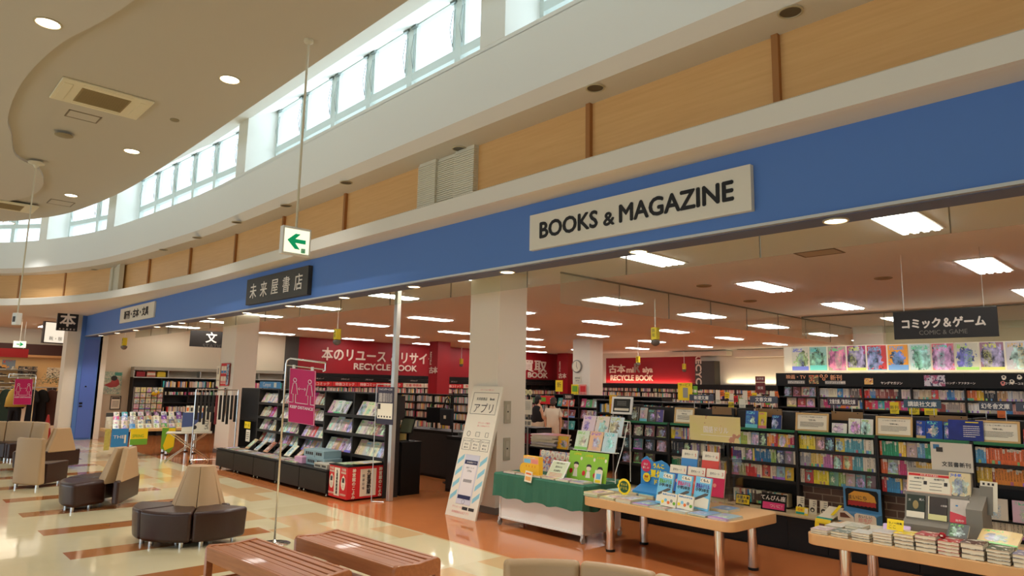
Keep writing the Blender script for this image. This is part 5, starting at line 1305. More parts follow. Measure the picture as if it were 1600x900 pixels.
def pen(t, w, h):
    b = MB(); b.prism([(-w * 0.42, h * 0.32), (w * 0.2, h * 0.52), (w * 0.4, h * 0.52), (w * 0.36, h * 0.46), (-w * 0.36, h * 0.26)], -0.002, 0, 'y'); b.build('pencil_picture', mat('print_taupe', (92, 84, 76), 0.5), t)
    b = MB(); b.prism([(-w * 0.46, 0.02), (w * 0.46, 0.02), (w * 0.46, h * 0.36), (w * 0.1, h * 0.40), (-w * 0.46, h * 0.24)], -0.0012, 0, 'y'); b.build('white_field', M_cream, t)
for k, (x, col, lab) in enumerate(((-4.11, M_grn, 'green'), (-3.89, M_mag2, 'magenta'), (-3.68, M_purple, 'purple'))):
    t = drill('workbook', 'summer drill workbook with %s title standing in the front row of the table' % lab, (x, 6.10, 0.585), 0.185, 0.315, (TL(-13), TL(2), TL(-4)), M_skyp, [('夏休みドリル', 0.05, 0.72), ('小学%d年生' % (k + 1), 0.034, 0.60, M_ink)], col)
    pen(t, 0.185, 0.315)
for k, x in enumerate((-3.98, -3.79)):
    t = drill('card', 'white puzzle picture card, %s of two leaning before the drill workbooks' % nth(k + 1), (x, 6.00, 0.585), 0.185, 0.135, (TL(-12), TL(2), TL(-4)), M_cream, [('たのしいドリル', 0.02, 0.85, M_blu)], M_blu, series=None)
    t['category'] = 'card'
    for q in range(5): MB().lathe([(0.016, 0), (0.016, 0.002)], n=10).build('picture', [M_yel, M_skyp, M_org, M_steel, M_grn][q], t, loc=(-0.07 + q * 0.035, -0.001, 0.04 + 0.02 * (q % 2)), rot=(PI / 2, 0, 0))
# acrylic stepped rack with three middle and two upper workbooks
t = thing('acrylic_rack', 'clear acrylic stepped rack holding workbooks on the beech table', 'rack', (-3.9, 6.36, TZ + 0.0), T1r)
for s in (-0.35, 0.35): 
    b = MB(); b.prism([(0.0, 0.0), (0.36, 0.0), (0.36, 0.55), (0.26, 0.55), (0.0, 0.12)], s - 0.003, s + 0.003, 'x'); b.build('side_panel', M_clear, t)
MB().box(-0.347, 0.347, 0.02, 0.10, 0.115, 0.119).build('step', M_clear, t); MB().box(-0.347, 0.347, 0.16, 0.24, 0.30, 0.304).build('step', M_clear, t); MB().box(-0.347, 0.347, 0.345, 0.349, 0.0, 0.5).build('back_panel', M_clear, t)
for k, (x, m) in enumerate(((-4.13, mat('print_deepblue', (40, 100, 180), 0.4)), (-3.91, mat('print_coral', (222, 90, 80), 0.4)), (-3.69, mat('print_crimson', (206, 50, 90), 0.4)))):
    t = drill('workbook', 'white headed thinking workbook, %s of three on the lower step of the acrylic rack' % nth(k + 1), (x, 6.39, 0.682), 0.21, 0.27, (TL(-11), 0, T1r), m, [], M_ink, series=None)
    MB().box(-0.105, 0.105, -0.0015, 0, 0.185, 0.27).build('label_strip', M_cream, t); text('lettering', '思考ルート', 0.028, M_ink, t, (-0.01, -0.002, 0.225), ext=0.0005, width=0.11); text('lettering', str(k + 1), 0.05, M_redp, t, (0.08, -0.002, 0.225), ext=0.0005)
    MB().lathe([(0.02, 0), (0.02, 0.002)], n=12).build('dot', M_pink, t, loc=(0, -0.001, 0.11), rot=(PI / 2, 0, 0))
for k, (x, m) in enumerate(((-4.08, mat('print_blue2', (70, 140, 200), 0.4)), (-3.83, mat('print_redcoral', (220, 80, 66), 0.4)))):
    t = drill('workbook', 'white headed thinking workbook, %s of two on the upper step of the acrylic rack' % nth(k + 1), (x, 6.55, 0.866), 0.2, 0.24, (TL(-10), 0, T1r), m, [], M_ink, series=None)
    MB().box(-0.1, 0.1, -0.0015, 0, 0.15, 0.24).build('label_strip', M_cream, t); text('lettering', '思考ルート', 0.028, M_ink, t, (-0.01, -0.002, 0.195), ext=0.0005, width=0.11); text('lettering', str(5 + k), 0.045, M_redp, t, (0.075, -0.002, 0.19), ext=0.0005)
    MB().lathe([(0.024, 0), (0.024, 0.002)], n=12).build('dot', M_mag2 if k == 0 else M_pink, t, loc=(0.01, -0.001, 0.05), rot=(PI / 2, 0, 0))
# watercolour board on clear posts
def wash():
    m, t, b = custom('watercolour_wash'); _, v = t.xyz('Object'); n1 = t.noise(v, 4.5, 2)[0]; n2 = t.noise(v, 7.5, 2)[0]
    c = t.mix(n1, srgb(216, 206, 110), srgb(222, 190, 150)); c = t.mix(t.math('GREATER_THAN', n2, 0.62), c, srgb(190, 130, 100)); c = t.mix(t.math('GREATER_THAN', n1, 0.62), c, srgb(150, 190, 150))
    t.link(c, b.inputs['Base Color']); b.inputs['Roughness'].default_value = 0.5; return m
t = thing('topic_board', 'yellow watercolour board with white lettering on clear posts above the workbooks', 'sign', (-3.87, 6.74, 1.20), T1r)
MB().box(-0.31, 0.31, 0, 0.008, 0, 0.27).build('board', wash(), t)
text('lettering', '国語ドリル', 0.075, M_lett, t, (0.02, -0.001, 0.125), ext=0.001, bold=0.001, width=0.30); MB().box(-0.17, 0.22, -0.001, 0, 0.062, 0.066).build('underline', M_lett, t)
for x in (-0.1, 0.1): MB().cyl((x, 0.012, 0.02), (x, 0.012, -0.63), 0.006, n=8).build('post', M_clear, t)
MB().box(-0.2, 0.2, 0.0, 0.06, -0.638, -0.63).build('base', M_clear, t)
# blue summer holiday dump display
t = thing('counter_display', 'blue cardboard summer holiday display with a red round badge', 'display', (-4.47, 6.35, TZ + 0.022), TL(-4))
b = MB(); pts = [(-0.21, 0.0), (0.20, 0.0), (0.22, 0.3), (0.16, 0.36), (0.08, 0.39), (-0.02, 0.36), (-0.06, 0.38), (-0.12, 0.42), (-0.19, 0.38), (-0.2, 0.28)]
b.prism(pts, 0.14, 0.15, 'y'); b.build('back_board', M_blu, t)
b = MB(); b.prism([(0.0, 0.0), (0.14, 0.0), (0.14, 0.11), (0.0, 0.05)], -0.21, 0.20, 'x'); b.build('tray', M_blu, t, bevel=0.003)
MB().lathe([(0.068, 0), (0.068, 0.006)], n=20).build('badge', mat('badge_red', (206, 40, 80), 0.5), t, loc=(-0.125, 0.14, 0.315), rot=(PI / 2, 0, 0)); MB().lathe([(0.05, 0), (0.05, 0.006)], n=20).build('badge', M_yel, t, loc=(-0.11, 0.13, 0.19), rot=(PI / 2, 0, 0))
text('lettering', '学び', 0.03, M_lett, t, (-0.125, 0.132, 0.33), ext=0.001); text('lettering', '楽しい', 0.03, M_lett, t, (-0.125, 0.132, 0.295), ext=0.001); text('lettering', '限定', 0.028, M_redp, t, (-0.11, 0.122, 0.20), ext=0.001); text('lettering', 'セット', 0.024, M_redp, t, (-0.11, 0.122, 0.17), ext=0.001)
for s, sz, x, z in (('うんこ', 0.055, 0.05, 0.325), ('夏休み', 0.085, 0.06, 0.24), ('ドリル', 0.06, 0.07, 0.15)): text('lettering', s, sz, M_yel, t, (x, 0.138, z), ext=0.002, bold=0.003)
t = thing('round_pop_card', 'yellow and green round pop card on a clip at the left table corner', 'card', on1(-0.42, -0.32, 0.045), rot=(0, 0, 0))
b = MB(); b.prism([(0.085 * math.cos(a * PI / 9) * (1 + 0.1 * math.sin(a * 3)), 0.10 + 0.085 * math.sin(a * PI / 9)) for a in range(18)], 0, 0.005, 'y'); b.build('card', M_yel, t)
b = MB(); b.prism([(0.062 * math.cos(a * PI / 9), 0.10 + 0.062 * math.sin(a * PI / 9)) for a in range(18)], -0.002, 0, 'y'); b.build('green_field', mat('print_deepgreen', (36, 84, 50), 0.5), t)
text('lettering', '考える', 0.03, M_yel, t, (0, -0.003, 0.125), ext=0.0006); text('lettering', 'ドリル', 0.035, M_yel, t, (0, -0.003, 0.085), ext=0.0006)
MB().cyl((0, 0.003, 0.02), (0, 0.003, -0.01), 0.004, n=6).box(-0.03, 0.03, -0.02, 0.03, -0.015, -0.01).build('stand', M_clear, t)

# ------------------------------------------------------------------ book stack table
T2 = (-1.68, 6.42, 0)
rtable('display_table', 'beech topped table at the picture edge carrying stacks of hardbacks', T2, 0.0, 1.86, 0.86, TZ, 0.09, [(-0.68, -0.22), (-0.62, 0.24), (0.7, -0.25), (0.7, 0.25)], 0.10)
def unit_hard():
    b = MB(); b.mat(0).box(0, 1, 0, 1, 0, 0.07).box(0, 1, 0, 1, 0.93, 1); b.box(0, 1, 0.965, 1, 0.07, 0.93)
    b.mat(1).box(0.02, 0.98, 0.025, 0.965, 0.07, 0.93); return b.mesh('hardback', [M_cover2, M_paper])
M_cover2, _t, _b = custom('hardback_cover')
_o = _t.new('ShaderNodeObjectInfo'); _, _v = _t.xyz('Object'); _n = _t.noise(_v, 3.0, 3)[0]
_t.link(_t.mix(_t.math('GREATER_THAN', _n, 0.56), _o.outputs['Color'], srgb(214, 206, 190)), _b.inputs['Base Color']); _b.inputs['Roughness'].default_value = 0.35
ME_hard = unit_hard()
def stack(x, y, w, d, cols, ths, who, rz=0.0):
    z = TZ + 0.0005
    for q, (c, th) in enumerate(zip(cols, ths)):
        o = book((x + rb.uniform(-0.003, 0.003), y + rb.uniform(-0.003, 0.003), z), w, d, th, (0, 0, rz + rb.uniform(-0.02, 0.02)), c, 'hardback in the %s, %s from the bottom' % (who, nth(q + 1)), 'stacked hardbacks', name='hardback', me=ME_hard, cat='hardback'); z += th + 0.0006
DK = (60, 50, 46)
fx0 = [-2.57, -2.405, -2.24, -2.075, -1.92, -1.77, -1.62, -1.465, -1.31, -1.155, -1.0, -0.85]
fs = [((DK, (190, 170, 170)), (0.018, 0.018)), ((DK, (120, 130, 120)), (0.02, 0.02)), ((DK, DK, (200, 200, 190)), (0.02, 0.02, 0.02)), (((190, 190, 180), DK, (210, 200, 190), (200, 200, 196)), (0.022,) * 4), ((DK, DK, DK, (226, 200, 60)), (0.027, 0.027, 0.027, 0.024)), ((DK, DK, DK, (170, 60, 70)), (0.03, 0.03, 0.03, 0.03)), (((176, 40, 44),) * 4, (0.025,) * 4), ((DK, DK, (84, 50, 40)), (0.036, 0.036, 0.04)), ((DK, DK, DK, (70, 80, 60)), (0.024,) * 4), (((200, 196, 186), DK, (120, 120, 150)), (0.03, 0.03, 0.026)), ((DK, (60, 160, 140)), (0.028, 0.026)), ((DK, DK), (0.03, 0.03))]
for k, (cs, ts) in enumerate(fs): stack(fx0[k], 6.025, 0.142, 0.195, cs, ts, '%s front stack on the beech stack table' % nth(k + 1))
for k, x in enumerate((-2.53, -2.37, -2.21, -2.05)): stack(x, 6.235, 0.14, 0.19, (DK, (206, 200, 186), (190, 190, 170))[:2 + k % 2], (0.022,) * 3, '%s second row stack on the stack table' % nth(k + 1))
for k, x in enumerate((-2.5, -2.32, -2.14)): stack(x, 6.45, 0.15, 0.2, ((200, 190, 170), (220, 214, 190)), (0.016,) * 2, '%s back row stack on the stack table' % nth(k + 1))
M_pal = mat('stand_grey', (128, 122, 110), 0.6)
t = thing('book_stand', 'grey stepped book stand with white topic board behind the hardback stacks', 'display stand', (-1.70, 6.40, TZ))
b = MB(); b.prism([(0.0, 0.0), (0.30, 0.0), (0.30, 0.56), (0.24, 0.56), (0.17, 0.37), (0.13, 0.37), (0.07, 0.17), (0.0, 0.13)], -0.265, 0.19, 'x'); b.build('body', M_pal, t)
b = MB(); b.prism([(0.0, 0.0), (0.30, 0.0), (0.30, 0.44), (0.02, 0.30)], 0.19, 0.30, 'x'); b.build('side_wing', M_pal, t)
MB().box(-0.25, 0.185, 0.055, 0.075, 0.155, 0.175).build('lip', M_pal, t)
b = MB(); b.box(-0.09, 0.21, 0.26, 0.272, 0.56, 0.79); b.build('topic_board', mat('board_offwhite', (206, 196, 180), 0.6), t)
text('lettering', '文芸書新刊', 0.042, M_ink, t, (0.09, 0.258, 0.615), ext=0.0006, bold=0.0006)
MB().box(-0.07, -0.025, 0.258, 0.26, 0.735, 0.772).build('square_mark', mat('mark_blue', (60, 110, 150), 0.5), t); MB().box(-0.048, -0.0, 0.256, 0.258, 0.712, 0.75).build('square_mark', M_ink, t)
for k, (x, c, s) in enumerate(((-1.945, (56, 66, 56), 'dark green literary hardback with a pale band, in the middle of the grey stand'), (-1.785, (74, 66, 62), 'brown hardback with a pale yellow band, in the middle of the grey stand'), (-1.63, (226, 214, 200), 'white hardback with a red foot, in the middle of the grey stand'))):
    t = thing('hardback', s, 'book', (x + 0.065, 6.452, 0.738), rot=(TL(-16), 0, 0))
    MB().box(-0.066, 0.066, 0, 0.022, 0, 0.185).build('cover', mat('novel_cover_%d' % k, c, 0.35, vary=(14, 0.35)), t)
    if k == 0:
        MB().box(-0.0665, 0.0665, -0.0015, 0, 0, 0.05).build('band', M_cream, t); text('lettering', '異人', 0.02, M_lett, t, (0.045, -0.001, 0.15), ext=0.0005); text('lettering', '文', 0.02, M_lett, t, (-0.045, -0.001, 0.14), ext=0.0005); b = MB(); b.ell((0, 0, 0.105), 0.022, 0.002, 0.035); b.build('picture', mat('novel_figure', (150, 130, 80), 0.5), t)
    elif k == 1:
        MB().box(-0.0665, 0.0665, -0.0015, 0, 0, 0.045).build('band', mat('band_pale', (220, 214, 150), 0.5), t); MB().box(-0.0665, -0.06, -0.0015, 0, 0.045, 0.185).build('edge', M_cream, t); text('lettering', '小説集', 0.016, M_lett, t, (0.045, -0.001, 0.12), ext=0.0005)
    else:
        b = MB(); b.prism([(-0.0665, 0), (0.0665, 0), (0.0665, 0.05), (0.0, 0.07), (-0.0665, 0.085)], -0.0015, 0, 'y'); b.build('band', mat('band_red', (214, 70, 80), 0.5), t); text('lettering', '発売中', 0.02, M_lett, t, (0, -0.002, 0.02), ext=0.0005); b = MB(); b.ell((-0.02, 0, 0.135), 0.01, 0.002, 0.006); b.build('picture', M_blu, t)
t = thing('prize_card', 'white notice card with red header tilted on top of the grey stand', 'card', (-1.80, 6.56, 0.932), rot=(TL(-20), 0, 0))
MB().box(-0.165, 0.165, 0, 0.006, 0, 0.165).build('board', mat('card_peach', (226, 190, 160), 0.5), t); MB().box(-0.155, 0.155, -0.001, 0, 0.01, 0.135).build('sheet', M_cream, t); MB().box(-0.155, 0.155, -0.001, 0, 0.14, 0.158).build('red_header', M_redp, t)
text('lettering', '芥川賞 直木賞 候補作', 0.014, M_lett, t, (0, -0.002, 0.149), ext=0.0004)
for x in (-0.075, 0.075):
    text('lettering', '候補作品', 0.02, M_ink, t, (x, -0.002, 0.12), ext=0.0004); MB().box(x + 0.035, x + 0.06, -0.002, 0, 0.07, 0.1).build('cover_picture', M_ink, t)
    b = MB()
    for q in range(3): b.box(x - 0.07, x + 0.02, -0.002, 0, 0.085 - q * 0.028, 0.089 - q * 0.028)
    b.build('small_print', M_ink, t)
mag((-1.655, 6.575, 0.934), 0.15, 0.185, 0.03, (TL(-12), 0, 0), (224, 206, 160), 'cream patterned picture book beside the red headed card on the grey stand', None, name='hardback', cat='hardback')
t = thing('sheet_holder', 'white sheet with small dark pictures in the grey side holder of the stand', 'holder', (-1.39, 6.60, 0.90), rot=(TL(-10), 0, TL(-8)))
MB().box(-0.06, 0.06, 0, 0.004, -0.06, 0.17).build('sheet', M_cream, t); MB().box(-0.062, 0.03, -0.008, -0.004, -0.09, 0.13).build('pocket', M_pal, t)
for x in (-0.035, 0.0, 0.03): MB().box(x - 0.008, x + 0.008, -0.001, 0, 0.14, 0.158).build('picture', M_ink, t)
mag((-1.42, 6.27, 0.655), 0.26, 0.165, 0.02, (TL(-62), 0, TL(-6)), (226, 196, 130), 'orange and yellow picture book leaning in front of the grey side wing', None, name='hardback', cat='hardback')
carton('book_prop', 'plain white box propping the orange picture book on the stack table', (-1.30, 6.33, TZ + 0.001), 0.2, 0.1, 0.085, M_cream, lines=False)
mag((-2.09, 6.30, 0.60), 0.20, 0.09, 0.012, (TL(-35), 0, TL(4)), (200, 170, 210), 'violet and white leaflet lying behind the yellow tag on the stack table', None, name='leaflet', cat='leaflet')
t = card('pop_tag', 'small yellow tag with black lettering on the fifth front stack', 'tag', (-1.93, 6.10, 0.672), 0.12, 0.085, (TL(-20), 0, 0), M_yel, [('t', 'ラノベ特集', 0.02, M_ink, 0, 0.055), ('t', 'ここ', 0.03, M_ink, -0.02, 0.025)])
t = thing('red_pop', 'small shiny red ball pop on the red book stack', 'ornament', (-1.60, 6.10, TZ + 0.104)); MB().ell((0, 0, 0.024), 0.026, 0.02, 0.024).build('ball', mat('shiny_red', (150, 20, 30), 0.15), t, smooth=True); b = MB(); b.box(-0.008, 0.008, -0.024, -0.019, 0.018, 0.03); b.build('label_spot', M_cream, t)
mag((-1.60, 6.20, 0.67), 0.14, 0.12, 0.015, (TL(-40), 0, TL(-6)), (96, 100, 96), 'grey green book leaning behind the red ball pop', None, name='hardback', cat='hardback')
t = card('pop_tag', 'small white eye picture card in front of the brick panel by the grey stand', 'tag', (-2.06, 7.82, 0.386), 0.12, 0.06, (TL(-15), 0, 0), M_cream, [('r', -0.04, 0.04, 0.015, 0.045, M_ink)])

# ------------------------------------------------------------------ green cloth table on castors
M_cloth = mat('green_cloth', (54, 108, 84), 0.8, bump=(40, 0.15))
t = thing('trolley_table', 'white wheeled display table by the pillar, under a green cloth', 'table', (-5.95, 6.46, 0))
for x in (-0.62, 0.76):
    for y in (-0.34, 0.34):
        MB().cyl((x, y, 0.1), (x, y, 0.62), 0.014, n=10).build('leg', M_wht, t)
        b = MB(); b.cyl((x - 0.012, y, 0.035), (x + 0.012, y, 0.035), 0.035, n=16); c_ = b.build('castor', mat('castor_grey', (170, 168, 160), 0.4), t); MB().box(x - 0.018, x + 0.018, y - 0.015, y + 0.015, 0.04, 0.1).build('castor_fork', M_alu, c_)
MB().box(-0.61, 0.75, -0.335, -0.325, 0.10, 0.60).build('front_panel', M_wht, t); MB().box(0.755, 0.765, -0.33, 0.33, 0.10, 0.60).build('side_panel', M_wht, t); MB().box(-0.625, -0.615, -0.33, 0.33, 0.1, 0.6).build('side_panel', M_wht, t)
for y in (-0.34, 0.34): MB().box(-0.62, 0.76, y - 0.01, y + 0.01, 0.085, 0.105).build('rail', M_wht, t)
for x in (-0.62, 0.76): MB().box(x - 0.01, x + 0.01, -0.34, 0.34, 0.085, 0.105).build('rail', M_wht, t)
MB().box(-0.66, 0.80, -0.37, 0.37, 0.61, 0.64).build('tabletop', M_wht, t)
def cloth_bm():
    b = MB(); x0, x1, y0, y1, zt, zb = -0.68, 0.82, -0.39, 0.39, 0.646, 0.36
    per = []
    N = 30
    for i in range(N + 1): per.append((x0 + (x1 - x0) * i / N, y0, 0, -1))
    for i in range(1, 17): per.append((x1, y0 + (y1 - y0) * i / 16, 1, 0))
    for i in range(1, N + 1): per.append((x1 - (x1 - x0) * i / N, y1, 0, 1))
    for i in range(1, 16): per.append((x0, y1 - (y1 - y0) * i / 16, -1, 0))
    n = len(per); vs = []
    for z, amp in ((zt, 0.0), (zt - 0.015, 0.008), (0.5, 0.012), (zb, 0.022)):
        for k, (x, y, nx, ny) in enumerate(per):
            w = amp * (1 + 0.6 * math.sin(k * 1.7) + 0.5 * math.sin(k * 0.6 + 1))
            ins = 0.012 if z == zt else 0
            vs.append((x + nx * (w - ins), y + ny * (w - ins), z + (0.012 * math.sin(k * 0.9) if z == zb else 0)))
    fs = [tuple(range(n))]
    for r in range(3):
        for k in range(n): fs.append((r * n + k, (r + 1) * n + k, (r + 1) * n + (k + 1) % n, r * n + (k + 1) % n))
    b.add(vs, fs); return b
o = cloth_bm().build('tablecloth', M_cloth, None, (-5.95, 6.46, 0), smooth=False); sm = o.modifiers.new('solid', 'SOLIDIFY'); sm.thickness = 0.004; sm.offset = 1
tag(o, 'dark green cloth draped over the white wheeled table by the pillar', 'tablecloth')
GT = 0.652
t = thing('magazine_rack', 'white wire stepped rack of childrens magazines on the green table', 'rack', (-5.34, 6.60, GT))
b = MB()
for s in (-0.335, 0.335): b.tube([(s, -0.12, 0.0), (s, -0.12, 0.12), (s, 0.02, 0.40), (s, 0.13, 0.70), (s, 0.17, 0.70), (s, 0.17, 0.0)], 0.005, 6)
for y, z in ((-0.10, 0.34), (0.03, 0.52), (0.08, 0.52), (-0.05, 0.34), (0.17, 0.7), (-0.12, 0.02)): b.tube([(-0.335, y, z), (0.335, y, z)], 0.005, 6)
b.build('wire_frame', M_wht, t)
cc = [[(228, 206, 214), (226, 214, 204), (206, 222, 228)], [(214, 226, 204), (232, 190, 150), (200, 222, 226)]]
for r_, (y, z) in enumerate(((6.625, GT + 0.525), (6.50, GT + 0.345))):
    for k in range(3):
        mag((-5.66 + k * 0.215 - 0.0 * r_, y, z), 0.20, 0.235, 0.01, (TL(-17), 0, 0), cc[r_][k], 'childrens magazine, %s along the %s row of the white wire rack' % (nth(k + 1), ('upper', 'lower')[r_]), 'magazines in the wire rack')
t = thing('cartoon_poster', 'bright green board with cartoon children drawings leaning on the wire rack', 'poster', (-5.36, 6.36, GT + 0.0), rot=(TL(-12), 0, 0))
MB().box(-0.30, 0.30, 0, 0.012, 0, 0.34).build('board', mat('panel_lime', (146, 196, 60), 0.5, vary=(7, 0.1)), t)
for k, x in enumerate((-0.17, 0.03, 0.2)):
    ch = MB(); ch.ell((x, -0.002, 0.165 - 0.015 * k), 0.036, 0.003, 0.034, 14, 6); f = ch.build('drawn_face', mat('drawn_skin', (240, 214, 190), 0.5), t)
    b = MB(); b.ell((x, -0.0015, 0.188 - 0.015 * k), 0.04, 0.003, 0.026, 14, 6); b.build('drawn_hair', M_ink, t)
    b = MB(); b.prism([(x - 0.035, 0.04), (x + 0.035, 0.04), (x + 0.022, 0.13 - 0.015 * k), (x - 0.022, 0.13 - 0.015 * k)], -0.003, 0, 'y'); b.build('drawn_clothes', [M_cream, M_cream, M_skyp][k], t)
    b = MB(); b.ell((x - 0.07, -0.002, 0.10 - 0.012 * k), 0.026, 0.003, 0.03, 12, 6); b.build('drawn_bag', M_redp, t)
    b = MB(); b.ell((x + 0.07, -0.002, 0.255), 0.016, 0.003, 0.021, 12, 6); b.build('speech_bubble', M_cream, t)
for k, s in enumerate('春夏秋'): text('lettering', '入学準備', 0.03, M_yel, t, (-0.17 + k * 0.18, -0.001, 0.305 - 0.01 * k), ext=0.0006)
t = card('picture_card', 'white card with a child drawing taped to the green board corner', 'card', (-5.14, 6.315, GT), 0.11, 0.15, (TL(-12), 0, 0), M_cream, [('r', -0.03, 0.035, 0.05, 0.11, M_skyp), ('r', -0.04, 0.04, 0.01, 0.04, M_yel)])
t = thing('clip_notice', 'white framed notice leaning back in the middle of the green table', 'framed notice', (-5.72, 6.20, GT + 0.004), rot=(TL(-34), 0, TL(-4)))
MB().box(-0.15, 0.15, 0, 0.01, 0, 0.24).build('board', M_wht, t, bevel=0.003); MB().box(-0.135, 0.135, -0.001, 0, 0.015, 0.225).build('sheet', mat('sheet_pale_green', (206, 214, 180), 0.5), t)
text('lettering', 'ご案内 お知らせ', 0.022, M_ink, t, (0, -0.002, 0.205), ext=0.0005); text('lettering', '夏休みの', 0.03, M_ink, t, (0, -0.002, 0.155), ext=0.0005); text('lettering', '自由研究', 0.03, M_ink, t, (0, -0.002, 0.105), ext=0.0005)
b = MB()
for q in range(3): b.box(-0.11, 0.11, -0.002, 0, 0.03 + q * 0.018, 0.035 + q * 0.018)
b.build('small_print', M_redp, t)
t = thing('book_pack', 'yellow boxed book set standing at the pillar end of the green table', 'book set', (-6.05, 6.14, GT), rot=(0, 0, TL(-4)))
MB().box(-0.145, 0.145, 0, 0.07, 0, 0.24).build('box', mat('pack_yellow', (240, 186, 40), 0.45), t, bevel=0.003); MB().box(-0.14, 0.14, -0.001, 0, 0.15, 0.235).build('picture_band', mat('pack_orange', (240, 176, 100), 0.5), t)
MB().box(-0.13, -0.005, -0.002, 0, 0.155, 0.205).build('blue_picture', M_skyp, t); MB().box(0.01, 0.13, -0.002, 0, 0.155, 0.205).build('pink_picture', M_pink, t); text('lettering', 'みぢかな図鑑', 0.026, M_lett, t, (0, -0.002, 0.222), ext=0.0005)
b = MB()
for q in range(4): b.box(-0.09 + q * 0.055, -0.085 + q * 0.055, -0.002, 0, 0.105, 0.13)
b.build('drawing', M_redp, t)
t = thing('round_tag', 'round yellow tab sticking out behind the yellow boxed book set', 'tag', (-6.22, 6.20, GT + 0.07)); MB().lathe([(0.075, 0), (0.075, 0.012)], n=20).build('disc', MATS['pack_yellow'], t, rot=(PI / 2, 0, 0)); MB().box(-0.01, 0.01, -0.01, 0, -0.07, 0.0).build('stem', MATS['pack_yellow'], t)
t = card('price_card', 'white and orange picture card hanging over the front edge of the green cloth', 'card', (-6.00, 6.035, 0.595), 0.12, 0.13, (TL(-6), TL(5), 0), M_cream, [('r', -0.045, 0.045, 0.02, 0.065, mat('pack_orange2', (236, 170, 90), 0.5)), ('r', -0.045, 0.045, 0.09, 0.11, M_org)])
t = thing('picture_banner', 'row of bubble lettered picture books behind the yellow set on the green table', 'banner', (-6.15, 6.64, GT), rot=(TL(-8), 0, 0)); MB().box(-0.26, 0.32, 0, 0.02, 0, 0.27).build('board', pic_mat('busy_kids_print', (214, 190, 170), (200, 100, 80), (90, 120, 190), 14, 4), t)
for k in range(6):
    b = MB(); b.ell((-0.2 + k * 0.09, -0.003, 0.235 - 0.008 * k), 0.042, 0.004, 0.042, 14, 6); b.build('bubble', M_cream, t); text('lettering', 'こどもえほん'[k], 0.05, [M_blu, M_blu, M_redp, M_mag2, M_redp, M_mag2][k], t, (-0.2 + k * 0.09, -0.008, 0.235 - 0.008 * k), ext=0.001)
for k in range(6):
    for q in range(2):
        o = mag((-6.5 + k * 0.225, 6.10 + 0.0 * q, GT + 0.0095 + q * 0.0098), 0.2, 0.16 if k in (1, 2) else 0.1, 0.0092, (TL(-90), 0, 0), flatcol(), 'thin booklet lying along the green table front, %s %s pile' % (('lower of the', 'upper of the')[q], nth(k + 1)), 'booklets on the green table', name='booklet', cat='booklet')
        if k in (3, 4, 5): o.scale = (0.2, 0.0092, 0.18)
# ------------------------------------------------------------------ pillar fittings and the leaning app panel
for z0, s in ((1.23, 'upper'), (0.72, 'lower')):
    t = thing('pillar_switch_box', '%s long grey control plate on the side of the front pillar' % s, 'control box', (-7.08, 6.69, z0))
    MB().box(0, 0.012, -0.065, 0.065, 0, 0.31).build('plate', mat('plate_grey', (176, 168, 146), 0.4), t, bevel=0.003)
    MB().box(0.012, 0.017, -0.028, 0.028, 0.05, 0.26).build('cover', mat('plate_grey2', (190, 182, 160), 0.4), t, bevel=0.002)
    b = MB(); b.cyl((0.017, 0, 0.16), (0.022, 0, 0.16), 0.012, n=12); b.build('lock', M_dgrey, t)
t = thing('app_panel', 'tall white leaning panel advertising a phone app in front of the pillar', 'panel', (-7.23, 6.0, 0.0), rot=(math.radians(-14.5), 0, 0))
H = 1.80; w = 0.315
MB().box(-w, w, 0, 0.025, 0, H).build('board', mat('panel_ivory', (232, 224, 204), 0.5), t)
b = MB()
for x0, x1, z0, z1 in ((-w + 0.05, w - 0.05, 1.395, 1.40), (-w + 0.05, w - 0.05, 1.70, 1.705), (-w + 0.05, -w + 0.055, 1.395, 1.705), (w - 0.055, w - 0.05, 1.395, 1.705)): b.box(x0, x1, -0.002, 0, z0, z1)
b.build('title_frame', M_ink, t)
text('lettering', 'アプリ', 0.15, M_ink, t, (0.0, -0.001, 1.485), ext=0.0008, width=0.40); text('lettering', '未来屋書店', 0.046, M_ink, t, (-0.07, -0.001, 1.615), ext=0.0008); text('lettering', 'Book', 0.045, M_ink, t, (0.15, -0.001, 1.615), ext=0.0008, bold=0.001); text('lettering', 'スマートフォンで楽しもう', 0.024, M_pink, t, (0, -0.001, 1.745), ext=0.0006)
text('lettering', 'ダウンロード無料！', 0.03, M_pink, t, (0.08, -0.001, 1.275), ext=0.0006); text('lettering', '詳しくはWebサイト', 0.028, M_pink, t, (0.08, -0.001, 1.235), ext=0.0006)
for k, x in enumerate((-0.19, 0.0, 0.19)):
    b = MB()
    b.box(x - 0.085, x + 0.085, -0.002, 0, 0.89, 0.894).box(x - 0.085, x + 0.085, -0.002, 0, 1.046, 1.05).box(x - 0.085, x - 0.081, -0.002, 0, 0.89, 1.05).box(x + 0.081, x + 0.085, -0.002, 0, 0.89, 1.05); b.build('tick_box', M_ink, t)
    for q in range(3): text('lettering', ('ポイントが', '貯まる', '使える')[q], 0.028, M_ink, t, (x, -0.001, 1.015 - q * 0.045), ext=0.0006)
    b = MB(); b.tube([(x + 0.035 * math.cos(a * PI / 8) * (1 if k == 0 else 0.9), -0.001, 1.115 + 0.035 * math.sin(a * PI / 8)) if k == 0 else ((x + (0.04 if a in (0, 1) else -0.04) * (1 if k == 1 else 0.7), -0.001, 1.115 + (0.03 if a in (1, 2) else -0.03))) for a in range(16 if k == 0 else 4)], 0.003, 5, True); b.build('icon', M_ink, t)
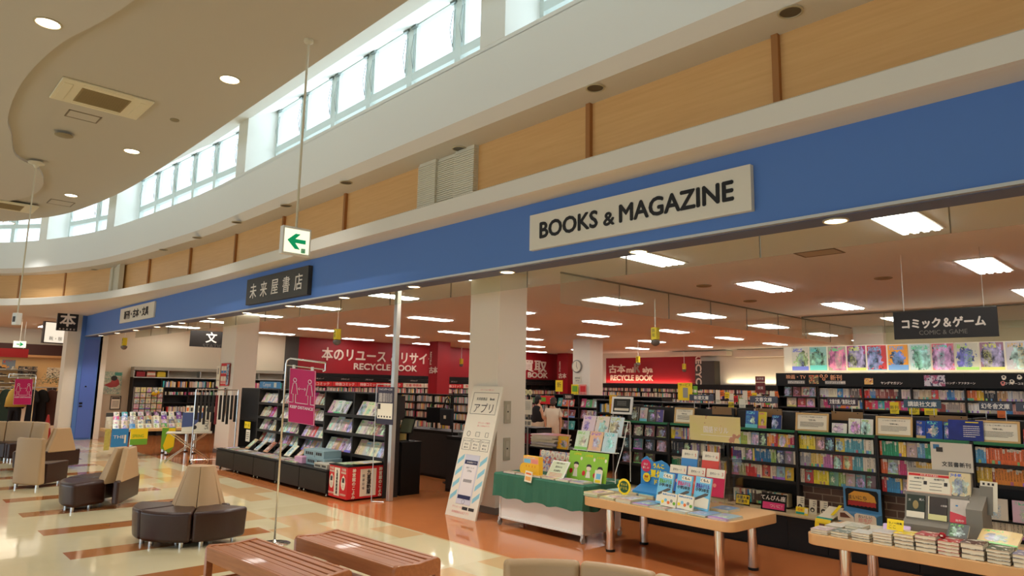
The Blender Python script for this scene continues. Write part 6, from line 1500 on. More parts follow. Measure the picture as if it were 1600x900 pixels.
for s in (-1, 1):
    for q in range(4):
        z = 0.20 + q * 0.16; x0, x1 = (-w + 0.02, -0.175) if s < 0 else (0.175, w - 0.02)
        b = MB(); b.prism([(x0, z), (x1, z + 0.09), (x1, z + 0.155), (x0, z + 0.065)], -0.0012, 0, 'y'); b.build('blue_stripe', mat('stripe_blue', (140, 196, 210), 0.5), t)
ph = MB(); ph.box(-0.15, 0.15, -0.004, 0, 0.17, 0.83); p_ = ph.build('phone_picture', mat('phone_lilac', (206, 204, 214), 0.4), t, bevel=0.0015)
MB().box(-0.13, 0.13, -0.0055, -0.004, 0.24, 0.755).build('screen_picture', mat('phone_screen', (230, 222, 218), 0.4), p_)
MB().box(-0.13, 0.13, -0.007, -0.0055, 0.70, 0.755).build('header_bar', M_navy, p_); MB().box(-0.13, 0.13, -0.007, -0.0055, 0.24, 0.29).build('footer_bar', M_navy, p_)
text('lettering', '未来屋書店アプリ', 0.026, M_lett, p_, (0.01, -0.0075, 0.727), ext=0.0004); text('lettering', '1,024pt', 0.034, M_ink, p_, (0.0, -0.006, 0.61), ext=0.0004); text('lettering', '会員バーコード', 0.024, M_ink, p_, (0, -0.006, 0.655), ext=0.0004)
b = MB()
for q in range(16): b.box(-0.085 + q * 0.011, -0.080 + q * 0.011, -0.0065, -0.0055, 0.46, 0.50)
b.build('bars', M_ink, p_); b = MB(); b.tube([(0.028 * math.cos(a * PI / 8), -0.004, 0.205 + 0.028 * math.sin(a * PI / 8)) for a in range(16)], 0.002, 5, True); b.build('home_button', M_ink, p_)
text('lettering', 'ダウンロードは', 0.03, M_pink, t, (-0.1, -0.001, 0.13), ext=0.0005); text('lettering', '未来屋書店公式アプリ', 0.036, M_pink, t, (-0.02, -0.001, 0.065), ext=0.0005)
for x in (0.06, 0.19): MB().box(x - 0.055, x + 0.055, -0.002, 0, 0.105, 0.145).build('store_badge', M_ink, t)
b = MB(); b.add([(-0.1, 0.03, 0.5), (0.1, 0.03, 0.5), (0.1, 0.03, 1.4), (-0.1, 0.03, 1.4)], [(0, 1, 2, 3)])
MB().box(-0.26, 0.26, 0.03, 0.10, 0.25, 1.5).build('back_brace', MATS['panel_ivory'], t)

# ------------------------------------------------------------------ lettering on the red walls
def wall_text(s, size, x, y, z, rot, m, label, width=None, bold=0.006, vert=False, name='wall_lettering'):
    t = thing(name, label, 'lettering', (x, y, z), rot=rot)
    if vert:
        for k, ch in enumerate(s): text('letter', ch, size, m, t, (0, 0, -k * size * 0.92), (PI / 2, 0, 0) if vert == 1 else (PI / 2, math.radians(90), 0), 0.012, bold)
    else: text('lettering', s, size, m, t, (0, 0, 0), ext=0.012, bold=bold, width=width)
    return t
M_wl = mat('wall_letter_cream', (228, 208, 190), 0.5)
RL = (0, 0, PI / 2)
xw = LX + 0.055
wall_text('本のリユース ＆リサイクル', 0.52, xw, 15.5, 2.83, RL, M_wl, 'big pale reuse and recycle lettering on the red side wall', 5.9, 0.012)
wall_text('RECYCLE BOOK', 0.34, xw, 15.45, 2.40, RL, M_wl, 'pale recycle book lettering under the big characters on the red side wall', 3.0, 0.010)
wall_text('高価買取', 0.62, xw, 23.1, 2.76, RL, M_wl, 'pale buying characters at the far end of the red side wall', 3.6, 0.016)
wall_text('RECYCLE BOOK', 0.36, xw, 23.2, 2.31, RL, M_wl, 'pale recycle book lettering at the far end of the red side wall', 3.6, 0.012)
wall_text('古本', 0.42, -20.48 + 0.55, BY - 0.05, 2.66, (0, 0, 0), M_wl, 'pale used books characters on the red back wall', 0.95, 0.012)
t = wall_text('mi', 0.36, -19.17, BY - 0.05, 2.60, (0, 0, 0), M_wl, 'pale shop name lettering with a grey capital on the red back wall', 0.38, 0.012)
text('lettering', 'R', 0.56, mat('letter_grey', (150, 132, 120), 0.5), t, (0.40, 0, 0.09), ext=0.012, bold=0.02); text('lettering', 'aiya', 0.36, M_wl, t, (0.98, 0, -0.03), ext=0.012, bold=0.012)
wall_text('RECYCLE BOOK', 0.34, -19.1, BY - 0.05, 2.24, (0, 0, 0), M_wl, 'pale recycle book lettering on the red back wall', 2.4, 0.012)
t = wall_text('RECYCLE', 0.36, -15.32, BY - 0.47, 2.40, (0, math.radians(90), 0), M_wl, 'pale vertical recycle lettering on the dark grey column', 1.75, 0.012)
for x, y, s in ((-21.0, 15.88, 'first'), (-22.55, 24.98, 'second')):
    t = wall_text('古本', 0.26, x + 0.02, y, 2.30, (0, 0, 0), M_wl, 'pale used books characters on the %s slim red pillar' % s, 0.5, 0.008)
    t2 = wall_text('RECYCLE', 0.11, x - 0.16, y, 2.75, (0, math.radians(90), 0), M_wl, 'tiny vertical lettering on the %s slim red pillar' % s, 0.5, 0.002)
for x0, x1, z0, z1 in ((-16.9, -14.0, 3.17, 3.34), (-13.7, -9.2, 3.08, 3.36)): struct(MB().box(x0, x1, BY - 0.5, BY - 0.05, z0, z1).build('trim_14', M_wall))
lc = bpy.data.lights.new('shelf_top_cove', 'AREA'); lc.shape = 'RECTANGLE'; lc.size = 6.5; lc.size_y = 0.06; lc.energy = 30; lc.color = (1, 0.85, 0.55)
lo = bpy.data.objects.new('shelf_top_cove', lc); C.objects.link(lo); lo.location = (-11.0, BY - 0.12, 2.04); lo.rotation_euler = (math.radians(168), 0, 0)
lc = lc.copy(); lc.size = 4.6; lc.color = (1, 0.6, 0.4); lc.energy = 22; lo = bpy.data.objects.new('shelf_top_cove', lc); C.objects.link(lo); lo.location = (-18.3, BY - 0.14, 2.0); lo.rotation_euler = (math.radians(168), 0, 0)
lc = lc.copy(); lc.size = 7.5; lc.color = (1, 0.86, 0.6); lc.energy = 9; lo = bpy.data.objects.new('shelf_top_cove', lc); C.objects.link(lo); lo.location = (-2.9, CYW + 0.10, 2.17); lo.rotation_euler = (math.radians(168), 0, 0)
# round clock and notices on the middle pillar
t = thing('wall_clock', 'round grey rimmed clock on the middle pillar', 'clock', (-15.45, 17.88, 2.47))
MB().lathe([(0.22, 0), (0.22, 0.03), (0.19, 0.045), (0.185, 0.03)], n=28).build('rim', M_steel, t, rot=(PI / 2, 0, 0), auto=True); MB().lathe([(0.185, 0.028), (0.185, 0.032)], n=28).build('dial', M_cream, t, rot=(PI / 2, 0, 0))
MB().box(-0.006, 0.006, -0.036, -0.033, -0.02, 0.15).build('hand', M_ink, t); MB().box(-0.007, 0.007, -0.039, -0.036, -0.02, 0.10).build('hand', M_ink, t, rot=(0, math.radians(150), 0))
card('pillar_notice', 'small white notice with two lines on the middle pillar below the clock', 'notice', (-15.42, 17.87, 1.92), 0.3, 0.22, (0, 0, 0), M_cream, [('t', '読書相談', 0.06, M_ink, 0, 0.15), ('t', '案内所', 0.06, M_ink, 0, 0.06)])
for k, (x, m1, m2, s) in enumerate(((-15.62, M_yel, M_grn, 'yellow and green'), (-15.26, M_pink, M_redp, 'pink and red'))):
    card('pillar_poster', '%s poster hanging on the middle pillar' % s, 'poster', (x + 0.1, 17.85, 1.30), 0.32, 0.55, (0, 0, 0), m1, [('r', -0.12, 0.12, 0.3, 0.5, m2), ('r', -0.12, 0.05, 0.05, 0.2, M_cream), ('t', 'セール', 0.08, M_ink, 0, 0.25)])
# ------------------------------------------------------------------ bookshelves along the walls: countless far spines
def stuff_books(rows, name, label):
    """rows: (origin, direction, length, height) -> one object of tiny far spines with their own colours"""
    b = MB(); cols = []
    for (ox, oy, oz), (dx, dy), L, h in rows:
        s = 0; nx, ny = -dy, dx; nb = max(1, round((L + 0.1) / 0.9)); LB = (L + 0.1) / nb
        while s < L:
            th = rnd.uniform(0.02, 0.045); hh = h * rnd.uniform(0.8, 1.0); dd = 0.12
            if s + th > L: break
            ph = (s + 0.05) % LB
            if ph < 0.02 or ph + th > LB - 0.02: s += 0.008; continue
            if rnd.random() < 0.05: s += th * 2; continue
            p = [(ox + dx * s, oy + dy * s), (ox + dx * (s + th - 0.002), oy + dy * (s + th - 0.002))]
            q = [(x + nx * dd, y + ny * dd) for x, y in p]
            b.add([(p[0][0], p[0][1], oz), (p[1][0], p[1][1], oz), (q[1][0], q[1][1], oz), (q[0][0], q[0][1], oz), (p[0][0], p[0][1], oz + hh), (p[1][0], p[1][1], oz + hh), (q[1][0], q[1][1], oz + hh), (q[0][0], q[0][1], oz + hh)],
                  [(0, 3, 2, 1), (4, 5, 6, 7), (0, 1, 5, 4), (1, 2, 6, 5), (2, 3, 7, 6), (3, 0, 4, 7)])
            cols.append(srgb(*(pale() if rnd.random() < 0.65 else bright()))); s += th
    me = b.mesh(name, M_far); at = me.color_attributes.new('spine', 'FLOAT_COLOR', 'CORNER')
    data = []
    for f in range(len(b.f)): data += list(cols[f // 6]) * 4
    at.data.foreach_set('color', data)
    return tag(put(me, name), label, 'books', None, 'stuff')
M_far, _t, _b = custom('far_spines'); _a = _t.new('ShaderNodeVertexColor'); _a.layer_name = 'spine'; _t.link(_a.outputs[0], _b.inputs['Base Color']); _b.inputs['Roughness'].default_value = 0.45
def wallshelf(name, label, loc, rz, L, top, zs, depth=0.34, header=None, hm=None, m=None):
    t = thing(name, label, 'bookshelf', loc, rz); m = m or M_blk2
    MB().box(0, L, depth - 0.02, depth, 0, top).build('back_panel', m, t)
    n = max(1, round(L / 0.9))
    for k in range(n + 1):
        x = min(L - 0.02, max(0, L * k / n - 0.01)); MB().box(x, x + 0.02, 0, depth - 0.02, 0, top).build('upright', m, t)
    for z in zs: MB().box(0.02, L - 0.02, 0.0, depth - 0.02, z - 0.025, z).build('shelf', m, t)
    MB().box(0, L, 0, depth, top - 0.02, top).build('top_panel', m, t)
    if header: MB().box(0, L, -0.02, 0.0, top - header, top).build('header', hm or M_black, t)
    return t
wallshelf('tall_bookshelf', 'long black bookshelf below the red side wall with red sale strips', (LX + 0.44, 11.7, 0), PI / 2, 13.6, 1.95, (1.62, 1.38, 1.13, 0.88, 0.6, 0.3), header=0.14)
stuff_books([((LX + 0.42, 11.75, z), (0, 1), 13.5, 0.2) for z in (1.39, 1.14, 0.89, 0.61)], 'used_books', 'rows of used books filling the black bookshelf below the red side wall')
for k in range(9):
    t = thing('sale_strip', 'red sale strip with white comic lettering on the side wall bookshelf, %s from the hall' % nth(k + 1), 'sign', (LX + 0.458, 12.3 + 1.06 * k, 1.70), PI / 2, group='sale strips')
    MB().box(-0.52, 0.52, -0.006, 0.0, -0.085, 0.085).build('board', M_redp if k not in (4, 5, 7) else M_cream, t); text('lettering', '特価コミック' if k not in (4, 5) else '文庫 特価本', 0.13, M_lett if k not in (4, 5, 7) else M_redp, t, (0, -0.008, 0), ext=0.001, bold=0.002, width=0.8)
    text('lettering', '少年コミック', 0.06, M_lett, thing('header_label', 'small white label on the side wall bookshelf header, %s from the hall' % nth(k + 1), 'label', (LX + 0.463, 12.3 + 1.06 * k, 1.89), PI / 2), (0, 0, 0), ext=0.001)
wallshelf('tall_bookshelf', 'long black bookshelf below the red back wall lettering', (-22.0, BY - 0.5, 0), 0, 13.0, 1.97, (1.62, 1.38, 1.13, 0.88, 0.6, 0.3), header=0.2)
stuff_books([((-21.95, BY - 0.48, z), (1, 0), 12.9, 0.2) for z in (1.63, 1.39, 1.14, 0.89)], 'used_books', 'rows of used books filling the black bookshelf on the back wall')
def gondola(label, x0, x1, y, top, zs, cols, tagn, fo=True):
    t = wallshelf('gondola_shelf', label, (x0, y, 0), 0, x1 - x0, top, zs, 0.45)
    k = 0
    for j, z in enumerate(zs):
        x = x0 + 0.06
        while fo and x < x1 - 0.24:
            w = rnd.uniform(0.17, 0.22); LB = (x1 - x0) / max(1, round((x1 - x0) / 0.9)); ph = (x - x0) % LB
            if ph < 0.02 or ph + w > LB - 0.015: x += 0.02; continue
            k += 1
            mag((x, y + 0.05, z + 0.001), w, rnd.uniform(0.2, 0.25), 0.012, (math.radians(-14), 0, 0), pale() if rnd.random() < 0.5 else bright(), 'magazine facing out on the %s, %s counted from its upper pole end' % (tagn, nth(k)), 'magazines on the %s' % tagn)
            x += w + 0.01
    return t
gondola('low black magazine gondola behind the two browsing people', -13.2, -9.6, 14.3, 1.55, (1.22, 0.92, 0.60), None, 'gondola behind the people')
wallshelf('gondola_shelf', 'black gondola of paperbacks deeper in behind the paperback island', (-9.3, 11.4, 0), 0, 3.3, 1.5, (1.24, 1.0, 0.76, 0.5), 0.45)
stuff_books([((-9.25, 11.46, z), (1, 0), 3.2, 0.19) for z in (1.245, 1.005, 0.765, 0.505)], 'far_paperbacks', 'paperback spines on the gondola behind the paperback island')
wallshelf('gondola_shelf', 'black comics gondola between the paperback island and the tall comics wall', (-5.6, 11.2, 0), 0, 5.0, 1.42, (1.2, 0.95, 0.7), 0.45)
stuff_books([((-5.55, 11.26, z), (1, 0), 4.9, 0.19) for z in (1.205, 0.955, 0.705)], 'far_paperbacks', 'spines on the gondola between the paperback island and the comics wall')
for r in range(3):
    y = 9.6 + r * 3.6
    wallshelf('gondola_shelf', 'black gondola between the till and the red wall, %s one in' % nth(r + 1), (-20.0 + 0.7 * r, y, 0), 0, 5.6, 1.45, (1.2, 0.95, 0.7, 0.4), 0.45)
    stuff_books([((-19.95 + 0.7 * r, y + 0.06, z), (1, 0), 5.5, 0.2) for z in (1.205, 0.955, 0.705, 0.405)], 'far_books', 'books on the %s gondola between the till and the red wall' % nth(r + 1))
# clutter of cards over the far gondola
ck = [(M_cream, 'white'), (M_org, 'orange'), (M_yel, 'yellow'), (M_cream, 'cream'), (M_redp, 'red'), (M_grn, 'green')]
for k in range(14):
    m, cn = ck[k % 6]; px = 1120 + k * 6.6; p = at_y(px, 611 + (k * 37 % 17), 11.45)
    card('price_pop', '%s price card clustered above the far paperback gondola, %s from its pole end' % (cn, nth(k + 1)), 'card', (p.x, 11.48 + 0.012 * k, max(1.502, p.z - 0.06) if k % 3 else 1.502), 0.09, 0.11 + (p.z - 1.5) * (0.6 if k % 3 == 0 else 0), (0, math.radians((k * 53) % 40 - 20) if k % 3 else 0, 0), m, [('l', -0.035, 0.035, 0.02, 0.08, 2, M_ink)])
th_ = 0.004
def posted(name, px0, px1, py0, py1, y, m, label, lines, floor=1.50):
    a, b_ = at_y(px0, py0, y), at_y(px1, py1, y); z0 = b_.z; h = a.z - z0; w_ = b_.x - a.x
    t = card(name, label, 'poster', ((a.x + b_.x) / 2, y, z0), w_, h, (0, 0, 0), m, lines(w_, h))
    fl = floor if floor == 1.50 else 0.0
    if z0 > fl:
        MB().box(-0.01, 0.01, th_, th_ + 0.008, fl - z0, h * 0.3).build('post', M_alu, t)
        MB().box(-0.09, 0.09, -0.05, 0.06, fl - z0, fl - z0 + 0.008).build('base', M_alu, t)
    return t
posted('pop_poster', 1059, 1082, 598, 626, 11.5, M_yel, 'yellow poster with a slanting phone picture above the watercolour board', lambda w, h: [('t', 'サービス', w * 0.2, M_ink, 0, h * 0.88), ('r', -w * 0.15, w * 0.2, h * 0.15, h * 0.72, M_steel)])
posted('pop_poster', 1083, 1090, 603, 618, 11.52, M_grn, 'small green tag beside the yellow phone poster', lambda w, h: [('r', -w * 0.3, w * 0.3, h * 0.3, h * 0.6, M_cream)])
posted('pop_poster', 1180, 1196, 588, 614, 11.7, mat('print_maroon', (110, 36, 36), 0.5), 'tall maroon sign above the far paperback gondola', lambda w, h: [('t', '文学賞', w * 0.25, M_lett, 0, h * 0.85), ('r', -w * 0.48, w * 0.48, h * 0.62, h * 0.66, M_cream), ('t', '受賞', w * 0.3, M_lett, 0, h * 0.3)], 0.0)
posted('pop_poster', 952, 963, 617, 646, 9.0, mat('print_gold', (226, 180, 40), 0.5), 'yellow upright poster with a figure beside the white framed panel', lambda w, h: [('t', '入荷', w * 0.4, M_redp, 0, h * 0.85), ('r', -w * 0.3, w * 0.3, h * 0.05, h * 0.5, M_org)], 1.2)
posted('pop_poster', 868, 879, 594, 612, 15.2, M_yel, 'small yellow hanging card left of the middle pillar', lambda w, h: [('t', '新', w * 0.6, M_ink, 0, h * 0.6)], 0.0)
posted('pop_poster', 880, 896, 615, 625, 13.6, M_blk2, 'black price board with white number above the gondola behind the people', lambda w, h: [('t', '5000', h * 0.7, M_lett, 0, h * 0.5)], 1.2)
posted('pop_poster', 840, 866, 618, 632, 14.0, M_redp, 'red price board behind the heads of the two browsing people', lambda w, h: [('r', -w * 0.45, 0.0, h * 0.3, h * 0.8, M_grn), ('t', '7', h * 0.6, M_lett, w * 0.3, h * 0.5)], 1.2)
posted('pop_poster', 819, 831, 624, 648, 8.78, M_cream, 'plain white sheet hanging beside the front pillar', lambda w, h: [('l', -w * 0.35, w * 0.35, h * 0.3, h * 0.9, 8, M_steel)], 0.9)
posted('pop_poster', 817, 830, 655, 666, 8.66, M_cream, 'white sheet with two grey pictures below the plain sheet by the pillar', lambda w, h: [('r', -w * 0.4, -w * 0.05, h * 0.15, h * 0.75, M_steel), ('r', w * 0.05, w * 0.4, h * 0.15, h * 0.75, M_steel)], 0.7)
for k, px in enumerate((822, 828)):
    p = at_y(px, 613, 9.1); t = thing('round_pop', 'cream round card with one black character by the pillar, %s of two' % nth(k + 1), 'card', (p.x, 9.1 + 0.01 * k, p.z)); MB().lathe([(0.055, 0), (0.055, 0.005)], n=18).build('disc', mat('disc_cream', (226, 216, 160), 0.5), t, rot=(PI / 2, 0, 0)); text('lettering', '5%'[k], 0.06, M_ink, t, (0, -0.007, 0), ext=0.0006); MB().box(-0.006, 0.006, 0.005, 0.011, -p.z, 0).build('post', M_alu, t)
t = wallshelf('gondola_shelf', 'narrow black shelf with dark red cloth things beside the front pillar', (-9.35, 9.0, 0), 0, 0.62, 1.0, (0.7, 0.4), 0.4)
for k, (x, c) in enumerate(((-9.2, (130, 20, 50)), (-8.98, (150, 30, 40)))): carton('fabric_bag', '%s folded bag on the narrow shelf beside the front pillar' % ('crimson', 'red')[k], (x, 9.16, 0.702), 0.19, 0.2, 0.18, mat('bag_%d' % k, c, 0.7), lines=False)
# newspapers stacked on a low rack
t = wallshelf('newspaper_rack', 'low black newspaper rack behind the green cloth table', (-8.05, 8.1, 0), 0, 0.85, 0.78, (0.5,), 0.5)
for k in range(9):
    mag((-8.02 + rnd.uniform(-0.01, 0.01) + 0.02 * (k % 2), 8.12, 0.781 + 0.022 * k + 0.021), 0.5 + 0.08 * (k % 3) / 2, 0.36, 0.021, (math.radians(-90), 0, rnd.uniform(-0.03, 0.03)), (206, 196, 180) if k < 7 else (190, 120, 110), 'folded newspaper in the pile behind the green cloth table, %s from the bottom' % nth(k + 1), 'newspaper pile', name='newspaper', cat='newspaper')
mag((-7.45, 8.14, 0.782), 0.22, 0.2, 0.03, (math.radians(-12), 0, 0), (240, 180, 30), 'yellow packet standing beside the newspaper pile', None, name='packet', cat='packet')
# ------------------------------------------------------------------ tills and what stands on them
def counter(label, x0, x1, y0, y1, h):
    t = thing('counter', label, 'counter', ((x0 + x1) / 2, y0, 0)); w = (x1 - x0) / 2
    MB().box(-w, w, 0.01, y1 - y0, 0.0, h - 0.03).build('body', M_black, t, bevel=0.003); MB().box(-w - 0.01, w + 0.01, 0, y1 - y0 + 0.01, h - 0.03, h).build('worktop', M_black, t, bevel=0.003); MB().box(-w + 0.02, w - 0.02, 0.0, 0.01, 0.05, h - 0.06).build('front_panel', M_blk2, t); return t
counter('short black counter at the end of the magazine racks', -9.85, -9.17, 6.36, 6.75, 0.83)
counter('black till counter behind the leaning app panel', -9.15, -7.9, 7.25, 7.75, 0.90)
counter('long black till counter further in behind the racks', -12.6, -9.6, 8.1, 8.6, 0.88)
carton('paper_box', 'cream paper box on the short black counter', (-9.52, 6.52, 0.831), 0.2, 0.16, 0.16, mat('kraft_cream', (214, 190, 110), 0.6))
carton('paper_box', 'brown paper box behind the cream one on the short black counter', (-9.62, 6.65, 0.831), 0.2, 0.1, 0.24, mat('kraft_brown', (190, 150, 80), 0.6))
def screen(label, loc, w, h, rot, m, stand=True):
    t = thing('monitor', label, 'monitor', loc, rot=(0, 0, rot[2]))
    s = MB().box(-w / 2, w / 2, 0, 0.025, -h / 2, h / 2).build('casing', M_black, t, (0, 0, h * 0.5 + 0.12), (rot[0], 0, 0), bevel=0.004); MB().box(-w / 2 + 0.012, w / 2 - 0.012, -0.002, 0, -h / 2 + 0.012, h / 2 - 0.012).build('screen', m, s)
    MB().box(-0.02, 0.02, 0.03, 0.05, 0.0, h * 0.5 + 0.12).box(-0.09, 0.09, -0.05, 0.1, 0.0, 0.012).build('stand', M_black, t); return t
screen('tilted grey green till screen on the short black counter', (-9.30, 6.55, 0.831), 0.24, 0.26, (math.radians(-25), 0, math.radians(24)), mat('till_screen', (98, 104, 84), 0.2))
screen('black back of a monitor on the till counter behind the app panel', (-8.55, 7.5, 0.901), 0.52, 0.32, (0, 0, math.radians(5)), mat('screen_black', (20, 20, 22), 0.3))
carton('card_reader', 'grey card machine beside the black monitor', (-8.95, 7.5, 0.901), 0.2, 0.16, 0.07, M_steel)
screen('second dark monitor on the long till counter', (-10.9, 8.35, 0.881), 0.45, 0.3, (0, 0, 0.3), MATS['screen_black'])
carton('paper_box', 'white box on the long till counter', (-11.8, 8.35, 0.881), 0.3, 0.2, 0.12, M_cream)
t = thing('tote_bag', 'black tote bag hanging on a pole behind the till', 'bag', (-9.85, 7.80, 1.02)); b = MB(); b.prism([(-0.15, 0), (0.15, 0), (0.17, 0.30), (-0.17, 0.30)], -0.04, 0.04, 'y'); b.build('body', mat('bag_black', (26, 26, 30), 0.7), t, bevel=0.02, seg=3)
MB().tube([(-0.1, 0, 0.29), (-0.05, 0, 0.45), (0.0, 0, 0.5), (0.05, 0, 0.45), (0.1, 0, 0.29)], 0.012, 8).build('strap', MATS['bag_black'], t, smooth=True); MB().box(-0.03, 0.03, -0.05, -0.041, 0.12, 0.18).build('label_patch', M_cream, t)
t = thing('pole_stand', 'thin black pole stand behind the till carrying the tote bag', 'stand', (-9.83, 7.92, 0)); MB().cyl((0, 0, 0.01), (0, 0, 1.62), 0.015).build('pole', M_black, t); MB().tube([(0, 0, 1.5), (-0.02, -0.08, 1.53), (-0.02, -0.09, 1.56)], 0.008, 6).build('hook', M_black, t); MB().lathe([(0.15, 0), (0.15, 0.01), (0.02, 0.03)], n=16).build('base', M_black, t)
# hanging dome cameras with yellow tags
tagm = mat('tag_yellow', (226, 204, 40), 0.5)
for k, (q, z, s) in enumerate((((179, 532), 2.75, 'by the blue end pillar'), ((527, 523), 2.75, 'in front of the recycle lettering'), ((1024, 522), 2.75, 'beside the inner glass curtain'), ((997, 562), 2.78, 'before the red back wall lettering'), ((1069, 573), 2.78, 'before the dark grey column'), ((721, 565), 2.78, 'beside the front pillar, far back'))):
    p = at_z(q[0], q[1], z)
    if k == 0: p = Vector((-22.0, 5.45, 2.80))
    if k == 4: p = at_y(q[0], q[1], 24.6)
    if k == 5: p = at_x(q[0], q[1], -22.6)
    t = thing('dome_camera', 'hanging dome camera with a yellow tag ' + s, 'camera', p, group='hanging dome cameras')
    MB().cyl((0, 0, 0.1), (0, 0, ZC - p.z), 0.010, n=8).build('rod', M_wht, t); b = MB(); b.box(-0.055, 0.055, -0.055, 0.055, -0.10, 0.12); tg = b.build('tag', tagm, t)
    for j in range(2): text('lettering', '防犯'[j], 0.07, M_ink, tg, (0, -0.056, 0.06 - j * 0.08), ext=0.0008)
    MB().lathe([(0.02, -0.22), (0.06, -0.20), (0.085, -0.16), (0.085, -0.12), (0.03, -0.10)], n=18).build('dome', mat('dome_smoke', (120, 112, 100), 0.1), t, auto=True)
# ------------------------------------------------------------------ two people reading
M_skin = mat('skin', (214, 168, 136), 0.5); M_hairb = mat('hair_black', (28, 24, 22), 0.5); M_hairbr = mat('hair_brown', (58, 38, 28), 0.5)
def skinned(name, verts, edges, radii, m, parent, sub=2, loc=(0, 0, 0)):
    me = bpy.data.meshes.new(name); me.from_pydata(verts, edges, []); me.materials.append(m)
    o = put(me, name, parent, loc); sk = o.modifiers.new('skin', 'SKIN'); sk.use_smooth_shade = True
    for i, r in enumerate(radii): me.skin_vertices[0].data[i].radius = (r, r) if not isinstance(r, tuple) else r
    me.skin_vertices[0].data[0].use_root = True
    o.modifiers.new('sub', 'SUBSURF').render_levels = sub; return o
def person(label, loc, face, h, hair, top, bottom, pose, hairlen):
    t = thing('person', label, 'person', loc, face); k = h / 1.6
    S_ = lambda x, y, z: (x * k, y * k, z * k)
    # joints: pelvis, waist, chest, neck, head ; arms ; legs (faces -y)
    aL, aR = pose
    J = [S_(0, 0, 0.86), S_(0, 0.0, 1.0), S_(0, 0.01, 1.2), S_(0, 0.0, 1.33), S_(0, -0.01 - pose[0][3], 1.40)]
    R_ = [(0.15, 0.11), (0.125, 0.095), (0.145, 0.10), (0.06, 0.06), (0.05, 0.05)]
    E_ = [(0, 1), (1, 2), (2, 3), (3, 4)]
    for s, a in ((-1, aL), (1, aR)):
        b = len(J); sh = (0.15 * s, 0.0, 1.27); el = (0.20 * s + a[0][0], a[0][1], 1.02 + a[0][2]); wr = (0.19 * s + a[1][0], a[1][1], 0.80 + a[1][2])
        J += [S_(*sh), S_(*el), S_(*wr), S_(wr[0], wr[1] - 0.01, wr[2] - 0.05)]; R_ += [0.055, 0.038, 0.027, 0.032]; E_ += [(2, b), (b, b + 1), (b + 1, b + 2), (b + 2, b + 3)]
        wx = wr
        for f in range(4):
            c = len(J); L = (0.045, 0.05, 0.047, 0.038)[f]; fx = (f - 1.5) * 0.012
            J += [S_(wx[0] + s * 0.0 + 0.004, wx[1] - 0.01 + fx, wx[2] - 0.085), S_(wx[0] - s * 0.006, wx[1] - 0.018 + fx, wx[2] - 0.09 - L)]; R_ += [0.009, 0.007]; E_ += [(b + 3, c), (c, c + 1)]
        c = len(J); J += [S_(wx[0] - s * 0.012, wx[1] - 0.045, wx[2] - 0.07), S_(wx[0] - s * 0.02, wx[1] - 0.055, wx[2] - 0.105)]; R_ += [0.01, 0.008]; E_ += [(b + 3, c), (c, c + 1)]
    for s in (-1, 1):
        b = len(J); J += [S_(0.085 * s, 0, 0.80), S_(0.085 * s, -0.01, 0.46), S_(0.085 * s, 0.02, 0.08), S_(0.09 * s, -0.13, 0.03)]; R_ += [0.085, 0.058, 0.04, 0.035]; E_ += [(0, b), (b, b + 1), (b + 1, b + 2), (b + 2, b + 3)]
    skinned('body', J, E_, [tuple(x * k for x in r) if isinstance(r, tuple) else r * k for r in R_], M_skin, t)
    hd = thing('q', 'q', 'q'); bpy.data.objects.remove(hd)
    hx, hy, hz = S_(0, -0.015 - pose[0][3], 1.485)
    b = MB(); b.ell((0, 0, 0), 0.072 * k, 0.088 * k, 0.108 * k, 18, 12); b.ell((0, -0.088 * k, -0.012 * k), 0.013 * k, 0.02 * k, 0.022 * k, 8, 6); b.ell((-0.073 * k, 0.005, -0.01 * k), 0.01, 0.02 * k, 0.03 * k, 8, 6); b.ell((0.073 * k, 0.005, -0.01 * k), 0.01, 0.02 * k, 0.03 * k, 8, 6)
    ho = b.build('head', M_skin, t, (hx, hy, hz), (pose[0][2], 0, 0), smooth=True)
    for s in (-1, 1): b = MB(); b.ell((s * 0.028 * k, -0.083 * k, 0.01 * k), 0.011 * k, 0.006, 0.007 * k, 8, 6); b.build('eye', M_ink, ho)
    b = MB(); b.ell((0, -0.083 * k, -0.055 * k), 0.02 * k, 0.006, 0.006 * k, 10, 6); b.build('mouth', M_pink, ho)
    b = MB(); b.ell((0, 0.016 * k, 0.03 * k), 0.085 * k, 0.092 * k, 0.092 * k, 18, 10); b.ell((0, 0.042 * k, -0.03 * k - hairlen * 0.5), 0.078 * k, 0.058 * k, 0.07 * k + hairlen, 16, 10); b.build('hair', hair, ho, smooth=True)
    # clothes follow the same joints, a little wider
    tv = [S_(0, 0, 0.76 if top[1] else 0.84), S_(0, 0, 1.02), S_(0, 0.01, 1.2), S_(0, 0.005, 1.36)]; tr = [(0.20 * k, 0.15 * k), (0.175 * k, 0.14 * k), (0.20 * k, 0.145 * k), (0.10 * k, 0.10 * k)]; te = [(0, 1), (1, 2), (2, 3)]
    if top[1]:
        for i in (5, 5 + 14):
            j = len(tv); tv += [J[i], tuple(Vector(J[i]).lerp(Vector(J[i + 1]), 0.75))]; tr += [0.095 * k, 0.085 * k]; te += [(2, j), (j, j + 1)]
    skinned('shirt', tv, te, tr, top[0], t)
    lb = len(J) - 8; lv = [S_(0, 0, 1.02), S_(0, 0, 0.84)]; lr = [(0.165 * k, 0.13 * k), (0.18 * k, 0.145 * k)]; le = [(0, 1)]
    for i in (lb, lb + 4): j = len(lv); lv += [J[i], J[i + 1], tuple(Vector(J[i + 1]).lerp(Vector(J[i + 2]), 0.85))]; lr += [0.105 * k, 0.085 * k, 0.075 * k]; le += [(1, j), (j, j + 1), (j + 1, j + 2)]
    skinned('trousers', lv, le, lr, bottom, t)
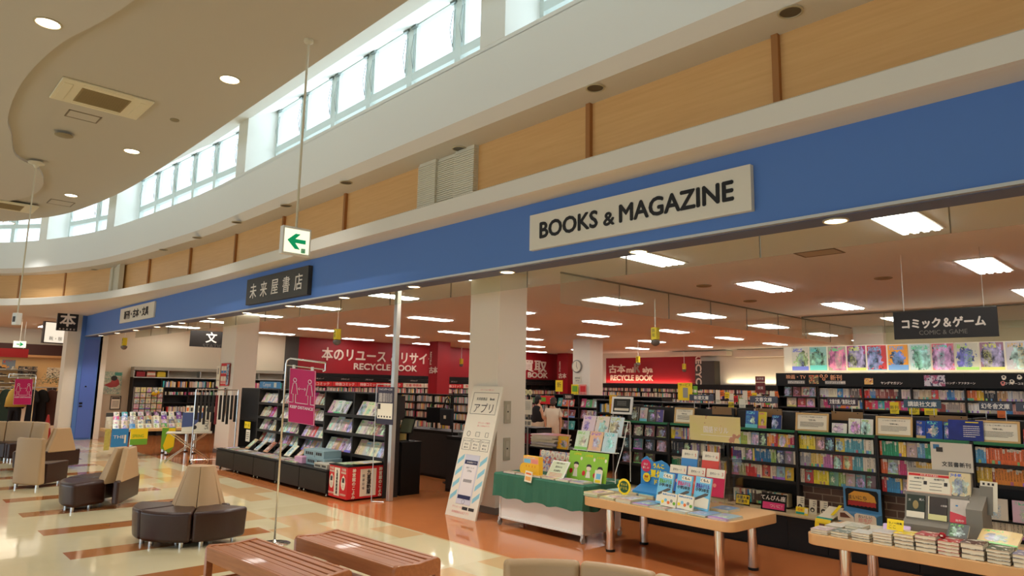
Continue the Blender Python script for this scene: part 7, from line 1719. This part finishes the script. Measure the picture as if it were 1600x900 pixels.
    for s in (-1, 1): b = MB(); b.ell((0.088 * s * k, -0.06 * k, 0.04), 0.045, 0.12, 0.038, 12, 8); b.build('shoe', M_cream if top[1] else M_black, t, smooth=True)
    return t
M_white_t = mat('white_tshirt', (226, 214, 190), 0.8); M_black_t = mat('black_top', (28, 26, 28), 0.8); M_cream_b = mat('cream_trousers', (220, 206, 180), 0.8)
P0 = ((0.02, -0.06, 0.0), (-0.03, -0.20, 0.10), math.radians(12), 0.01)
person('person in a black sleeveless top and cream trousers reading with their back turned', (-11.98, 12.36, 0), math.radians(172), 1.53, M_hairb, (M_black_t, False), M_cream_b, (P0, P0), 0.02)
P1 = ((0.0, -0.02, 0.0), (0.0, -0.06, 0.0), math.radians(30), 0.035)
person('person with brown hair in a white T-shirt looking down beside the black topped one', (-11.30, 12.20, 0), math.radians(215), 1.50, M_hairbr, (M_white_t, True), M_cream_b, (P1, P1), 0.03)
# ------------------------------------------------------------------ stationery corner along the side wall
wx = LX + 0.02
t = thing('wall_poster', 'pale poster with a red bird like shape on the side wall near the blue pillar', 'poster', (wx, 5.62, 1.27), PI / 2)
MB().box(-0.26, 0.26, -0.006, 0, 0, 0.68).build('sheet', pic_mat('poster_pale', (196, 200, 176), (170, 186, 160), (120, 160, 150), 10, 2), t)
b = MB(); b.prism([(-0.22, 0.27), (-0.05, 0.36), (0.0, 0.46), (0.1, 0.5), (0.17, 0.42), (0.2, 0.3), (0.12, 0.22), (-0.05, 0.2)], -0.010, -0.006, 'y'); b.build('red_shape', mat('poster_red', (170, 70, 66), 0.5), t)
b = MB(); b.ell((0.04, -0.008, 0.48), 0.09, 0.006, 0.08, 14, 8); b.build('dark_shape', M_ink, t); MB().box(0.05, 0.24, -0.009, -0.006, 0.56, 0.66).build('green_corner', mat('poster_teal', (70, 140, 120), 0.5), t)
text('lettering', '夏の文具', 0.09, M_steel, t, (0, -0.007, 0.1), ext=0.0006)
t = card('wall_notice', 'dark framed notice with white sheet below the bird poster', 'notice', (wx + 0.012, 5.76, 0.83), 0.24, 0.36, (0, 0, PI / 2), M_cream, [('l', -0.09, 0.09, 0.05, 0.24, 5, M_ink), ('r', -0.11, 0.11, 0.29, 0.35, M_dgrey)], frame=(0.025, M_dgrey))
t = wallshelf('stationery_bookshelf', 'grey topped black stationery bookshelf along the side wall with three bags on top', (LX + 0.36, 6.1, 0), PI / 2, 4.95, 1.80, (1.50, 1.26, 1.02, 0.7, 0.35), 0.34)
MB().box(0, 4.95, -0.01, 0.34, 2.02, 2.12).build('valance', mat('valance_grey', (150, 144, 128), 0.5), t)
for k in range(6): MB().box(min(4.93, k * 0.986), min(4.95, k * 0.986 + 0.02), 0.0, 0.30, 1.80, 2.02).build('upright', M_alu, t)
MB().box(0, 4.95, -0.012, 0.0, 1.785, 1.81).build('shelf_edge', M_alu, t)
for k, (y, c, s) in enumerate(((6.32, (150, 30, 40), 'red'), (6.62, (214, 130, 100), 'pink striped'), (6.92, (226, 196, 50), 'yellow'))):
    t = thing('tote_case', '%s case bag standing on the grey topped bookshelf' % s, 'bag', (LX + 0.20, y, 1.812), PI / 2)
    b = MB(); b.prism([(-0.13, 0), (0.13, 0), (0.12, 0.17), (-0.12, 0.17)], -0.09, 0.09, 'y'); b.build('body', mat('case_%d' % k, c, 0.5), t, bevel=0.015)
    MB().tube([(-0.06, 0, 0.17), (-0.05, 0, 0.21), (0.05, 0, 0.21), (0.06, 0, 0.17)], 0.008, 6).build('handle', mat('case_%d' % k, c), t); MB().box(-0.12, 0.12, -0.094, -0.09, 0.06, 0.13).build('flap', M_cream if k == 1 else mat('case_%d' % k, c), t)
stuff_books([((LX + 0.33, 6.975, 1.505), (0, 1), 4.025, 0.2), ((LX + 0.33, 6.975, 1.265), (0, 1), 4.025, 0.1), ((LX + 0.33, 6.975, 0.705), (0, 1), 4.025, 0.2)], 'notebooks', 'rows of coloured notebooks on the grey topped stationery bookshelf')
for r in range(5):
    for k in range(5):
        mag((LX + 0.375, 6.18 + k * 0.165, 0.66 + r * 0.17), 0.14, 0.15, 0.012, (0, 0, PI / 2), rnd.choice([(226, 214, 180), (220, 170, 130), (210, 180, 190), (236, 226, 160), (190, 200, 180)]), 'sticker pack hanging in the %s row of the peg panel, %s from the poster wall' % (nth(5 - r), nth(k + 1)), 'hanging sticker packs', name='sticker_pack', cat='sticker pack')
t = thing('peg_panel', 'dark peg panel full of hanging sticker packs at the end of the grey topped bookshelf', 'panel', (LX + 0.362, 6.12, 0.55), PI / 2); MB().box(0, 0.9, -0.012, 0.0, 0.0, 0.95).build('board', M_blk2, t); MB().box(0.02, 0.04, -0.02, -0.012, 0.0, 0.95).build('rail', M_steel, t)
t = thing('plush_mascot', 'plain yellow soft toy perched among the hanging sticker packs', 'toy', (LX + 0.43, 6.72, 1.24), PI / 2); b = MB(); b.ell((0, 0, 0.06), 0.09, 0.05, 0.06); b.ell((0.1, 0, 0.1), 0.05, 0.04, 0.05); b.build('body', mat('plush_yellow', (236, 200, 40), 0.8), t, smooth=True); b = MB(); b.ell((0.03, -0.05, 0.13), 0.05, 0.02, 0.05); b.build('flower', M_cream, t, smooth=True)
# promotional table with paper banners
PT = (-17.55, 5.15, 0)
rtable('promotion_table', 'small table on chrome legs draped with blue, green and yellow paper banners', PT, PI / 2, 2.1, 0.75, 0.62, 0.06, [(-0.5, -0.26), (-0.38, 0.26), (0.25, -0.26), (0.33, 0.26), (0.85, -0.26), (0.85, 0.26)], 0.06)
def banner(label, y0, y1, z0, z1, m, s, tc, pencil=False):
    t = thing('paper_banner', label, 'banner', (PT[0] + 0.385, (y0 + y1) / 2, z0), PI / 2); w = (y1 - y0) / 2; h = z1 - z0
    if pencil:
        b = MB(); b.prism([(-w, h), (w, h), (w * 0.9, h * 0.25), (w * 0.3, 0), (-w, h * 0.2)], -0.004, 0, 'y'); b.build('sheet', M_grn, t); b = MB(); b.prism([(0, h * 0.98), (w * 0.95, h * 0.98), (w * 0.85, h * 0.25), (-w * 0.4, h * 0.12), (-w * 0.7, h * 0.3)], -0.006, -0.004, 'y'); b.build('pencil_picture', M_yel, t)
    else: MB().box(-w, w, -0.004, 0, 0, h).build('sheet', m, t)
    if s: text('lettering', s, 0.10, tc, t, (-0.02, -0.007, h * 0.55), ext=0.0006, width=w * 1.3)
    if not pencil and m is M_blu: MB().box(w * 0.55, w * 0.75, -0.006, -0.004, h * 0.2, h * 0.65).build('pen_picture', M_cream, t)
    return t
banner('yellow patterned paper at the end of the promotion table', 4.05, 4.16, 0.18, 0.64, mat('pattern_yellow', (214, 196, 100), 0.5, vary=(20, 0.5)), None, None)
banner('blue paper banner with white pen lettering on the promotion table', 4.18, 4.52, 0.24, 0.64, M_blu, 'THE', M_lett)
t = banner('yellow and green paper banner next to the blue one on the promotion table', 4.56, 4.92, 0.27, 0.63, M_yel, 'SPRING', M_grn); MB().box(-0.18, 0.18, -0.006, -0.004, 0.0, 0.13).build('green_foot', M_grn, t)
banner('narrow pencil shaped yellow and green banner hanging from the promotion table', 5.22, 5.52, 0.05, 0.63, M_grn, None, None, True)
n = 0
for r in range(4):
    for k in range(9):
        n += 1; o = mag((PT[0] + 0.17 - r * 0.13, 4.25 + k * 0.17 + 0.03 * r, 0.6215 + 0.0845 * r), 0.12, 0.125, 0.012, (0, 0, 0), pale() if rnd.random() < 0.75 else bright(), 'stationery pack leaning on the promotion table, %s along the %s step' % (nth(k + 1), nth(r + 1)), 'packs on the promotion table', name='stationery_pack', cat='stationery pack')
        o.rotation_euler = (math.radians(-35), 0, PI / 2)
t = thing('pack_riser', 'stepped white riser under the stationery packs on the promotion table', 'riser', (PT[0], 4.2, 0.621)); b = MB()
for r in range(1, 4): b.box(-0.30, 0.20 - r * 0.13, 0, 1.7, 0.085 * (r - 1), 0.085 * r - 0.004)
b.build('steps', M_cream, t); MB().box(-0.32, -0.30, 0, 1.7, 0.0, 0.34).build('back_panel', M_dgrey, t)
# folding table with a blue and white box, hanging strap rack
FT = (-15.75, 5.35, 0)
t = thing('folding_table', 'folding table with crossed thin metal legs beside the strap rack', 'table', FT, math.radians(70))
MB().box(-0.45, 0.45, -0.28, 0.28, 0.60, 0.62).build('tabletop', mat('table_grey', (190, 180, 160), 0.5), t, bevel=0.004)
for y in (-0.25, 0.25):
    MB().tube([(-0.42, y, 0.01), (0.35, y, 0.60)], 0.012, 8).build('leg', M_chrome, t); MB().tube([(0.42, y, 0.01), (-0.35, y, 0.60)], 0.012, 8).build('leg', M_chrome, t)
MB().tube([(-0.42, -0.25, 0.012), (-0.42, 0.25, 0.012)], 0.01, 6).tube([(0.42, -0.25, 0.012), (0.42, 0.25, 0.012)], 0.01, 6).build('cross_bar', M_chrome, t)
t = thing('pen_display', 'white display box printed with dark blue shapes on the folding table', 'display', (FT[0] + 0.05, FT[1] + 0.1, 0.622), math.radians(62)); MB().box(-0.28, 0.28, 0.0, 0.2, 0, 0.42).build('body', M_cream, t, bevel=0.004); b = MB(); b.prism([(-0.28, 0.1), (-0.05, 0.12), (0.16, 0.34), (0.16, 0.42), (-0.28, 0.42)], -0.004, 0, 'y'); b.build('blue_print', mat('print_bluegrey', (70, 84, 130), 0.5), t)
b = MB(); b.ell((-0.02, -0.004, 0.1), 0.045, 0.003, 0.045); b.build('round_print', M_ink, t); text('lettering', 'SALE', 0.1, M_ink, t, (0.22, -0.003, 0.16), (PI / 2, math.radians(-90), 0), 0.0006)
for k in range(6): tt = thing('pen_pack', 'pale pen pack standing in the display box on the folding table, %s of six' % nth(k + 1), 'pen pack', (FT[0] + 0.05 + (-0.2 + k * 0.08) * math.cos(1.08) - 0.1 * math.sin(1.08), FT[1] + 0.1 + (-0.2 + k * 0.08) * math.sin(1.08) + 0.1 * math.cos(1.08), 1.043), 1.08); MB().box(-0.033, 0.033, -0.015, 0.015, 0, 0.14).build('card', M_cream, tt); MB().box(-0.02, 0.02, -0.02, -0.015, 0.02, 0.10).build('pen', M_ink if k % 2 else M_org, tt)
SR = (-15.05, 5.62)
t = thing('strap_rack', 'chrome wheeled garment rail hung with dark straps beside the magazine racks', 'rack', (SR[0], SR[1], 0), math.radians(75))
for x in (-0.42, 0.42):
    MB().cyl((x, 0, 0.08), (x, 0, 1.55), 0.014, n=10).build('post', M_chrome, t); MB().tube([(x, -0.25, 0.08), (x, 0.25, 0.08)], 0.014, 8).build('foot_bar', M_chrome, t)
    for y in (-0.25, 0.25): b = MB(); b.cyl((x - 0.012, y, 0.03), (x + 0.012, y, 0.03), 0.03, n=12); b.build('castor', M_black, t)
MB().cyl((-0.42, 0, 1.55), (0.42, 0, 1.55), 0.012, n=10).cyl((-0.42, 0, 0.085), (0.42, 0, 0.085), 0.012, n=8).build('rail', M_chrome, t)
for k in range(11):
    x = -0.38 + k * 0.076; o = thing('hanging_strap', 'dark strap hanging on the chrome garment rail, %s from its hall end' % nth(k + 1), 'strap', (SR[0] + x * math.cos(1.309), SR[1] + x * math.sin(1.309), 1.535), 1.309, group='hanging straps'); L = 0.62 + 0.05 * (k % 3)
    MB().box(-0.026, 0.026, -0.012, 0.012, -L, -0.10).build('strap', mat('strap_red', (120, 40, 44), 0.6) if k == 5 else M_blk2, o, bevel=0.005); MB().tube([(0, 0, -0.11), (0, 0.0, -0.03), (0, 0.02, 0.012), (0, -0.015, 0.02)], 0.005, 6).build('hook', M_alu, o)
# posters on the left pillar
for (x, y, rz, w_, h, z0, s, ms) in ((-16.93, 6.46, 0, 0.52, 0.55, 1.62, 'red bordered four panel poster on the front of the left pillar', 0), (-17.32, 6.45, 0, 0.22, 0.5, 1.60, 'pale product sheet beside the red bordered poster on the left pillar', 1), (-16.82, 6.455, 0, 0.1, 0.62, 0.95, 'narrow dark vertical strip poster on the left pillar', 2)):
    base = [M_redp, M_cream, M_ink][ms]; t = card('pillar_poster', s, 'poster', (x, y, z0), w_, h, (0, 0, rz), base)
    if ms == 0:
        for i in range(4): MB().box(-0.235 + (i % 2) * 0.17, -0.085 + (i % 2) * 0.17, -0.002, 0, 0.05 + (i // 2) * 0.25, 0.23 + (i // 2) * 0.25).build('panel', M_cream, t); MB().box(-0.23 + (i % 2) * 0.17, -0.09 + (i % 2) * 0.17, -0.003, -0.002, 0.06 + (i // 2) * 0.25, 0.12 + (i // 2) * 0.25).build('picture', M_blu if i > 1 else M_pink, t)
        MB().box(0.105, 0.25, -0.002, 0, 0.02, 0.53).build('side_picture', pic_mat('bluepic', (170, 190, 200), (50, 60, 80), (90, 150, 190), 16, 8), t)
    elif ms == 1: MB().box(-0.05, 0.03, -0.002, 0, 0.3, 0.45).build('picture', M_steel, t); text('lettering', 'おすすめ', 0.04, M_ink, t, (0, -0.001, 0.15), ext=0.0006)
    else:
        for i, ch in enumerate('新商品入荷'): text('lettering', ch, 0.075, [M_org, M_yel][i % 2], t, (0, -0.001, 0.54 - i * 0.11), ext=0.0006)
t = thing('hanging_sign', 'black stationery sign with one white character above the stationery corner', 'sign', (-20.0, 7.45, 2.91), PI / 2); MB().box(-0.86, 0.86, -0.01, 0.01, -0.23, 0.23).build('board', MATS['sign_brownblack'], t); text('lettering', '文', 0.32, M_lett, t, (-0.28, -0.011, 0.05), ext=0.001, bold=0.006); text('lettering', '具', 0.32, M_lett, t, (0.28, -0.011, 0.05), ext=0.001, bold=0.006); text('lettering', 'STATIONERY', 0.14, mat('lettering_dim', (90, 84, 78), 0.5), t, (0.0, -0.011, -0.19), ext=0.001, width=1.0)
for s in (-0.7, 0.7): MB().cyl((s, 0, 0.23), (s, 0, ZC - 2.91), 0.004, n=5).build('wire', M_alu, t)
# ------------------------------------------------------------------ shoe and clothes shop past the blue pillar
M_slat = mat('slat_wall_oak', (216, 176, 120), 0.5)
struct(MB().box(-31.2, -31.0, -9.0, 9.0, 0, 3.53).build('wall_shop_back', M_wall)); struct(MB().box(-31.0, -23.8, 6.4, 6.5, 0, 3.53).build('wall_shop_side', M_wall)); struct(MB().box(-31.0, LX - 0.2, 5.2, 6.4, 3.3, 3.53).build('ceiling_shop', M_soff))
o = MB(); o.box(-30.99, -30.93, -6, 6.3, 0.9, 2.5)
for k in range(18): o.box(-30.93, -30.91, -6, 6.3, 0.95 + k * 0.088, 1.02 + k * 0.088)
struct(o.build('wall_slats', M_slat)); struct(MB().box(-31.0, -30.6, -6, 6.3, 2.55, 2.95).build('trim_15', mat('dark_wood_bulkhead', (62, 30, 26), 0.5))); struct(MB().box(-30.95, -30.6, 2.2, 6.3, 2.47, 2.55).build('trim_16', mat('oak_trim', (190, 140, 90), 0.5)))
for k, (y, s) in enumerate(((0.2, 'first'), (2.2, 'second'), (4.4, 'third'))):
    t = thing('shop_strip_light', 'white strip light on the ceiling of the shoe shop, %s from the hall side' % s, 'light', (-26.5 - 0.8 * k, y, 3.50)); MB().box(-0.5, 0.5, -0.09, 0.09, -0.02, 0.01).build('housing', M_tray, t); MB().box(-0.48, 0.48, -0.07, 0.07, -0.032, -0.02).build('tube', M_tube, t)
l = bpy.data.lights.new('shop_light', 'AREA'); l.size = 5; l.size_y = 6; l.shape = 'RECTANGLE'; l.energy = 170; l.color = (1, 0.88, 0.66); lo = bpy.data.objects.new('shop_light', l); C.objects.link(lo); lo.location = (-27.5, 2.0, 3.45)
def shoe(label, loc, rz, c, grp):
    if 'shoe' not in MATS.get('_s', {}): pass
    t = thing('shoe', label, 'shoe', loc, rz, grp); b = MB(); b.prism([(-0.04, -0.13), (0.04, -0.13), (0.045, 0.0), (0.04, 0.12), (0.0, 0.15), (-0.04, 0.12), (-0.045, 0.0)], 0, 0.02); b.build('sole', M_cream, t)
    b = MB(); b.ell((0, 0.04, 0.035), 0.04, 0.10, 0.035, 12, 6); b.ell((0, -0.07, 0.06), 0.036, 0.055, 0.055, 12, 6); b.build('upper', mat('shoe_%d' % (sum(c) % 97), c, 0.5), t, smooth=True); return t
for r in range(6):
    t = thing('shoe_shelf', 'glass shoe shelf on the slatted shop wall, %s from the top' % nth(r + 1), 'shelf', (-30.75, 1.6, 2.0 - 0.24 * r)); MB().box(-0.14, 0.14, -4.6, 3.2, -0.012, 0).build('plate', M_steel, t); MB().box(-0.16, -0.14, -4.6, 3.2, -0.04, 0.0).build('bracket', M_alu, t)
    for k in range(15): 
        y = -0.6 + k * 0.36 + 0.05 * (r % 2)
        if y < 4.7: shoe('shoe on the %s shelf of the slatted shop wall, %s along' % (nth(r + 1), nth(k + 1)), (-30.72, y, 2.001 - 0.24 * r), 0.5 + 0.4 * (k % 3), rnd.choice([(60, 50, 44), (150, 120, 90), (40, 40, 50), (170, 150, 130), (120, 60, 50), (190, 180, 160)]), 'shoes on the slatted wall')
for k, (q0, q1, m, s) in enumerate((((29, 572), (57, 589), pic_mat('photo_dark', (120, 100, 80), (60, 60, 64), (190, 160, 130), 5, 3), 'photograph poster of a seated figure on the slatted wall'), ((74, 574), (101, 591), pic_mat('photo_light', (220, 206, 176), (200, 180, 150), (90, 84, 80), 8, 7), 'pale product poster on the slatted wall'), ((4, 562), (23, 577), pic_mat('photo_tri', (120, 130, 140), (220, 150, 70), (200, 80, 60), 3, 1), 'grey, yellow and red poster at the picture edge of the shoe shop'))):
    a, b_ = at_x(q0[0], q0[1], -30.9), at_x(q1[0], q1[1], -30.9); card('shop_poster', s, 'poster', (-30.905, (a.y + b_.y) / 2, b_.z), abs(b_.y - a.y), a.z - b_.z, (0, 0, PI / 2), m)
# clothes: rail with garments, mannequin, cone, boxes
def garment(label, p, w, z0, z1, m, grp=None):
    t = thing('hanging_garment', label, 'garment', p, PI / 2 - 0.5, grp); b = MB(); pts = [(-w * 0.75, z0), (w * 0.75, z0), (w * 0.62, z0 + (z1 - z0) * 0.6), (w, z0 + (z1 - z0) * 0.62), (w * 1.05, z0 + (z1 - z0) * 0.7), (w * 0.55, z1 - 0.04), (w * 0.15, z1), (-w * 0.15, z1), (-w * 0.55, z1 - 0.04), (-w * 1.05, z0 + (z1 - z0) * 0.7), (-w, z0 + (z1 - z0) * 0.62), (-w * 0.62, z0 + (z1 - z0) * 0.6)]
    b.prism(pts, -0.05, 0.05, 'y'); b.build('cloth', m, t, bevel=0.03, seg=3); MB().tube([(0, 0, z1 - 0.02), (0, 0, z1 + 0.05), (0.03, 0, z1 + 0.08), (0.05, 0, z1 + 0.06)], 0.005, 6).build('hook', M_alu, t); return t
M_g = [mat('coat_black', (30, 28, 30), 0.8), mat('coat_navy', (36, 38, 46), 0.8), mat('knit_yellow', (206, 168, 74), 0.85), mat('scarf_brown', (96, 60, 50), 0.85), mat('coat_green', (50, 70, 56), 0.8), mat('coat_pink', (190, 120, 110), 0.8), mat('jean_grey', (70, 74, 80), 0.8)]
GX = -25.6
t = thing('garment_rail', 'metal rail of dark coats at the shoe shop front', 'rail', (GX, 4.0, 0)); MB().cyl((0, -0.9, 1.42), (0, 0.9, 1.42), 0.014).build('rail', M_alu, t)
for y in (-0.9, 0.9): MB().cyl((0, y, 0), (0, y, 1.42), 0.014).build('post', M_alu, t); MB().box(-0.22, 0.22, y - 0.02, y + 0.02, 0, 0.03).build('foot_bar', M_alu, t)
for k, (y, m, s) in enumerate(((3.28, 4, 'dark green coat, first on the metal rail'), (3.5, 0, 'black coat, second on the metal rail'), (3.95, 1, 'dark navy coat, third on the metal rail'), (4.2, 0, 'long black coat, fourth on the metal rail'), (4.45, 3, 'brown scarf bundle hanging on the metal rail'), (4.68, 3, 'brown and black dress hanging last on the metal rail'))): garment(s, (GX, y, 0), 0.2, 0.35 if m != 3 else 0.25, 1.36, M_g[m])
t = thing('mannequin', 'mannequin in a mustard shawl and dark trousers at the shop front', 'mannequin', (-24.9, 3.45, 0), math.radians(60))
skinned('body', [(0, 0, 0.86), (0, 0, 1.05), (0, 0, 1.25), (0, 0, 1.42), (-0.09, 0, 0.8), (-0.1, -0.03, 0.46), (-0.1, 0.02, 0.1), (0.09, 0, 0.8), (0.1, 0.02, 0.46), (0.1, 0.05, 0.1), (-0.19, 0, 1.28), (-0.25, 0.02, 1.0), (-0.2, -0.06, 0.8), (0.19, 0, 1.28), (0.25, 0.02, 1.0), (0.2, -0.06, 0.8)], [(0, 1), (1, 2), (2, 3), (0, 4), (4, 5), (5, 6), (0, 7), (7, 8), (8, 9), (2, 10), (10, 11), (11, 12), (2, 13), (13, 14), (14, 15)], [(0.15, 0.11), (0.12, 0.09), (0.16, 0.1), 0.05, 0.09, 0.065, 0.05, 0.09, 0.065, 0.05, 0.06, 0.045, 0.035, 0.06, 0.045, 0.035], M_g[0], t)
b = MB(); b.lathe([(0.27, 0.86), (0.25, 1.1), (0.2, 1.3), (0.08, 1.43), (0.05, 1.45)], n=16); b.build('shawl', M_g[2], t, smooth=True); b = MB(); b.ell((0, -0.05, 0.05), 0.16, 0.12, 0.05); b.build('shoes', mat('boot_cream', (220, 200, 170), 0.6), t, smooth=True); b = MB(); b.lathe([(0.02, 1.44), (0.15, 1.47), (0.16, 1.49), (0.09, 1.5), (0.08, 1.58), (0.02, 1.6)], n=16); b.build('hat', mat('straw_hat', (206, 176, 100), 0.8), t, smooth=True)
t = thing('traffic_cone', 'red cone on a square red foot standing by the blue pillar', 'cone', (-23.05, 3.98, 0)); MB().lathe([(0.13, 0.03), (0.10, 0.2), (0.03, 0.66), (0.02, 0.7)], n=18).build('cone', mat('cone_red', (170, 36, 30), 0.5), t, auto=True); MB().box(-0.19, 0.19, -0.19, 0.19, 0, 0.035).build('base', MATS['cone_red'], t, bevel=0.01); MB().lathe([(0.082, 0.33), (0.062, 0.45)], n=18).build('band', mat('cone_band', (206, 170, 150), 0.5), t)
t = thing('potted_plant', 'bushy dark green plant on a stand above the dark coats', 'plant', (-26.0, 4.5, 0)); MB().lathe([(0.1, 1.2), (0.14, 1.4), (0.15, 1.42)], n=14).build('pot', M_dgrey, t); MB().cyl((0, 0, 0), (0, 0, 1.2), 0.04).build('stand', M_dgrey, t); b = MB(); rr = random.Random(5)
for k in range(240):
    a, e, r = rr.uniform(0, 2 * PI), rr.uniform(-0.6, 1.3), rr.uniform(0.1, 0.42); c = Vector((r * math.cos(a) * math.cos(e), r * math.sin(a) * math.cos(e), 1.62 + r * 0.7 * math.sin(e))); d = Vector((math.cos(a), math.sin(a), rr.uniform(-0.5, 0.6))).normalized() * 0.07; s_ = d.cross(Vector((0, 0, 1))).normalized() * 0.02
    b.add([c, c + d * 0.5 + s_, c + d, c + d * 0.5 - s_, c + d * 0.5 + Vector((0, 0, 0.008))], [(0, 1, 4), (1, 2, 4), (2, 3, 4), (3, 0, 4)])
b.build('foliage', mat('leaf_green', (46, 74, 40), 0.6), t)
t = thing('shoe_bench', 'low pale wooden shelf unit of shoe boxes at the picture edge of the shoe shop', 'shelf', (-28.3, 2.5, 0)); MB().box(-0.2, 0.2, -2.6, 1.2, 0.40, 0.43).build('shelf', M_slat, t); MB().box(-0.2, 0.2, -2.6, 1.2, 0.10, 0.13).build('shelf', M_slat, t); MB().box(-0.2, -0.18, -2.6, 1.2, 0, 0.43).build('back_panel', M_slat, t)
for y in (-2.6, -0.7, 1.18): MB().box(-0.2, 0.2, y, y + 0.02, 0, 0.43).build('end_panel', M_slat, t)
for k in range(10): carton('shoe_box', '%s shoe box in the low pale shelf unit, %s from the picture edge' % (('orange brown', 'pale green')[k > 5], nth(k + 1)), (-28.28, 0.1 + k * 0.36, 0.431 if k % 2 else 0.131), 0.3, 0.32, 0.2, mat('box_orange', (190, 110, 60), 0.6) if k <= 5 else mat('box_green', (140, 150, 110), 0.6), lines=False)
p = at_x(31, 538, -26); t = thing('exit_sign', 'small lit green and white exit arrow sign deep in the shoe shop', 'exit sign', (-26, p.y, p.z), PI / 2); MB().box(-0.16, 0.16, 0, 0.06, -0.1, 0.1).build('panel', M_exit, t); b = MB(); b.prism([(-0.09, 0.015), (0.02, 0.015), (-0.02, 0.06), (0.02, 0.06), (0.1, 0.0), (0.02, -0.06), (-0.02, -0.06), (0.02, -0.015), (-0.09, -0.015)], -0.003, 0, 'y'); b.build('arrow', M_green, t); MB().cyl((0, 0.03, 0.1), (0, 0.03, 3.53 - p.z), 0.008).build('rod', M_wht, t)
p = at_x(88, 520, -24.6); t = thing('light_box_sign', 'white light box sign with small dark lettering behind the square black sign', 'sign', (-24.6, p.y, p.z), PI / 2 + 0.35); MB().box(-0.36, 0.36, 0, 0.1, -0.33, 0.33).build('frame', mat('lightbox_frame', (60, 40, 30), 0.5), t); MB().box(-0.33, 0.33, -0.004, 0, -0.30, 0.30).build('panel', mat('lightbox_glow', (1.0, 0.93, 0.78), 0.5, emit=(0.75, 1, 0.92, 0.76)), t); text('lettering', '靴・服', 0.13, M_ink, t, (0, -0.006, -0.18), ext=0.001); MB().cyl((0, 0.05, 0.33), (0, 0.05, 3.53 - p.z), 0.01).build('rod', M_alu, t)
p = at_x(12, 551, -27); t = thing('shop_banner', 'dark red banner board hanging over the shoe shelves', 'banner', (-27, p.y, p.z), PI / 2); MB().box(-1.2, 0.55, 0, 0.03, -0.14, 0.14).build('board', mat('banner_red', (150, 20, 26), 0.5), t); MB().cyl((-0.9, 0.015, 0.14), (-0.9, 0.015, 3.53 - p.z), 0.006).cyl((0.4, 0.015, 0.14), (0.4, 0.015, 3.53 - p.z), 0.006).build('wire', M_alu, t)
